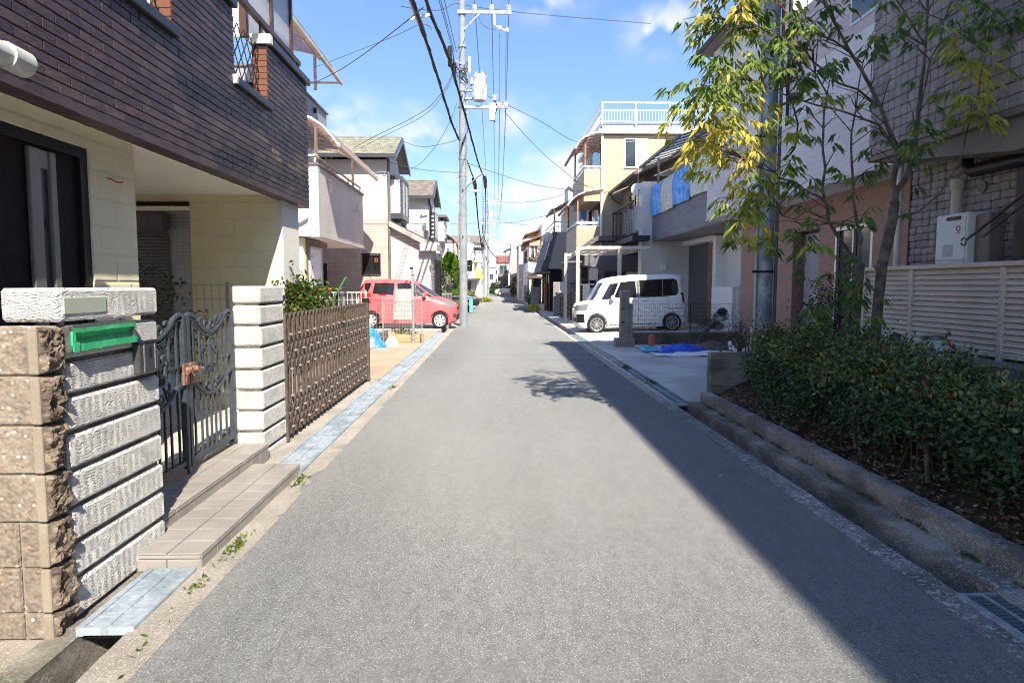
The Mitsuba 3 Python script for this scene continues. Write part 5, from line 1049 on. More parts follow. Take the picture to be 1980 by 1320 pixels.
def win_x(h, X, s, y0, y1, z0, z1, fr='mat_silver', gl='mat_glass_dark', split=1, name='window'):
    """window on a wall facing the road, s the side the wall faces"""
    f = .05; X1 = X + s * .05; w = h.p(name, cat(box(X, X1, y0, y1, z1 - f, z1), box(X, X + s * .07, y0, y1, z0 - .02, z0 + f), box(X, X1, y0, y0 + f, z0 + f, z1 - f), box(X, X1, y1 - f, y1, z0 + f, z1 - f), *([box(X, X + s * .045, (y0 + y1) / 2 - .025, (y0 + y1) / 2 + .025, z0 + f, z1 - f)] if split else [])), fr)
    ym = (y0 + y1) / 2
    for a, b_ in (((y0 + f, ym - .025), (ym + .025, y1 - f)) if split else ((y0 + f, y1 - f),)): w.p('pane', box(X + s * .012, X + s * .02, a, b_, z0 + f, z1 - f), gl)
    return w
scene['mat_poly_brown'] = {'type': 'principledthin', 'base_color': {'type': 'rgb', 'value': [.60, .43, .38]}, 'roughness': .4, 'diff_trans': .9, 'spec_trans': .25}
scene['mat_poly_grey'] = {'type': 'principledthin', 'base_color': {'type': 'rgb', 'value': [.82, .84, .85]}, 'roughness': .35, 'diff_trans': 1.2, 'spec_trans': .2}
scene['mat_poly_violet'] = {'type': 'principledthin', 'base_color': {'type': 'rgb', 'value': [.22, .17, .25]}, 'roughness': .35, 'diff_trans': .9, 'spec_trans': .3}
mat('frame_brown', (.12, .085, .07), .5); mat('frame_rust', (.30, .16, .13), .5); mat('frame_grey', (.17, .16, .155), .5); mat('rail_dark', (.035, .032, .032), .5)
def canopy(h, xw, xe, y0, y1, zw, ze, sheet, frame, edge=None, nrib=7, flat=0., posts=(), zp=0, rod=True):
    """curved terrace roof from the wall (xw, zw) out to the edge (xe, ze)"""
    k = np.linspace(0, 1, 9); X = xw + (xe - xw) * np.sin(k * np.pi / 2) if not flat else xw + (xe - xw) * k
    Z = ze + (zw - ze) * np.cos(k * np.pi / 2) if not flat else zw + (ze - zw) * k
    if not flat: X = .45 * X + .55 * (xw + (xe - xw) * k); Z = np.interp(k, [0, .35, .7, 1], [zw, zw - .12 * (zw - ze), zw - .45 * (zw - ze), ze])
    g = grid(lambda u, v: st(np.interp(u, k, X), v, np.interp(u, k, Z)), k, np.array([y0, y1]))
    c = h.p('canopy', g, sheet, True)
    pt = lambda y, dz=0: [(a, y, b_ + dz) for a, b_ in zip(X, Z)]
    for i in range(nrib):
        y = y0 + (y1 - y0) * i / (nrib - 1); e = i in (0, nrib - 1)
        c.p('rib', tube(pt(y, -.03), .035 if e else .024, 4), (edge if e and edge else frame), 40)
    c.p('beam', cat(bar((X[-1], y0, Z[-1] - .03), (X[-1], y1, Z[-1] - .03), .09), bar((X[4], y0, Z[4] - .07), (X[4], y1, Z[4] - .07), .06)), frame)
    for (x, y) in posts: c.p('canopy_post', bar((x, y, zp), (x, y, np.interp(x, X[::-1] if xe < xw else X, Z[::-1] if xe < xw else Z)), .075), frame)
    return c
def gable(h, x0, x1, y0, ym, y1, ze, zr, th, m, over=.0, trim='mat_bronze_trim', courses=0):
    """ridge across the street: slopes face the camera and away; gable end faces the road"""
    h.p('roof', prism([(y0, ze), (ym, zr), (y1, ze), (y1, ze - th), (ym, zr - th), (y0, ze - th)], x1 - x0, 'yz', x0), m)
    if courses: 
        for i in range(courses):
            a, b_ = i / courses, (i + 1) / courses; lerp = lambda t: (y0 + (ym - y0) * t, ze + (zr - ze) * t)
            (ya_, za), (yb_, zb) = lerp(a), lerp(b_); h.p('roof_course', prism([(ya_ - .02, za + .028), (yb_, zb + .006), (yb_, zb - .01), (ya_ - .02, za - .0)], x1 - x0 - .04, 'yz', x0 + .02), m)
    h.p('ridge_cap', bar((x0, ym, zr + .01), (x1, ym, zr + .01), .10), m)
    s = x1 + .015 if over >= 0 else x0 - .015
    h.p('verge', cat(*[prism([(a, za + .03), (b_, zb + .03), (b_, zb - th - .08), (a, za - th - .08)], .05, 'yz', s - .02) for a, za, b_, zb in ((y0, ze, ym, zr), (ym, zr, y1, ze))]), trim)
    h.p('eave_gutter', cat(box(x0, x1, y0 - .10, y0 - .0, ze - .14, ze - .02)), trim)

# ---------------- left 2: balcony house
mat('tan_panel', _brick_c(.6, .3, .006, (.50, .46, .43), (.40, .36, .34), .02, False), .6); mat('brown_plaster', (.22, .185, .155), .8); mat('brown_texture', _brick_c(.45, .09, .012, (.47, .39, .35), (.38, .31, .28), .07), .8)
l2 = Thing('balcony_house', 'house with a white and tan panelled balcony box and curved canopy past the accordion gate', 'house')
l2.p('main_wall', box(-15.36, -6.4, 18.688, 24.832, 2.652, 6.62), 'mat_tan_panel'); l2.p('main_wall', box(-15.36, -7.168, 20.992, 24.832, 0, 2.652), 'mat_brown_plaster')
l2.p('front_wall', box(-15.36, -5.12, 18.496, 18.752, 0, 2.754), 'mat_cream_siding'); l2.p('entrance_wall', box(-5.312, -5.094, 18.752, 21.056, 0, 2.754), 'mat_brown_plaster')
d_ = l2.p('entrance_door', box(-5.094, -5.062, 18.982, 20.198, .1, 2.498), 'mat_white_paint'); d_.p('door_frame', cat(box(-5.094, -5.043, 18.918, 18.982, .1, 2.562), box(-5.094, -5.043, 20.198, 20.262, .1, 2.562), box(-5.094, -5.043, 18.982, 20.198, 2.498, 2.562)), 'mat_pvc')
d_.p('door_handle', bar((-5.03, 19.136, 0.796), (-5.03, 19.136, 1.18), .03), 'mat_gunmetal')
for z in (1.05, 1.5, 1.95, 2.27): d_.p('door_slot', box(-5.064, -5.058, 19.13, 19.2, z, z + .064), 'mat_black')
l2.p('wall_lamp', cbox(-5.094, -4.992, 20.544, 20.736, 1.308, 2.14, .02), 'mat_black')
w_ = l2.p('shutter_box', cbox(-6.08, -5.581, 18.278, 18.496, 2.204, 2.524, .05), 'mat_bronze_trim'); w_.p('side_window', box(-6.042, -5.632, 18.406, 18.483, 0.348, 2.204), 'mat_glass_dark')
b_ = l2.p('balcony', cat(box(-6.4, -4.634, 18.176, 18.33, 2.78, 4.598)), 'mat_offwhite'); b_.p('side_panel', box(-4.762, -4.608, 18.33, 24.282, 2.78, 4.598), 'mat_tan_panel'); b_.p('corner_trim', box(-4.8, -4.582, 18.138, 18.355, 2.754, 4.61), 'mat_pvc')
b_.p('balcony_floor', box(-6.4, -4.762, 18.33, 24.282, 2.786, 2.934), 'mat_offwhite'); b_.p('coping', cat(box(-6.4, -4.557, 18.099, 18.381, 4.598, 4.662), box(-4.813, -4.557, 18.381, 24.32, 4.598, 4.662)), 'mat_bronze_trim'); b_.p('handrail', cat(bar((-4.685, 18.176, 4.866), (-4.685, 24.32, 4.866), .05), bar((-6.4, 18.24, 4.866), (-4.685, 18.24, 4.866), .05), *[bar((-4.685, y, 4.63), (-4.685, y, 4.86), .04) for y in (18.24, 20.2, 22.3, 24.2)]), 'mat_taupe')
for y, z in ((19.3, 4.2), (23.1, 3.95)): b_.p('wall_hook', cat(box(-4.608, -4.52, y, y + .08, z, z + .18), box(-4.56, -4.48, y, y + .064, z - .15, z)), 'mat_pvc')
b_.p('end_panel', box(-6.4, -4.634, 24.128, 24.282, 2.78, 4.598), 'mat_offwhite')
l2.p('pipe', cat(tube([(-6.272, 18.074, 2.934), (-5.056, 18.074, 3.138), (-4.89, 18.074, 3.241)], .04, 8), tube([(-4.89, 18.074, 3.241), (-4.89, 18.074, 3.446)], .035, 8)), 'mat_pvc', 40)
canopy(l2, -6.27, -3.97, 17.8, 23.6, 6.13, 5.08, 'mat_poly_brown', 'mat_taupe', 'mat_white_paint', 8, posts=((-4.74, 18.6), (-4.74, 23.3)), zp=4.64)
l2.p('laundry_pole', cat(bar((-5.248, 19.456, 4.636), (-5.248, 22.784, 4.636), .03), *[bar((-5.25, y, 4.64), (-5.25, y, 5.6), .024) for y in (20, 20.7, 21.8, 22.5)]), 'mat_pvc')
l2.p('upper_balcony', box(-11.52, -5.696, 18.688, 23.808, 6.62, 7.234), 'mat_grey_panel'); l2.p('upper_coping', box(-11.52, -5.632, 18.624, 23.872, 7.234, 7.286), 'mat_frame_grey'); l2.p('upper_hook', box(-5.696, -5.606, 22.144, 22.221, 6.902, 7.055), 'mat_black')
canopy(l2, -6.08, -4.55, 15.9, 21, 8.5, 7.5, 'mat_poly_violet', 'mat_taupe', None, 6, posts=((-5.25, 20.7),), zp=7.2)
l2.p('canopy_bracket', cat(bar((-5.888, 20.864, 7.452), (-4.608, 20.864, 7.452), .05)), 'mat_taupe')

# ---------------- left 3: white gabled house with lean-to
mat('white_wall', (.70, .69, .67), .7); mat('lavender_wall', (.60, .58, .60), .7); mat('stripe_tan', _brick_c(.5, .085, .012, (.50, .43, .39), (.33, .27, .25), .08), .8); mat('stripe_white', _brick_c(.7, .13, .02, (.60, .57, .575), (.42, .38, .38), .07), .8)
mat('roof_slate', mott((.25, .25, .20), (.18, .18, .145), 5, fine=.1), .8); mat('roof_brown', mott((.22, .19, .17), (.15, .13, .12), 5, fine=.12), .8); mat('band_grey', (.40, .37, .36), .6)
l3 = Thing('gabled_house', 'white two storey house with a slate gable roof behind the red car', 'house')
l3.p('upper_wall', box(-12, -3.98, 26, 29.2, 3.95, 6.15), 'mat_white_wall'); l3.p('lower_wall', box(-12, -3.985, 25.99, 29.2, 0, 3.78), 'mat_stripe_tan'); l3.p('belt', box(-12, -3.965, 25.97, 29.2, 3.78, 3.95), 'mat_band_grey')
l3.p('gable_wall', prism([(26, 6.1), (27.4, 7.05), (29.2, 6.1)], .1, 'yz', -4.08), 'mat_lavender_wall'); l3.p('road_wall', box(-3.98, -3.965, 26.02, 29.2, 3.95, 6.15), 'mat_lavender_wall')
gable(l3, -12, -3.62, 25.45, 27.35, 29.6, 6.27, 7.2, .1, 'mat_roof_slate', courses=8, trim='mat_gunmetal')
l3.p('downpipe', cyl((-3.95, 25.92, 1.5), (-3.95, 25.92, 6.15), .05, n=10), 'mat_bronze_trim', 40)
by = l3.p('bay_window', cat(box(-3.96, -3.5, 26.4, 28.3, 4.02, 4.22), box(-3.96, -3.5, 26.4, 28.3, 5.50, 5.62), box(-3.58, -3.5, 26.4, 26.5, 4.22, 5.5), box(-3.58, -3.5, 28.2, 28.3, 4.22, 5.5), box(-3.58, -3.5, 27.3, 27.36, 4.22, 5.5)), 'mat_gunmetal'); by.p('pane', box(-3.95, -3.6, 26.43, 26.46, 4.22, 5.5), 'mat_frost'); by.p('pane', box(-3.56, -3.53, 26.5, 27.3, 4.22, 5.5), 'mat_frost'); by.p('pane', box(-3.56, -3.53, 27.36, 28.2, 4.22, 5.5), 'mat_frost')
bw_ = win_y(l3, -4.98, -4.30, 26, 1.96, 2.62, 'mat_black', 'mat_glass_dark'); bw_.p('window_bars', cat([bar((x, 25.9, 1.92), (x, 25.9, 2.66), .025) for x in np.linspace(-4.96, -4.32, 6)] + [box(-5.0, -4.28, 25.89, 25.91, z, z + .05) for z in (1.9, 2.63)]), 'mat_black', kind='stuff'); bw_.p('flower', box(-4.52, -4.40, 25.955, 25.975, 2.35, 2.52), 'mat_red')
l3.p('porch_wall', prism([(-3.985, 0), (-2.45, 0), (-2.45, 2.95), (-3.985, 3.72)], 2.6, 'xz', 26.15), 'mat_stripe_white')
l3.p('porch_roof', prism([(-3.95, 3.88), (-2.75, 3.27), (-2.2, 3.02), (-2.2, 2.86), (-2.78, 3.08), (-3.95, 3.68)], 3.2, 'xz', 25.8), 'mat_band_grey'); l3.p('porch_tiles', prism([(-3.95, 3.91), (-2.2, 3.05), (-2.2, 3.02), (-3.95, 3.88)], 3.2, 'xz', 25.82), 'mat_roof_brown')
l3.p('porch_fascia', box(-2.8, -2.18, 25.78, 25.84, 2.78, 3.06), 'mat_lavender_wall')
l3.p('porch_screen', cat(*[bar((-2.3, y, .1), (-2.3, y, 2.5), .05) for y in np.linspace(26.5, 29, 9)]), 'mat_black', kind='stuff'); l3.p('porch_lamp', cat(lathe([(0, 0), (.06, 0), (.09, .16), (0, .2)], 10, at=(-2.38, 26.05, 2.1)), bar((-2.38, 26.1, 2.3), (-2.4, 26.16, 2.36), .03)), 'mat_lamp_glass', 40)
l3.p('antenna', cat(tube([(-4.45, 25.95, 5.6), (-4.45, 25.8, 5.62), (-4.3, 25.75, 5.5), (-4.1, 25.78, 5.52), (-4.05, 25.8, 5.7)], .012, 5), bar((-4.5, 25.85, 5.65), (-4.0, 25.85, 5.68), .02)), 'mat_fence_grey')

# ---------------- left 4: second gabled house
l4 = Thing('gabled_house', 'smaller white gabled house with a dark louvred bay beyond the slate roofed house', 'house', None)
l4.p('upper_wall', box(-12, -3.25, 34, 37.4, 3.9, 5.75), 'mat_white_wall'); l4.p('lower_wall', box(-12, -3.26, 34.02, 37.4, 0, 3.9), 'mat_stripe_tan'); l4.p('gable_wall', prism([(34, 5.7), (35.6, 6.6), (37.4, 5.7)], .1, 'yz', -3.35), 'mat_lavender_wall'); l4.p('road_wall', box(-3.25, -3.235, 34.02, 37.4, 3.9, 5.75), 'mat_lavender_wall')
gable(l4, -12, -2.98, 33.5, 35.4, 37.9, 5.80, 6.75, .1, 'mat_roof_brown', courses=7, trim='mat_gunmetal')
win_y(l4, -4.75, -4.32, 34, 4.2, 5.1, 'mat_gunmetal', 'mat_glass_dark', 0); l4.p('awning', box(-4.85, -4.25, 33.7, 34.0, 5.15, 5.3), 'mat_lavender_wall')
l4.p('balcony', box(-4.3, -3.24, 33.3, 34, 3.4, 4.12), 'mat_stripe_tan'); l4.p('balcony_rail', cat(bar((-4.35, 33.3, 4.45), (-3.3, 33.3, 4.45), .05), *[bar((x, 33.3, 4.1), (x, 33.3, 4.45), .03) for x in (-4.3, -3.8, -3.32)]), 'mat_rail_dark')
lv = l4.p('louvre_bay', box(-3.23, -2.95, 34.3, 36.0, 3.75, 5.1), 'mat_gunmetal')
for k in range(6): lv.p('bay_light', box(-3.16, -3.02, 34.28, 34.302, 3.85 + k * .2, 3.93 + k * .2), 'mat_white_paint')
lv.p('pane', box(-2.95, -2.94, 34.5, 35.8, 3.85, 5.0), 'mat_frost'); l4.p('downpipe', tube([(-3.2, 33.9, 5.7), (-3.2, 33.9, 5.45), (-3.13, 33.95, 5.3), (-3.13, 33.95, 3.9)], .04, 8), 'mat_black', 40); l4.p('flue', tube([(-3.6, 33.95, 4.95), (-3.6, 33.8, 4.98), (-3.25, 33.7, 5.1)], .05, 8), 'mat_white_paint', 40)

# ---------------- left 5..: rust canopy house, garages
l5 = Thing('canopy_house', 'house with a rust coloured canopy and laundry above the clipped conifer', 'house')
l5.p('wall', box(-12, -3.5, 42, 49, 0, 5.2), 'mat_offwhite'); l5.p('bay', box(-3.5, -3.0, 40.8, 43.2, 4.1, 5.3), 'mat_lavender_wall'); win_x(l5, -3.0, 1, 41.2, 42.8, 4.3, 5.1); l5.p('bay_roof', box(-3.9, -2.85, 40.5, 43.5, 5.45, 5.6), 'mat_bronze_trim'); l5.p('bay_wall', box(-12, -3.3, 40.9, 44, 3.4, 5.45), 'mat_white_wall')
canopy(l5, -3.5, -2.35, 42.6, 48, 4.75, 3.95, 'mat_poly_rust' if scene.setdefault('mat_poly_rust', {'type': 'principledthin', 'base_color': {'type': 'rgb', 'value': [.40, .22, .12]}, 'roughness': .5, 'diff_trans': .7}) else None, 'mat_frame_brown', None, 9, posts=((-2.6, 43), (-2.6, 47.5)), zp=2.6)
l5.p('balcony', cat(box(-3.5, -2.5, 43, 48, 2.5, 2.65), *[bar((-2.5, y, 2.65), (-2.5, y, 3.4), .03) for y in np.linspace(43, 48, 18)], bar((-2.5, 43, 3.4), (-2.5, 48, 3.4), .05), *[bar((x, 43, 2.65), (x, 43, 3.4), .03) for x in np.linspace(-3.5, -2.5, 6)]), 'mat_rail_dark')
mat('cloth_blue', (.10, .2, .4), .8); mat('cloth_pink', (.5, .2, .25), .8)
def cloth(h, x0, x1, y, z0, z1, m, name='laundry'):
    h.p(name, grid(lambda u, v: st(u, y + .03 * np.sin(u * 23), v), np.linspace(x0, x1, 8), np.array([z0, (z0 + z1) / 2, z1])), m, True)
for x0, x1, z0, z1, m in ((-3.3, -3.05, 3.2, 3.8, 'mat_white_paint'), (-3.0, -2.85, 3.3, 3.8, 'mat_cloth_blue'), (-2.8, -2.62, 3.15, 3.8, 'mat_white_paint'), (-2.58, -2.45, 3.25, 3.7, 'mat_cloth_pink')): cloth(l5, x0, x1, 42.9, z0, z1, m)
l5.p('lower_panel', box(-3.5, -2.7, 42.5, 42.56, 1.7, 2.5), 'mat_cloth_blue')
l6 = Thing('cream_house', 'cream block house with yellow balcony, roof tank and carport garage beyond the left utility pole', 'house')
mat('yellow_wall', (.66, .47, .16), .7); mat('cream_wall', (.74, .68, .58), .7)
l6.p('wall', box(-10, -1.72, 56, 62, 1.9, 4.85), 'mat_cream_wall'); l6.p('recess', box(-2.35, -1.85, 55.96, 56.01, 2.1, 3.5), 'mat_black'); l6.p('stair_wall', box(-10, -1.6, 55.2, 56, 1.9, 2.6), 'mat_white_wall'); l6.p('balcony', box(-1.72, -1.05, 57, 60, 1.9, 2.7), 'mat_yellow_wall'); l6.p('balcony', box(-1.72, -1.1, 57, 60, 3.4, 4.0), 'mat_offwhite'); l6.p('awning', box(-1.72, -1.0, 56.8, 60.2, 4.5, 4.6), 'mat_frame_brown')
l6.p('roof_tank', cat(lathe([(0, 4.85), (.3, 4.85), (.3, 5.3), (.2, 5.4), (0, 5.42)], 16, at=(-2.15, 56.6, 0))), 'mat_fence_grey', 30)
l6.p('garage_roof', box(-8, -1.15, 47.5, 53, 1.86, 1.98), 'mat_bronze_trim'); l6.p('garage_wall', cat(box(-8, -1.2, 52.5, 53, 0, 1.86), box(-1.75, -1.25, 49.9, 52.5, 0, 1.86)), 'mat_white_wall'); l6.p('garage_louvre', cat(*[box(-2.9, -1.9, 52.4, 52.5, .9 + k * .12, .97 + k * .12) for k in range(6)]), 'mat_fence_grey', kind='stuff')
# far left rows
def far_house(name, label, x0, x1, y0, y1, h_, wall, roof, s, wins, eave=.25, pitch=.9, lower=None):
    t = Thing(name, label, 'house'); t.p('wall', box(x0, x1, y0, y1, 2.6 if lower else 0, h_), wall)
    if lower: t.p('lower_wall', box(x0, x1, y0 + .02, y1, 0, 2.6), lower)
    if pitch: t.p('roof', prism([(y0 - eave, h_), ((y0 + y1) / 2, h_ + pitch), (y1 + eave, h_), (y1 + eave, h_ - .12), (y0 - eave, h_ - .12)], x1 - x0 + 2 * eave, 'yz', x0 - eave), roof)
    else: t.p('roof', box(x0 - .1, x1 + .1, y0 - .1, y1 + .1, h_, h_ + .2), roof)
    X = x1 if s > 0 else x0
    for k in wins:
        if k[0] == 'y': win_y(t, *k[1:3], y0, *k[3:5])
        else: win_x(t, X, s, *k[1:5])
    return t
far_house('town_house', 'pale distant house behind the second utility pole on the left', -9, -1.35, 66, 74, 5.6, 'mat_white_wall', 'mat_roof_brown', 1, [('x', 67, 69, 3.4, 4.6), ('x', 71, 72.5, 3.4, 4.6), ('y', -2.6, -1.7, 3.2, 4.4)])
far_house('town_house', 'second pale distant house left of the vanishing road', -9, -1.45, 78, 90, 6.2, 'mat_lavender_wall', 'mat_roof_slate', 1, [('x', 80, 82, 3.6, 4.8), ('x', 85, 87, 3.6, 4.8), ('y', -2.6, -1.9, 3.4, 4.8)])
far_house('town_house', 'third pale distant house left of the vanishing road', -9, -1.3, 94, 108, 5.4, 'mat_white_wall', 'mat_band_grey', 1, [('x', 96, 98, 3.2, 4.4), ('y', -2.3, -1.7, 3, 4.2)], pitch=0)
far_house('town_house', 'white stepped house closing the view left of the brown roofed house', -6, .1, 118, 128, 4.6, 'mat_white_wall', 'mat_band_grey', 1, [('y', -.9, -.2, 2.4, 3.4)], pitch=.9)
t = far_house('town_house', 'small brown roofed house at the far end of the street', .45, 2.1, 108, 113, 5.1, 'mat_tan_panel', 'mat_roof_maroon' if mat('roof_maroon', (.24, .10, .09), .7) else None, -1, [('y', .7, 1.9, 3.3, 4.6)], pitch=1.1, lower='mat_brown_plaster')
t.p('balcony', cat(box(.4, 2.1, 107.2, 108, 2.8, 2.95), *[bar((x, 107.2, 2.95), (x, 107.2, 3.8), .05) for x in np.linspace(.45, 2.05, 10)], bar((.4, 107.2, 3.8), (2.1, 107.2, 3.8), .07)), 'mat_frame_grey'); t.p('door', box(1.3, 1.8, 107.95, 108, .1, 2.1), 'mat_glass_blue')
far_house('apartment_block', 'pale block beyond the cross street at the far end', -12, 14, 184, 196, 6.5, 'mat_lavender_wall', 'mat_band_grey', 1, [('y', x, x + 1.6, z, z + 1.2) for x in (-4, -1, 2, 5) for z in (2, 4.4)], pitch=0)
shrub('bush', 'dark green bush at the far left end of the street', 'bush', (-.1, 104, .95), (.75, .8, 1.1), 1500, .2, .07, [G1, (.05, .08, .03)], 61, stems=4)
shrub('bush', 'yellow green straggly bush beside the far white sedan', 'bush', (2.6, 84, 1.1), (.75, .9, 1.25), 1800, .17, .06, [(.10, .11, .04), (.16, .13, .06), (.07, .09, .03)], 62, stems=4)

# ---------------- left greenery
def cone_foliage():
    rng = np.random.default_rng(64); h = rng.uniform(0, 1, 5200); a = rng.uniform(0, 2 * np.pi, 5200); r = (.70 * (1 - h) ** .58 * np.minimum(1, .75 + h * 1.2) * (.9 + .2 * np.sin(a * 5 + h * 9)))
    t = Thing('conifer', 'bright green clipped cone shaped conifer beside the left utility pole', 'tree')
    t.p('foliage', leafy(st(-2.37 + r * np.cos(a), 36 + r * np.sin(a), 1.62 + 1.55 * h ** .95), st(np.cos(a), np.sin(a), .7 + 0 * a) + rng.normal(size=(5200, 3)) * .5, .11, .035, rng), 'mat_leaf', False, kind='stuff', color=vc(5200, [(.10, .20, .02), (.15, .26, .03), (.06, .13, .02)], rng))
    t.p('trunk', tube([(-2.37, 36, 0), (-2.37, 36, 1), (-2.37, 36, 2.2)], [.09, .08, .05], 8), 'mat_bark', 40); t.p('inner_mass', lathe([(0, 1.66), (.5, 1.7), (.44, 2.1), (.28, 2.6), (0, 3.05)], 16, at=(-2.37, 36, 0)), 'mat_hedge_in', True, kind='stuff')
cone_foliage()
shrub('hedge', 'bright clipped hedge below the cone shaped conifer', 'hedge', (-1.95, 36.6, .85), (.42, 1.2, .72), 3600, .08, .03, [(.10, .20, .02), (.13, .22, .03)], 65, stems=3)
shrub('flowering_bush', 'white flowering bush behind the red car', 'bush', (-2.55, 33, 1.45), (.42, .5, .72), 1500, .09, .03, [G1, G2, (.2, .2, .08)], 66, flowers=(900, .07, [(.75, .72, .66), (.62, .6, .5)]), stems=5)
shrub('dark_hedge', 'dark shrubs under the conifer trunk', 'hedge', (-2.6, 36.3, .9), (.6, .5, .7), 1500, .08, .03, [G1, (.03, .05, .02)], 67, stems=3)
shrub('yellow_weeds', 'yellow green weeds at the foot of the second utility pole', 'plant', (-1.2, 60, .12), (.9, 1.4, .22), 900, .2, .05, [(.35, .36, .06), (.28, .34, .06)], 68, stems=0, thin=True)
shrub('yellow_flowers', 'clump of bright yellow flowers on the right road edge', 'plant', (2.35, 40.5, .12), (.42, .5, .17), 900, .09, .04, [(.85, .70, .06), (.62, .62, .10)], 69, stems=0, thin=True)
shrub('climbing_plant', 'dry pale plant against the garage wall behind the left utility pole', 'plant', (-1.55, 44, .7), (.3, .5, .45), 700, .09, .03, [(.2, .22, .08), (.3, .26, .12)], 70, stems=5)
fn2 = Thing('bar_fence', 'grey vertical bar fence behind the nose of the red car', 'fence')
for i in range(14): fn2.p('bar', bar((-2.9 + i * .07, 31.5, .1), (-2.9 + i * .07, 31.5, 1.15), .022), 'mat_fence_grey')
fn2.p('rails', cat(bar((-2.95, 31.5, 1.1), (-1.95, 31.5, 1.1), .03), bar((-2.95, 31.5, .2), (-1.95, 31.5, .2), .03)), 'mat_fence_grey')
bf = Thing('bamboo_fence', 'dark brown fence with a pale top rail left of the utility pole', 'fence'); bf.p('panel', cat(*[box(-2.2 + i * .06, -2.15 + i * .06, 33.4, 33.44, .05, .92) for i in range(14)]), 'mat_frame_brown', kind='stuff'); bf.p('top_rail', box(-2.25, -1.35, 33.38, 33.46, .92, .98), 'mat_white_paint')
cb = Thing('street_cabinet', 'light blue metal cabinet with an open dark front beside the left utility pole', 'cabinet'); mat('cabinet_blue', (.13, .42, .70), .4)
cb.p('case', cat(box(-1.62, -1.58, 36.8, 37.3, .03, .74), box(-1.38, -1.20, 36.8, 37.3, .03, .74), box(-1.58, -1.38, 37.25, 37.3, .03, .74), box(-1.62, -1.20, 36.8, 37.3, .72, .76)), 'mat_cabinet_blue'); cb.p('shelf', cat(*[box(-1.58, -1.38, 36.82, 37.25, z, z + .02) for z in (.2, .42)]), 'mat_black'); cb.p('contents', box(-1.57, -1.39, 36.84, 37.1, .44, .56), 'mat_frame_rust'); cb.p('back', box(-1.58, -1.38, 37.2, 37.25, .05, .7), 'mat_black')
struct('pavement', box(-2.4, -1.45, 38, 60, 0, .03), 'mat_band_grey', label='grey paved verge beyond the blue cabinet')

# ---------------- right 3: grey banded house with rugs
mat('grey_band', _brick_c(.9, .06, .004, (.16, .165, .19), (.12, .125, .145), .12), .6)
mat('wood_door', mott((.22, .11, .055), (.30, .16, .08), 8), .5)
r3 = Thing('grey_band_house', 'white house with a dark grey balcony band and recessed wooden door behind the white van', 'house')
r3.p('balcony_band', box(5.8, 6.0, 17.3, 25.3, 3.12, 4.80), 'mat_grey_band'); r3.p('coping', box(5.76, 6.04, 17.3, 25.3, 4.80, 4.86), 'mat_frame_grey'); r3.p('soffit', box(5.82, 7.2, 17.3, 25.2, 3.10, 3.118), 'mat_soffit_grey' if mat('soffit_grey', (.2, .19, .18), .7) else None); r3.p('balcony_floor', box(6.0, 7.4, 17.3, 25.3, 3.12, 3.3), 'mat_grey_band')
r3.p('corner_pillar', box(5.42, 6.3, 25.3, 25.9, 0, 5.28), 'mat_white_wall'); r3.p('far_wall', box(6.3, 14, 25.3, 25.9, 0, 5.0), 'mat_white_wall')
r3.p('recess_wall', box(7.2, 14, 21.2, 25.3, 0, 3.1), 'mat_offwhite'); r3.p('near_wall', box(7.2, 14, 17.3, 21.2, 0, 3.1), 'mat_offwhite'); r3.p('entry_panel', box(7.16, 7.2, 22.9, 25.2, .1, 2.95), 'mat_gunmetal')
d_ = r3.p('entrance_door', box(7.15, 7.2, 21.75, 22.9, .1, 2.9), 'mat_wood_door'); d_.p('door_handle', bar((7.1, 22.0, .9), (7.1, 22.0, 1.3), .035), 'mat_black'); d_.p('door_edge', box(7.13, 7.16, 21.62, 21.75, .1, 2.9), 'mat_frame_rust')
r3.p('portal', cat(box(6.9, 7.2, 21.3, 21.62, 0, 3.05), box(6.9, 7.2, 21.62, 25.25, 2.92, 3.08)), 'mat_white_paint'); r3.p('porch_light', cbox(6.15, 6.35, 25.18, 25.3, 2.05, 2.32, .02), 'mat_white_paint')
r3.p('down_light', cyl((6.4, 21.5, 3.08), (6.4, 21.5, 3.1), .07, n=14), 'mat_lamp_glass'); r3.p('down_light', cyl((6.4, 23.8, 3.08), (6.4, 23.8, 3.1), .07, n=14), 'mat_lamp_glass')
r3.p('upper_wall', box(7.4, 14, 20.4, 25.3, 3.1, 7.2), 'mat_grey_panel'); win_x(r3, 7.4, -1, 22, 24.4, 3.4, 5.4, 'mat_black', 'mat_glass_dark')
canopy(r3, 7.4, 5.5, 20.6, 26.2, 6.55, 5.95, 'mat_poly_grey', 'mat_frame_grey', None, 9, flat=1, posts=((5.9, 24.9), (5.9, 20.6)), zp=4.86)
r3.p('laundry_rails', cat(*[bar((6.3 + dx, 18, 5.4), (6.3 + dx, 25, 5.4), .03) for dx in (0, .4)], bar((5.9, 24.9, 5.45), (7.4, 24.9, 5.45), .06), *[bar((6.3, y, 5.4), (5.9, y + .8, 4.9), .03) for y in (19, 22, 24)]), 'mat_silver')
lk = Thing('storage_locker', 'white storage locker against the grey wall behind the mesh fence', 'locker'); lk.p('case', cbox(6.5, 7.18, 18.6, 20.4, .1, 1.45, .01), 'mat_offwhite'); lk.p('door', cat(cbox(6.62, 7.1, 18.57, 18.605, .2, 1.38, .008)), 'mat_white_paint'); lk.p('handle', box(7.03, 7.06, 18.55, 18.575, .7, .85), 'mat_gunmetal')
one('meter_box', 'small white meter box on a stand beside the recessed door', 'meter', cat(cbox(6.55, 6.75, 19.4, 19.5, .55, .85, .01), box(6.55, 6.75, 19.42, 19.48, .05, .55)), 'mat_pvc')
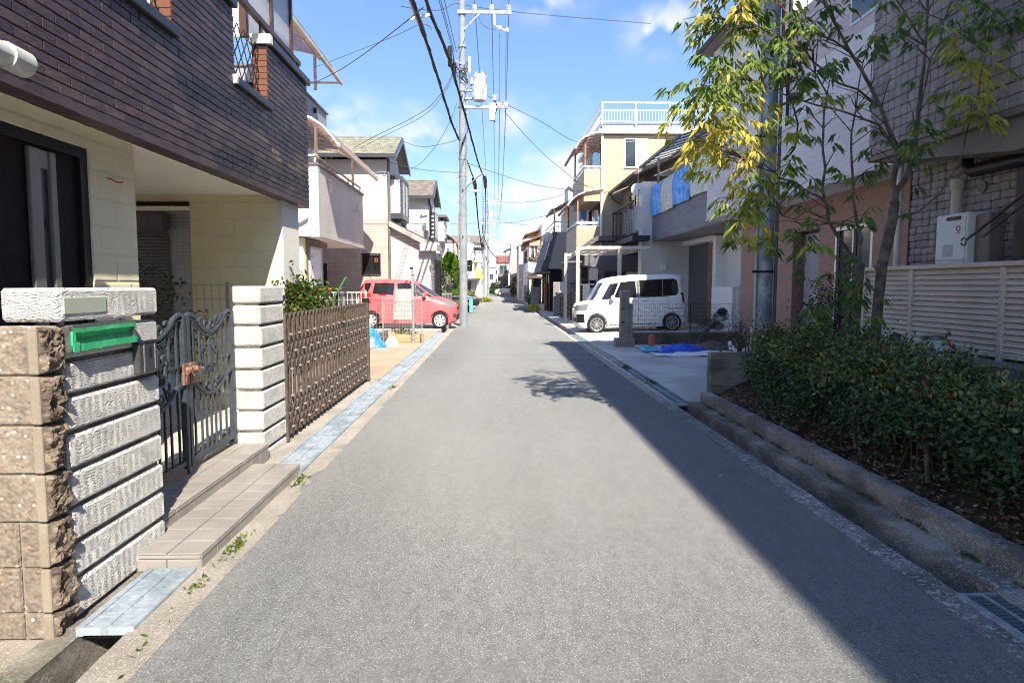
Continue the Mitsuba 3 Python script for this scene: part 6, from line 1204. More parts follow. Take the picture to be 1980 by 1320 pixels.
def rug(label, y0, y1, m, zb, seed):
    X = 5.74
    def fn(u, v): return st(X - .02 - .03 * np.sin(v * 3.1) - .02 * meshkit.fbm(st(u * 3, v * 4, 0 * u), 3, seed), y0 + (y1 - y0) * u, 5.02 - (5.02 - zb) * v + .05 * (meshkit.noise(st(u * 4, 0 * u, 0 * u), seed) - .5) * v)
    g = grid(fn, np.linspace(0, 1, 16), np.linspace(0, 1, 12)); t = Thing('rug', label, 'rug', 'rugs airing on the balcony rail')
    g2 = TM(g.vertices + [.05, 0, 0], g.faces[:, ::-1], process=False); edge = [tube([g.vertices[i] + [.025, 0, 0] for i in q], .028, 5) for q in (range(0, 12), range(180, 192), range(11, 192, 12), range(0, 192, 12))]
    t.p('pile', cat(g, g2), m, True); t.p('hem', cat(edge), m, True); t.p('fold', cat(cbox(X - .04, X + .5, y0, y1, 5.0, 5.06, .02)), m)
def _rugtex(a, b_):
    def fn(p, n, uv): return mix(a, b_, smoothstep(.3, .7, fbm(p.y * 7, p.z * 5, 1, 3))) * (.7 + .6 * noise(p.y * 40, p.z * 40, 2))
    return proc(fn)
mat('rug_blue', _rugtex((.10, .30, .72), (.25, .48, .85)), .95, spec=.1); mat('rug_grey', _rugtex((.46, .46, .44), (.62, .60, .52)), .95, spec=.1); mat('rug_green', _rugtex((.42, .55, .48), (.62, .68, .58)), .95, spec=.1)
rug('blue shaggy rug at the far end of the balcony rail', 23.65, 25.1, 'mat_rug_blue', 4.02, 1); rug('grey beige rug between the two blue rugs on the balcony rail', 22.1, 23.6, 'mat_rug_grey', 4.0, 2); rug('broad blue shaggy rug beside the pale green rug', 20.25, 22.05, 'mat_rug_blue', 4.06, 3); rug('pale green rug on the balcony rail half hidden by the tree leaves', 18.2, 20.1, 'mat_rug_green', 4.08, 4)

# ---------------- carport and house behind it
mat('carport_alu', (.50, .46, .42), .5, spec=.4)
cp = Thing('carport', 'flat polycarbonate carport roof on grey posts beyond the white van', 'carport')
scene['mat_poly_clear'] = {'type': 'principledthin', 'base_color': {'type': 'rgb', 'value': [.72, .72, .70]}, 'roughness': .3, 'diff_trans': 1.2, 'spec_trans': .1}
cp.p('roof_sheet', grid(lambda u, v: st(u, v, 2.80 - .02 * (v - 23)), np.linspace(3.1, 5.2, 4), np.linspace(23, 28, 6)), 'mat_poly_clear', True)
for i in range(7): cp.p('rafter', cbox(3.1 + i * .34, 3.16 + i * .34, 23, 28, 2.70 - .0, 2.79 - .0, .004), 'mat_carport_alu')
for y in (23.0, 24.6, 26.2, 27.9): cp.p('beam', cbox(3.05, 5.25, y - .04, y + .05, 2.70, 2.80, .006), 'mat_carport_alu')
for x, y in ((2.82, 23.3), (2.85, 27.6)): cp.p('post', cbox(x - .06, x + .06, y - .05, y + .05, 0, 2.78, .006), 'mat_carport_alu')
cp.p('post', cbox(4.14, 4.26, 23.0, 23.1, 0, 2.7, .006), 'mat_carport_alu'); cp.p('arm', bar((2.82, 23.3, 2.72), (3.2, 23.2, 2.76), .1), 'mat_carport_alu'); cp.p('arm', bar((2.85, 27.6, 2.7), (3.2, 27.6, 2.7), .1), 'mat_carport_alu')
r4a = Thing('grey_house', 'grey house with a dark balcony and tiled eave between the carport and the beige house', 'house')
mat('slate_wall', (.15, .155, .18), .7); mat('white_clap', _brick_c(1.5, .14, .008, (.72, .72, .72), (.6, .6, .6), .02), .7)
r4a.p('lower_wall', box(3.95, 13, 28.6, 30.4, 0, 2.75), 'mat_slate_wall'); r4a.p('white_patch', box(3.55, 4.3, 28.5, 28.62, 0, 2.2), 'mat_white_clap'); r4a.p('front_wall', box(3.75, 3.95, 28.62, 30.4, 0, 2.75), 'mat_slate_wall')
win_y(r4a, 4.55, 6.4, 28.6, .3, 2.1, 'mat_wood_frame' if mat('wood_frame', (.13, .08, .05), .6) else None, 'mat_glass_blue', 1, 'mat_curtain'); win_y(r4a, 3.56, 3.9, 28.5, .2, 2.3, 'mat_wood_frame', 'mat_glass_dark', 0)
r4a.p('upper_wall', box(5.6, 13, 26, 30.6, 2.8, 5.6), 'mat_frame_brown'); r4a.p('eave', prism([(5.1, 5.52), (5.1, 5.64), (9, 7.3), (9, 7.16)], 5.6, 'xz', 25.2), 'mat_roof_brown'); r4a.p('gutter', cat(bar((5.12, 25.1, 5.56), (5.12, 30.9, 5.56), .11), tube([(5.12, 30.6, 5.5), (5.3, 30.5, 5.2), (5.55, 30.5, 5.1)], .04, 6)), 'mat_wood_frame')
bl = r4a.p('balcony', cat(box(4.95, 5.6, 24.7, 29, 3.1, 3.28), bar((4.97, 24.7, 4.5), (4.97, 29, 4.5), .06), bar((4.97, 29, 4.5), (5.6, 29, 4.5), .06), *[bar((4.97, y, 3.28), (4.97, y, 4.5), .016) for y in np.linspace(24.7, 29, 15)], *[bar((x, 29, 3.28), (x, 29, 4.5), .03) for x in np.linspace(5.0, 5.6, 5)]), 'mat_rail_dark')
for y in (25.4, 26.4, 27.4): cloth(r4a, 5.1, 5.5, y, 3.5, 4.4, 'mat_curtain')
win_x(r4a, 5.6, -1, 26.2, 28.4, 3.3, 5.2, 'mat_black', 'mat_glass_dark')
pr = r4a.p('pent_roof', prism([(3.05, 2.60), (4.3, 3.55), (5.4, 3.62), (5.4, 3.4), (4.3, 3.35), (3.05, 2.52)], 1.6, 'xz', 29.0), 'mat_roof_tile' if mat('roof_tile', _brick_c(.25, .16, .014, (.15, .135, .145), (.08, .075, .08), .15), .7) else None)
r4a.p('pent_soffit', box(2.95, 4.0, 28.9, 30.7, 2.44, 2.52), 'mat_frame_grey'); r4a.p('meter', box(3.95, 4.2, 28.4, 28.5, 1.4, 1.7), 'mat_black')
dsh = Thing('satellite_dish', 'white satellite dish on a mast beside the grey house balcony', 'satellite dish'); dsh.p('dish', lathe([(0, 0), (.1, .012), (.2, .045), (.23, .065), (.2, .05), (.1, .018)], 24, 'y', at=(5.03, 24.25, 4.85)), 'mat_white_paint', 30); dsh.p('mast', cat(bar((5.06, 24.35, 4.2), (5.06, 24.35, 6.55), .03)), 'mat_fence_grey'); dsh.p('arm', cat(tube([(5.03, 24.2, 4.63), (5.0, 23.95, 4.75)], .012, 5), cbox(4.97, 5.03, 23.9, 23.98, 4.73, 4.8, .01)), 'mat_fence_grey')
dsh.p('antenna_bars', cat(bar((4.6, 24.35, 6.5), (5.4, 24.3, 6.55), .02), *[bar((4.7 + .14 * i, 24.2, 6.51 + .01 * i), (4.7 + .14 * i, 24.5, 6.51 + .01 * i), .012) for i in range(5)]), 'mat_fence_grey')

# ---------------- right 4: beige three storey house
mat('beige_tile', _brick_c(.46, .23, .012, (.46, .385, .29), (.33, .27, .20), .05), .7); mat('beige_panel', (.48, .41, .32), .7)
r5 = Thing('beige_house', 'beige three storey house with two curved canopy balconies and a white roof railing', 'house')
r5.p('wall', box(4.86, 13, 31, 38, 0, 8.15), 'mat_beige_tile'); r5.p('parapet', cat(box(4.6, 13.1, 30.75, 38.2, 8.2, 8.38)), 'mat_offwhite'); r5.p('roof_kerb', box(4.8, 13, 31.0, 38.1, 8.38, 8.64), 'mat_band_grey'); r5.p('corner_pipe', cyl((4.80, 30.95, 3.2), (4.80, 30.95, 8.15), .06, n=10), 'mat_white_paint', 40)
rr = r5.p('roof_railing', cat(bar((4.75, 30.9, 9.55), (12, 30.9, 9.55), .06), bar((4.75, 30.9, 9.55), (4.75, 38, 9.55), .06), bar((4.75, 30.9, 9.22), (12, 30.9, 9.22), .05), bar((4.75, 30.9, 9.22), (4.75, 38, 9.22), .05), bar((4.75, 30.9, 8.72), (12, 30.9, 8.72), .05), bar((4.75, 30.9, 8.72), (4.75, 38, 8.72), .05)), 'mat_white_paint')
for x in np.arange(4.78, 12, 1.5): rr.p('railing_post', bar((x, 30.9, 8.6), (x, 30.9, 9.55), .06), 'mat_white_paint')
rr.p('balusters', cat(*[bar((x, 30.9, 8.72), (x, 30.9, 9.22), .013) for x in np.arange(4.8, 12, .13)], *[bar((4.75, y, 8.72), (4.75, y, 9.22), .013) for y in np.arange(31, 38, .14)]), 'mat_white_paint', kind='stuff')
win_y(r5, 5.80, 6.82, 31, 6.72, 8.02, 'mat_white_paint', 'mat_glass_blue', 1, 'mat_curtain')
for z0, z1, x0, nm in ((5.25, 6.62, 4.0, 'upper'), (2.9, 4.12, 3.68, 'lower')):
    q = r5.p('balcony', cat(box(x0, 4.86, 31.0, 31.12, z0, z1)), 'mat_beige_tile', label=nm + ' balcony'); q.p('side_panel', box(x0 - .002, x0 + .1, 31.12, 35.4, z0, z1), 'mat_beige_panel'); q.p('balcony_floor', box(x0 + .1, 4.86, 31.12, 35.4, z0 + .02, z0 + .2), 'mat_beige_panel'); q.p('handrail', cat(bar((x0 + .03, 31.05, z1 + .17), (4.86, 31.05, z1 + .17), .09), bar((x0 + .03, 31.05, z1 + .17), (x0 + .03, 35.4, z1 + .17), .07), bar((x0 + .03, 31.05, z1 + .03), (4.86, 31.05, z1 + .03), .05), bar((x0 + .2, 31.05, z1), (x0 + .2, 31.05, z1 + .17), .05)), 'mat_white_paint')
    canopy(r5, 4.88, x0 - .42, 30.8, 35.2, z1 + 1.7, z1 + .95, 'mat_poly_brown', 'mat_frame_rust', 'mat_white_paint', 7, posts=((x0 + .06, 31.1), (x0 + .06, 35)), zp=z1 + .1)
    r5.p('balcony_door', box(4.83, 4.865, 31.8, 34.2, z0 + .2, z1 + 1.3), 'mat_glass_dark')
    r5.p('laundry_pole', cat(bar((4.3, 31.4, z1 + .75), (4.3, 35, z1 + .75), .03), *[bar((4.3, y, z1 + .75), (4.3, y, z1 + 1.35), .02) for y in (31.9, 33.4)]), 'mat_fence_grey')
for x0, x1, m in ((3.95, 4.25, 'mat_cloth_blue'), (4.35, 4.5, 'mat_black'), (4.6, 4.78, 'mat_white_paint')): cloth(r5, x0, x1, 31.9, 4.2, 4.95, m)

# ---------------- right 5.. mansard house, flower balcony house, panel houses
r6 = Thing('mansard_house', 'grey house with a steep dark tiled mansard and glazed shop front beyond the beige house', 'house')
mat('warm_grey', (.36, .345, .36), .8); mat('mansard_tile', _brick_c(.4, .28, .02, (.10, .115, .14), (.05, .058, .07), .15), .6)
r6.p('wall', prism([(2.96, 2.4), (3.47, 4.45), (6.5, 4.45), (6.5, 0), (3.75, 0), (3.75, 2.4)], 7, 'xz', 38.3), 'mat_warm_grey'); r6.p('mansard', prism([(2.55, 2.26), (3.22, 4.45), (3.47, 4.45), (2.96, 2.36)], 7.2, 'xz', 38.2), 'mat_mansard_tile'); r6.p('eave', box(2.3, 3.1, 38.1, 45.4, 2.16, 2.27), 'mat_frame_grey')
r6.p('shop_front', box(3.1, 3.75, 38.6, 45, 0, 2.38), 'mat_glass_dark'); r6.p('shop_post', cat(*[box(3.04, 3.12, y, y + .1, 0, 2.3) for y in (38.6, 40.4, 42.2, 44)]), 'mat_wood_frame'); r6.p('shop_window', box(3.7, 3.76, 38.25, 38.3, 1.0, 2.3), 'mat_glass_blue'); r6.p('meter', box(4.2, 4.5, 38.2, 38.3, 1.3, 1.6), 'mat_black')
r6.p('roof_terrace', cat(bar((3.3, 38.4, 5.0), (5, 38.4, 5.0), .06), bar((3.3, 38.4, 4.75), (5, 38.4, 4.75), .04), *[bar((x, 38.4, 4.45), (x, 38.4, 5.0), .03) for x in np.linspace(3.3, 5, 14)], bar((3.3, 38.4, 5.0), (3.3, 45, 5.0), .06), bar((3.3, 38.4, 4.75), (3.3, 45, 4.75), .04)), 'mat_white_paint')
r6.p('upper_wall', box(4.3, 9, 40, 45, 4.45, 6.0), 'mat_cream_wall'); canopy(r6, 4.3, 3.3, 39.2, 44, 6.35, 5.85, 'mat_poly_rust', 'mat_frame_brown', 'mat_white_paint', 6, flat=1, posts=((3.4, 39.3),), zp=4.5)
r6.p('stair_rail', cat(bar((2.95, 38.15, 3.6), (3.4, 38.15, 5.1), .05), bar((2.75, 38.15, 2.9), (3.25, 38.15, 4.6), .05), *[bar((2.8 + i * .1, 38.15, 3.1 + i * .33), (3.0 + i * .1, 38.15, 3.75 + i * .33), .03) for i in range(5)]), 'mat_white_paint')
r6.p('dish', lathe([(0, 0), (.15, .03), (.27, .1), (.15, .04)], 18, 'y', at=(2.95, 38.0, 4.15)), 'mat_lavender_wall', 30)
r6.p('dormer', prism([(4.35, 6.0), (4.35, 7.2), (4.9, 6.9), (5.4, 6.0)], 2, 'xz', 41), 'mat_lavender_wall'); r6.p('dormer_roof', prism([(4.35, 7.2), (4.9, 6.92), (5.0, 6.6), (5.1, 6.65), (4.95, 7.05), (4.35, 7.32)], 2.2, 'xz', 40.9), 'mat_mansard_tile')
r7 = Thing('flower_balcony_house', 'white house with rust awnings and a balcony full of laundry and flower pots', 'house')
r7.p('wall', box(3.55, 9, 52, 60, 0, 6.2), 'mat_cream_wall'); r7.p('balcony_base', prism([(2.5, 2.55), (2.5, 3.25), (3.7, 3.25), (3.7, 2.0)], 6, 'xz', 52), 'mat_white_wall'); r7.p('balcony_rail', cat(bar((2.5, 52, 4.2), (2.5, 58, 4.2), .06), bar((2.5, 52, 4.2), (3.6, 52, 4.2), .06), *[bar((x, 52, 3.25), (x, 52, 4.2), .035) for x in np.linspace(2.5, 3.55, 10)], *[bar((2.5, y, 3.25), (2.5, y, 4.2), .035) for y in np.linspace(52, 58, 24)]), 'mat_frame_brown')
canopy(r7, 3.9, 2.2, 51.4, 58, 5.35, 4.75, 'mat_poly_rust', 'mat_frame_rust', None, 8, flat=1, posts=((2.5, 52),), zp=3.3); canopy(r7, 4.2, 2.45, 54, 60, 6.1, 5.5, 'mat_poly_rust', 'mat_frame_rust', None, 6, flat=1)
r7.p('gable', prism([(2.7, 5.9), (3.9, 6.75), (5, 6.2), (5, 5.6), (2.7, 5.6)], 3, 'xz', 58), 'mat_white_wall')
for i in range(9): cloth(r7, 2.6 + i * .12, 2.69 + i * .12, 51.9 + .02 * i, 3.6 + .2 * (i % 3), 4.5 - .1 * (i % 2), ('mat_white_paint', 'mat_cloth_pink', 'mat_cloth_blue', 'mat_curtain', 'mat_frame_brown')[i % 5])
cloth(r7, 2.62, 3.4, 51.7, 4.45, 4.85, 'mat_peach' if mat('peach', (.6, .35, .25), .8) else None)
r7.p('porch', cat(box(2.45, 3.6, 51.2, 52, 2.0, 2.15)), 'mat_frame_brown'); r7.p('entrance', box(2.9, 3.55, 51.98, 52.0, 0, 2.0), 'mat_glass_dark'); r7.p('porch_post', cat(box(2.45, 2.52, 51.2, 51.3, 0, 2.1), box(2.75, 2.85, 51.2, 51.3, 0, 2.1)), 'mat_black'); r7.p('porch_curtain', box(2.55, 2.75, 51.3, 51.34, .8, 1.9), 'mat_curtain')
shrub('balcony_flowers', 'pots of flowers along the brown balcony rail of the white house', 'plant', (3.0, 52.1, 3.5), (.5, .3, .25), 500, .1, .04, [G2, (.12, .12, .05), (.4, .08, .1), (.5, .4, .3)], 71, stems=0)
r8 = Thing('panel_house', 'pinkish panel clad flat roofed house with a square window beyond the rust awnings', 'house'); mat('pink_panel', _brick_c(2.2, .55, .02, (.60, .52, .50), (.48, .41, .40), .03), .7)
r8.p('wall', box(2.62, 9, 75, 82, 0, 5.75), 'mat_pink_panel'); r8.p('roof', prism([(2.55, 5.75), (2.55, 5.85), (4.0, 6.35), (4.0, 5.75)], 7, 'xz', 75), 'mat_roof_slate'); win_y(r8, 3.2, 3.75, 75, 4.3, 5.0); win_y(r8, 2.75, 3.6, 75, 2.6, 3.1, 'mat_pvc', 'mat_lavender_wall'); win_x(r8, 2.62, -1, 77, 78, 4.3, 5.0); r8.p('lamp', box(2.8, 3.0, 74.8, 75, 2.0, 2.2), 'mat_white_paint')
r9 = Thing('slant_house', 'narrow grey house with a slanting side wall and roof canopy at the far right end', 'house')
r9.p('wall', prism([(1.75, 3.0), (2.1, 6.95), (2.75, 6.95), (2.75, 0), (2.2, 0), (2.2, 3.0)], 6, 'xz', 86), 'mat_tan_panel'); r9.p('dark_face', prism([(1.86, 2.3), (2.88, 6.95), (2.92, 2.3)], .05, 'xz', 85.9), 'mat_band_grey'); r9.p('upper_canopy', prism([(1.1, 5.7), (1.6, 6.0), (2.1, 6.1), (2.1, 6.02), (1.6, 5.92), (1.1, 5.62)], 4, 'xz', 86), 'mat_gunmetal'); r9.p('canopy_post', bar((1.35, 86, 3.5), (1.35, 86, 5.8), .06), 'mat_gunmetal'); r9.p('back_block', box(2.75, 8, 86.5, 92, 0, 6.4), 'mat_warm_grey')
far_house('town_house', 'grey house behind the slanting wall at the far right end', 2.3, 9, 95, 106, 5.2, 'mat_warm_grey', 'mat_roof_slate', -1, [('x', 96, 98, 3, 4.2)])
far_house('town_house', 'grey tan house on the right beyond the panel clad house', 3.0, 9, 62, 73, 5.2, 'mat_pink_panel', 'mat_roof_brown', -1, [('x', 64, 66, 3.2, 4.4), ('x', 69, 71, 3.2, 4.4)], pitch=.6)

# ---------------- gates and walls along the right road edge
lp = Thing('louvre_pillar', 'grey ribbed gate pillar with a white side on the right road edge', 'gate pillar')
for k in range(16): lp.p('rib', cbox(2.82, 3.13, 33.0, 33.25, .1 + k * .097, .175 + k * .097, .006), 'mat_fence_grey')
lp.p('core', box(2.84, 3.12, 33.02, 33.3, 0, 1.65), 'mat_frame_grey'); lp.p('white_side', box(3.13, 3.38, 33.05, 33.3, .95, 1.65), 'mat_white_paint'); lp.p('intercom', box(2.93, 3.02, 32.985, 33.0, 1.05, 1.17), 'mat_black')
sg = Thing('slatted_gate', 'brown vertical slatted folding gate beside the nose of the white van', 'gate')
for i in range(10): sg.p('slat', cbox(2.75 + i * .042, 2.78 + i * .042, 29.0, 29.04, .1, 1.15 + .02 * (i % 2), .004), 'mat_frame_brown')
sg.p('rails', cat(box(2.74, 3.2, 29.04, 29.06, .25, .29), box(2.74, 3.2, 29.04, 29.06, .9, .94)), 'mat_frame_brown'); sg.p('end_post', cbox(3.18, 3.27, 28.9, 29.0, 0, 1.2, .006), 'mat_wood_frame')
hf = Thing('slat_fence', 'grey horizontal slat fence behind the ribbed pillar', 'fence')
for k in range(11): hf.p('slat', box(3.4, 4.6, 33.3, 33.33, .25 + k * .12, .34 + k * .12), 'mat_fence_grey')
hf.p('rail', box(3.38, 4.6, 33.33, 33.38, 1.56, 1.62), 'mat_frame_grey')
wp = Thing('white_post', 'white panel post beside the carport in front of the white van', 'post'); wp.p('panel', cbox(3.55, 3.82, 27.5, 27.6, 0, 1.5, .01), 'mat_white_paint'); wp.p('cap', box(3.45, 4.0, 27.48, 27.62, 1.5, 1.55), 'mat_white_paint')
bp = Thing('brick_pillar', 'red brick gate pillar on the right beyond the ribbed pillar', 'gate pillar')
for k in range(18): bp.p('brick', cbox(2.90, 3.06, 40, 40.3, .02 + k * .088, .095 + k * .088, .006), 'mat_redbrick_lit' if k == 0 and mat('redbrick_lit', (.38, .15, .10), .85) else 'mat_redbrick_lit')
bp.p('mortar', box(2.91, 3.05, 40.01, 40.29, 0, 1.6), 'mat_grout')
gw = Thing('gate_wall', 'plain grey concrete gate wall on the right road edge in the distance', 'wall'); gw.p('wall', cbox(2.38, 2.89, 45, 45.2, 0, 1.36, .01), 'mat_slab'); gw.p('cap', cbox(2.36, 2.91, 44.98, 45.22, 1.36, 1.39, .006), 'mat_slab')
pb = Thing('white_planter', 'white box planter beside the yellow flowers', 'planter'); pb.p('box', prism([(2.66, 0), (2.96, 0), (3.02, .34), (2.60, .34)], .4, 'xz', 40.2), 'mat_white_paint'); pb.p('rim', box(2.58, 3.04, 40.18, 40.62, .34, .38), 'mat_white_paint')
for i, (x, y, h_, m, lb_) in enumerate([(2.55, 60, 1.5, 'mat_slab', 'pale gate wall far along the right road edge'), (2.6, 66, 1.35, 'mat_white_wall', 'white gate wall farthest along the right road edge')]): one('gate_wall', lb_, 'wall', cat(cbox(x, x + .6, y, y + .3, 0, h_, .01)), m)
shrub('potted_shrub', 'dark shrub in the road shade between the distant gate walls', 'shrub', (2.5, 50, .65), (.3, .5, .6), 800, .09, .03, [G1, (.05, .07, .03)], 73, stems=5)
shrub('potted_shrub', 'shrub beside the brick pillar and shop front', 'shrub', (3.3, 40.8, .9), (.25, .3, .6), 700, .08, .025, [G1, G2, (.3, .08, .08)], 74, stems=5)
# ================================================================== utility poles and wires
def pole(label, x, y, h, r0, r1, m='mat_pole_conc'):
    t = Thing('utility_pole', label, 'utility pole', 'utility poles along the street'); t.p('shaft', cyl((x, y, 0), (x, y, h), r0, r1, 20), m, 40); return t
def insulator(t, x, y, z, s=1.): t.p('insulator', lathe([(0, 0), (.05 * s, 0), (.09 * s, .05 * s), (.06 * s, .09 * s), (.1 * s, .13 * s), (.05 * s, .19 * s), (0, .2 * s)], 14, at=(x, y, z)), 'mat_white_paint', 30)
QX, QY = -1.15, 25.1
p1 = pole('tall pale concrete utility pole with a transformer in front of the red car', QX, QY, 11.75, .152, .108)
p1.p('cross_arm', cbox(QX - .15, QX + 1.75, QY - .16, QY - .08, 11.02, 11.14, .01), 'mat_pvc'); p1.p('cross_arm', cbox(QX + .05, QX + 1.6, QY - .16, QY - .08, 7.76, 7.86, .01), 'mat_pvc')
p1.p('brace', bar((QX + .1, QY - .13, 10.5), (QX + .62, QY - .13, 11.03), .04), 'mat_pvc')
for x in (.45, 1.05, 1.66): insulator(p1, QX + x, QY - .12, 11.14)
for x in (1.32, 1.55): insulator(p1, QX + x, QY - .12, 7.78, 1.1)
insulator(p1, QX + 1.15, QY - .12, 8.05); p1.p('switch', cat(lathe([(0, 0), (.09, 0), (.12, .2), (.1, .5), (0, .55)], 12, at=(QX + 1.05, QY - .12, 7.35)), cbox(QX + .95, QX + 1.2, QY - .2, QY - .04, 7.62, 7.95, .02)), 'mat_white_paint', 30); p1.p('switch_lead', tube([(QX + 1.15, QY - .12, 8.05), (QX + 1.25, QY - .12, 7.8), (QX + 1.1, QY - .1, 7.5), (QX + 1.15, QY - .1, 7.3)], .03, 6), 'mat_cable', 40)
p1.p('hanger', cat(tube([(QX + 1.15, QY - .12, 11.02), (QX + 1.15, QY - .12, 10.66), (QX + 1.25, QY - .12, 10.58), (QX + 1.6, QY - .12, 10.42)], .035, 6)), 'mat_white_paint', 40); insulator(p1, QX + 1.34, QY - .12, 10.48, .8); insulator(p1, QX + 1.6, QY - .12, 10.4, .8)
trf = p1.p('transformer', lathe([(0, 8.02), (.22, 8.02), (.23, 8.05), (.235, 8.75), (.25, 8.77), (.25, 8.84), (.2, 8.9), (0, 8.92)], 28, at=(QX + .62, QY - .2, 0)), 'mat_trans_grey', 30)
for k in range(14):
    a = k * 2 * math.pi / 14; trf.p('cooling_fin', box(-.012, .012, .21, .25, 8.12, 8.62).apply_transform(trimesh.transformations.rotation_matrix(a, [0, 0, 1])).apply_translation([QX + .62, QY - .2, 0]), 'mat_trans_grey')
trf.p('bushing', cat(*[lathe([(0, 0), (.03, 0), (.04, .1), (.02, .16), (0, .16)], 10, at=(QX + .62 + dx, QY - .2 + dy, 8.86)) for dx, dy in ((-.12, .05), (.1, -.08), (.13, .08))]), 'mat_pvc', 30); trf.p('side_box', cbox(QX + .28, QX + .42, QY - .3, QY - .1, 8.55, 8.8, .02), 'mat_fence_grey'); trf.p('mount', cat(box(QX + .1, QX + .45, QY - .16, QY - .06, 8.35, 8.42), box(QX + .1, QX + .42, QY - .16, QY - .06, 8.08, 8.15)), 'mat_fence_grey')
for z in (8.38, 7.82, 9.9, 11.05, 6.0, 5.4): p1.p('band', cyl((QX, QY, z), (QX, QY, z + .06), .155, n=20), 'mat_fence_grey', 40)
jb = p1.p('splice_box', cat(cbox(QX - .5, QX - .36, QY - .25, QY - .05, 9.2, 9.9, .04).apply_transform(np.eye(4)), cbox(QX - .34, QX - .2, QY - .2, QY - .05, 8.9, 9.35, .04)), 'mat_cable'); p1.p('bracket_rack', cat(bar((QX - .5, QY - .12, 9.3), (QX + .2, QY - .12, 8.95), .04), bar((QX - .62, QY - .12, 9.62), (QX, QY - .12, 9.3), .04)), 'mat_fence_grey')
rngc = np.random.default_rng(9); p1.p('lead_cables', cat(*[tube(np.array([(QX - .4 + rngc.uniform(-.15, .1), QY - .2, 9.4 + rngc.uniform(-.4, .4)), (QX - .2, QY - .25, 8.9 + rngc.uniform(-.3, .3)), (QX + rngc.uniform(-.1, .2), QY - .2, 8.9 + rngc.uniform(-.4, .4)), (QX + .2, QY - .15, 9.1 + rngc.uniform(-.5, .3))]), .014, 5) for _ in range(9)]), 'mat_cable', kind='stuff')
p1.p('side_fuse', cyl((QX + .26, QY - .15, 9.0), (QX + .26, QY - .15, 9.55), .04, n=10), 'mat_white_paint', 40); p1.p('riser', cat(tube([(QX + .17, QY - .1, 8.9), (QX + .17, QY - .1, 7), (QX + .14, QY - .14, 5.2), (QX - .02, QY - .19, 4.6), (QX - .16, QY - .12, 4.0), (QX - .17, QY - .1, 2.4)], .02, 6)), 'mat_fence_grey', 40)
for i in range(14): p1.p('step', cyl((QX - .13 * (1 if i % 2 else -1), QY - .05, 2.2 + i * .45), (QX - .26 * (1 if i % 2 else -1), QY - .05, 2.2 + i * .45), .012, n=6), 'mat_fence_grey')
sl = p1.p('street_lamp', cat(tube([(QX + .12, QY - .12, 5.0), (QX + .55, QY - .3, 5.35), (QX + .75, QY - .4, 5.45)], .025, 6)), 'mat_fence_grey', 40); sl.p('lamp_head', cbox(QX + .25, QX + .66, QY - .38, QY - .26, 4.80, 4.88, .02), 'mat_white_paint')
for i in range(10): p1.p('mark', box(QX - .02, QX + .02, QY - .18, QY - .165, 3.2 + i * .55, 3.28 + i * .55), 'mat_cable') if i % 3 == 0 else None
def far_pole(label, x, y, h, arms):
    t = pole(label, x, y, h, .17, .12)
    for z, w in arms:
        t.p('cross_arm', box(x - .2, x + w, y - .14, y - .06, z, z + .1), 'mat_pvc')
        for k in range(4): insulator(t, x + w * (.3 + .22 * k), y - .1, z + .1, 1.2)
    return t
p2 = far_pole('second pale utility pole farther along the left road edge', -1.32, 82, 14.4, [(8.8, 1.9), (7.2, 1.5)])
p3 = far_pole('third pale utility pole near the far end of the street', -.95, 96, 13.2, [(12.8, 2.0), (11.2, 1.9)])
p3.p('transformer', lathe([(0, 10.8), (.3, 10.8), (.32, 11.8), (0, 11.9)], 16, at=(-.55, 95.8, 0)), 'mat_white_paint', 30)
p2.p('splice_box', cat(cbox(-1.5, -1.38, 81.6, 81.8, 7.6, 8.6, .03)), 'mat_cable')

def wire(name, label, pts, r, m='mat_wire', wraps=0, cat_='cable', group=None, sm=12):
    p = np.array(pts, float); s = np.linspace(0, len(p) - 1, (len(p) - 1) * sm + 1); k = np.arange(len(p))
    from scipy.interpolate import PchipInterpolator
    q = np.stack([PchipInterpolator(k, p[:, i])(s) if len(p) > 2 else np.interp(s, k, p[:, i]) for i in range(3)], 1)
    t = Thing(name, label, cat_, group); t.p('line', tube(q, r, 6), m, True)
    if wraps:
        L = np.concatenate([[0], np.cumsum(np.linalg.norm(np.diff(q, axis=0), axis=1))]); w = np.linspace(0, L[-1], int(L[-1] * wraps)); c = np.stack([np.interp(w, L, q[:, i]) for i in range(3)], 1)
        a = np.arange(len(w)) * 1.1; c[:, 0] += r * 1.35 * np.cos(a); c[:, 2] += r * 1.35 * np.sin(a); t.p('lashing', tube(c, .008, 4), m, True, kind='stuff')
    return t
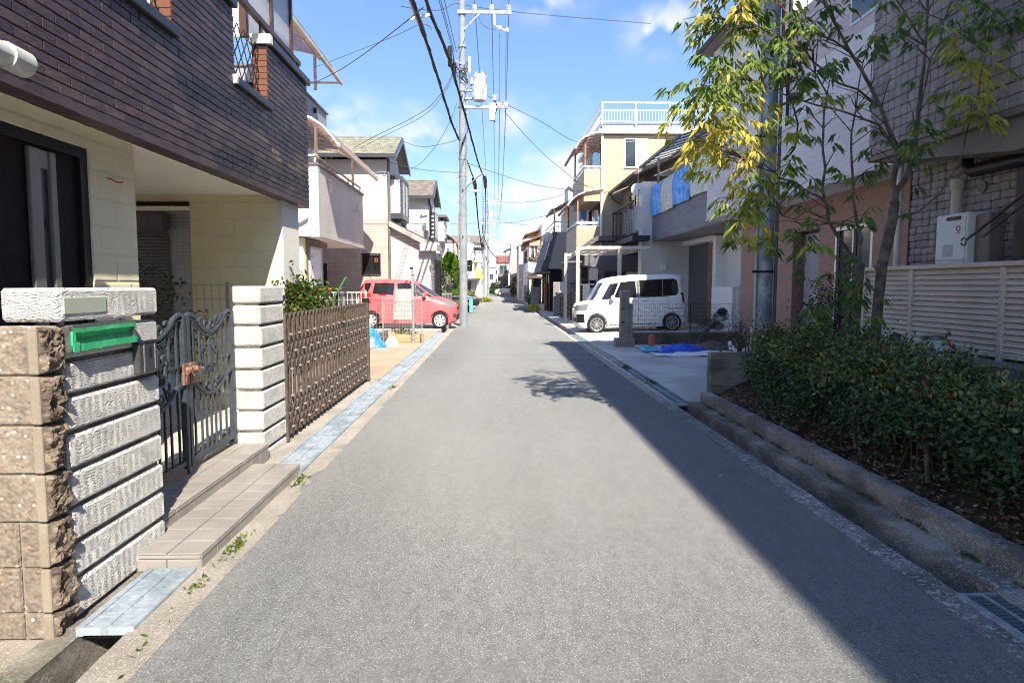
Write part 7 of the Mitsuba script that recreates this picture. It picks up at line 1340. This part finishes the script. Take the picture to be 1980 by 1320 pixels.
# two lashed telephone bundles over the left road edge
B1 = [(-1.35, 2.0, 5.9), (-1.33, 8, 6.33), (-1.28, 13.6, 6.85), (-1.12, 17.0, 7.0), (-1.03, 21, 7.1), (-.93, 25.1, 7.12), (-.80, 33, 7.35), (-.62, 45, 8.35)]
B2 = [(-1.5, 2.0, 5.85), (-1.48, 8, 6.2), (-1.42, 13.8, 6.5), (-1.4, 18, 6.62), (-1.36, 22.0, 6.62), (-1.25, 26.5, 6.75), (-1.22, 34, 7.2), (-1.2, 42, 7.7)]
wire('cable_bundle', 'thick black lashed cable bundle, the right one of two over the left road edge', B1, .034, 'mat_cable', 2.2, group='black cable bundles along the street')
wire('cable_bundle', 'thick black lashed cable bundle, the left one of two over the left road edge', B2, .032, 'mat_cable', 2.2, group='black cable bundles along the street')
wire('cable_bundle', 'sagging dark cable from the right splice to the second pole', [(-.62, 45, 8.35), (-.75, 58, 7.4), (-1.25, 81.8, 6.8)], .045, 'mat_cable'); wire('cable_bundle', 'sagging dark cable from the left splice to the second pole', [(-1.2, 42, 7.7), (-1.15, 52, 5.4), (-1.28, 66, 5.2), (-1.3, 81.8, 6.6)], .05, 'mat_cable')
wire('cable_bundle', 'dark cable running from the second pole across to the far brown roofed house', [(-1.2, 82, 6.9), (-.4, 96, 5.9), (.6, 108, 5.6)], .05, 'mat_cable')
one('splice_case', 'black cable splice case hanging on the right bundle', 'splice case', tube([(-.66, 42.6, 8.1), (-.63, 43.6, 8.2), (-.62, 45, 8.2), (-.62, 46, 7.9)], [.07, .13, .13, .08], 10), 'mat_cable', 40)
one('splice_case', 'black cable splice case hanging on the left bundle', 'splice case', tube([(-1.2, 38.5, 7.35), (-1.2, 40, 7.5), (-1.19, 42.0, 7.5), (-1.18, 43.5, 7.1)], [.07, .12, .12, .06], 10), 'mat_cable', 40)
one('cable_sleeve', 'grey yellow protective sleeve on the left cable bundle at the top of the view', 'cable sleeve', tube([(-1.47, 11.2, 6.42), (-1.44, 14.6, 6.62)], .05, 8), 'mat_sleeve' if mat('sleeve', (.30, .27, .19), .6) else None, 40)
# power lines along the street
for x, z, z2, l in ((.45, 11.36, 9.0, 'first'), (1.05, 11.36, 9.05, 'second'), (1.66, 11.36, 9.1, 'third')):
    wire('power_line', f'thin power line on the {l} insulator of the top cross arm', [(QX + x, -20, 10.9), (QX + x, 3, 10.6), (QX + x, QY - .12, z)], .013, group='power lines along the street')
    wire('power_line', f'thin power line running on from the {l} insulator to the second pole', [(QX + x, QY - .12, z), (QX + x + .08, 52, 9.4), (-1.32 + x * 1.05, 82, 9.1)], .014, group='power lines along the street')
for x, z, l in ((1.32, 7.9, 'inner'), (1.55, 7.9, 'outer')):
    wire('power_line', f'low voltage line from the {l} insulator of the lower cross arm', [(QX + x, QY - .12, z), (QX + x + .05, 52, 7.2), (-1.32 + x, 82, 7.5)], .014, group='power lines along the street')
    wire('power_line', f'line hanging from the upper hanger to the {l} insulator of the lower arm', [(QX + x + .02, QY - .12, 10.42), (QX + x, QY - .1, 9), (QX + x, QY - .12, 8.0)], .009)
for dx, l in ((-.35, 'left'), (-.28, 'middle'), (-.15, 'right')): wire('power_line', f'thin line to the pole rack, the {l} of three', [(-1.2 + dx, 4, 7.6), (QX - .1 + dx * .6, QY - .2, 9.7)], .011, group='thin lines to the pole rack')
wire('power_line', 'level line crossing the pole top from the upper left', [(-2.9, 22.0, 10.1), (-1.9, 23.6, 10.6), (QX, QY, 11.4), (QX + 1.75, QY + .5, 11.36), (6, 27, 11.5)], .012)
# service drops to the houses
wire('service_wire', 'green sheathed drop wire from the black bundles down to the violet canopy', [(-1.235, 12.3, 6.287), (-2.2, 14.0, 6.33), (-3.4, 16.1, 6.45), (-4.6, 18, 6.63)], .010); wire('service_wire', 'drop wire from the left bundle past the violet canopy', [(-1.25, 14.0, 6.53), (-1.45, 14.4, 6.78), (-2.11, 15.9, 7.12), (-3.5, 18, 7.42), (-5.0, 20, 7.65)], .007)
wire('service_wire', 'long drop wire from the pole rack to the slate roof house', [(QX - .3, QY, 9.3), (-2.2, 25.2, 8.0), (-4.3, 25.6, 6.95), (-5.2, 26, 6.6)], .011); wire('service_wire', 'second drop wire beside the long one to the slate roof house', [(QX - .3, QY, 9.2), (-2.2, 25.2, 7.85), (-4.2, 25.6, 6.85), (-5.0, 26, 6.55)], .009)
wire('service_wire', 'thin wire from the pole side to the gable of the slate roof house', [(QX - .2, QY, 8.0), (-1.9, 25.4, 6.9), (-2.9, 25.9, 5.9), (-3.9, 26.2, 5.6)], .009); wire('service_wire', 'nearly level wire from the pole to the slate roof ridge', [(QX - .1, QY, 6.75), (-2.4, 25.8, 6.6), (-3.6, 27.3, 7.1)], .009)
wire('service_wire', 'low wire from the slate roof house eave to the pole', [(-3.9, 25.9, 6.05), (-2.5, 25.6, 5.7), (QX, QY, 5.55)], .009)
wire('service_wire', 'drop wire from the transformer across to the beige house roof', [(QX + .3, QY, 8.5), (1.6, 27, 7.9), (3.4, 29.6, 7.6), (4.7, 30.9, 7.75)], .011); wire('service_wire', 'second drop wire from the lower cross arm to the beige house wall', [(QX + 1.5, QY, 7.7), (2.4, 28, 6.4), (4.2, 31, 5.9), (6.3, 31, 5.0)], .010)
wire('service_wire', 'wire from beyond the pole across to the grey band house', [(QX, QY + .1, 5.95), (2.0, 25.6, 5.1), (4.0, 25.4, 4.9), (5.1, 25.2, 5.3)], .009); wire('service_wire', 'level distant wire across the street to the mansard house', [(-1.2, 55, 6.6), (1.5, 46, 5.7), (3.4, 40, 5.6)], .013)
wire('service_wire', 'distant wire from the second pole to the flower balcony house', [(-1.2, 82, 10.2), (.8, 66, 7.6), (2.6, 54, 6.2)], .016); wire('service_wire', 'distant wire from the second pole to the dormer roof', [(-1.2, 82, 12.5), (1.4, 60, 8.6), (4.2, 42, 7.0)], .014)
for i, (z, x, y, w) in enumerate([(8, 3.0, 75, 'panel clad house'), (6.4, 2.2, 86, 'slanting house'), (7.6, -3.2, 57, 'cream block house'), (9.4, -2.8, 44, 'rust canopy house')]): wire('service_wire', f'distant thin wire from the second pole to the {w}', [(-1.3, 82, z), ((x - 1.3) / 2, (82 + y) / 2, (z + 5.4) / 2 - .3), (x, y, 5.4)], .018)
wire('service_wire', 'short looping lead under the top of the pole', [(QX + .45, QY - .12, 11.3), (QX + .8, QY - .12, 10.6), (QX + 1.2, QY - .12, 10.5)], .010)
one('cable_clip', 'small white cable spacer on the bundles at the top of the view', 'cable clip', cat(bar((-1.6, 13.4, 6.5), (-1.25, 13.6, 6.66), .05)), 'mat_white_paint')
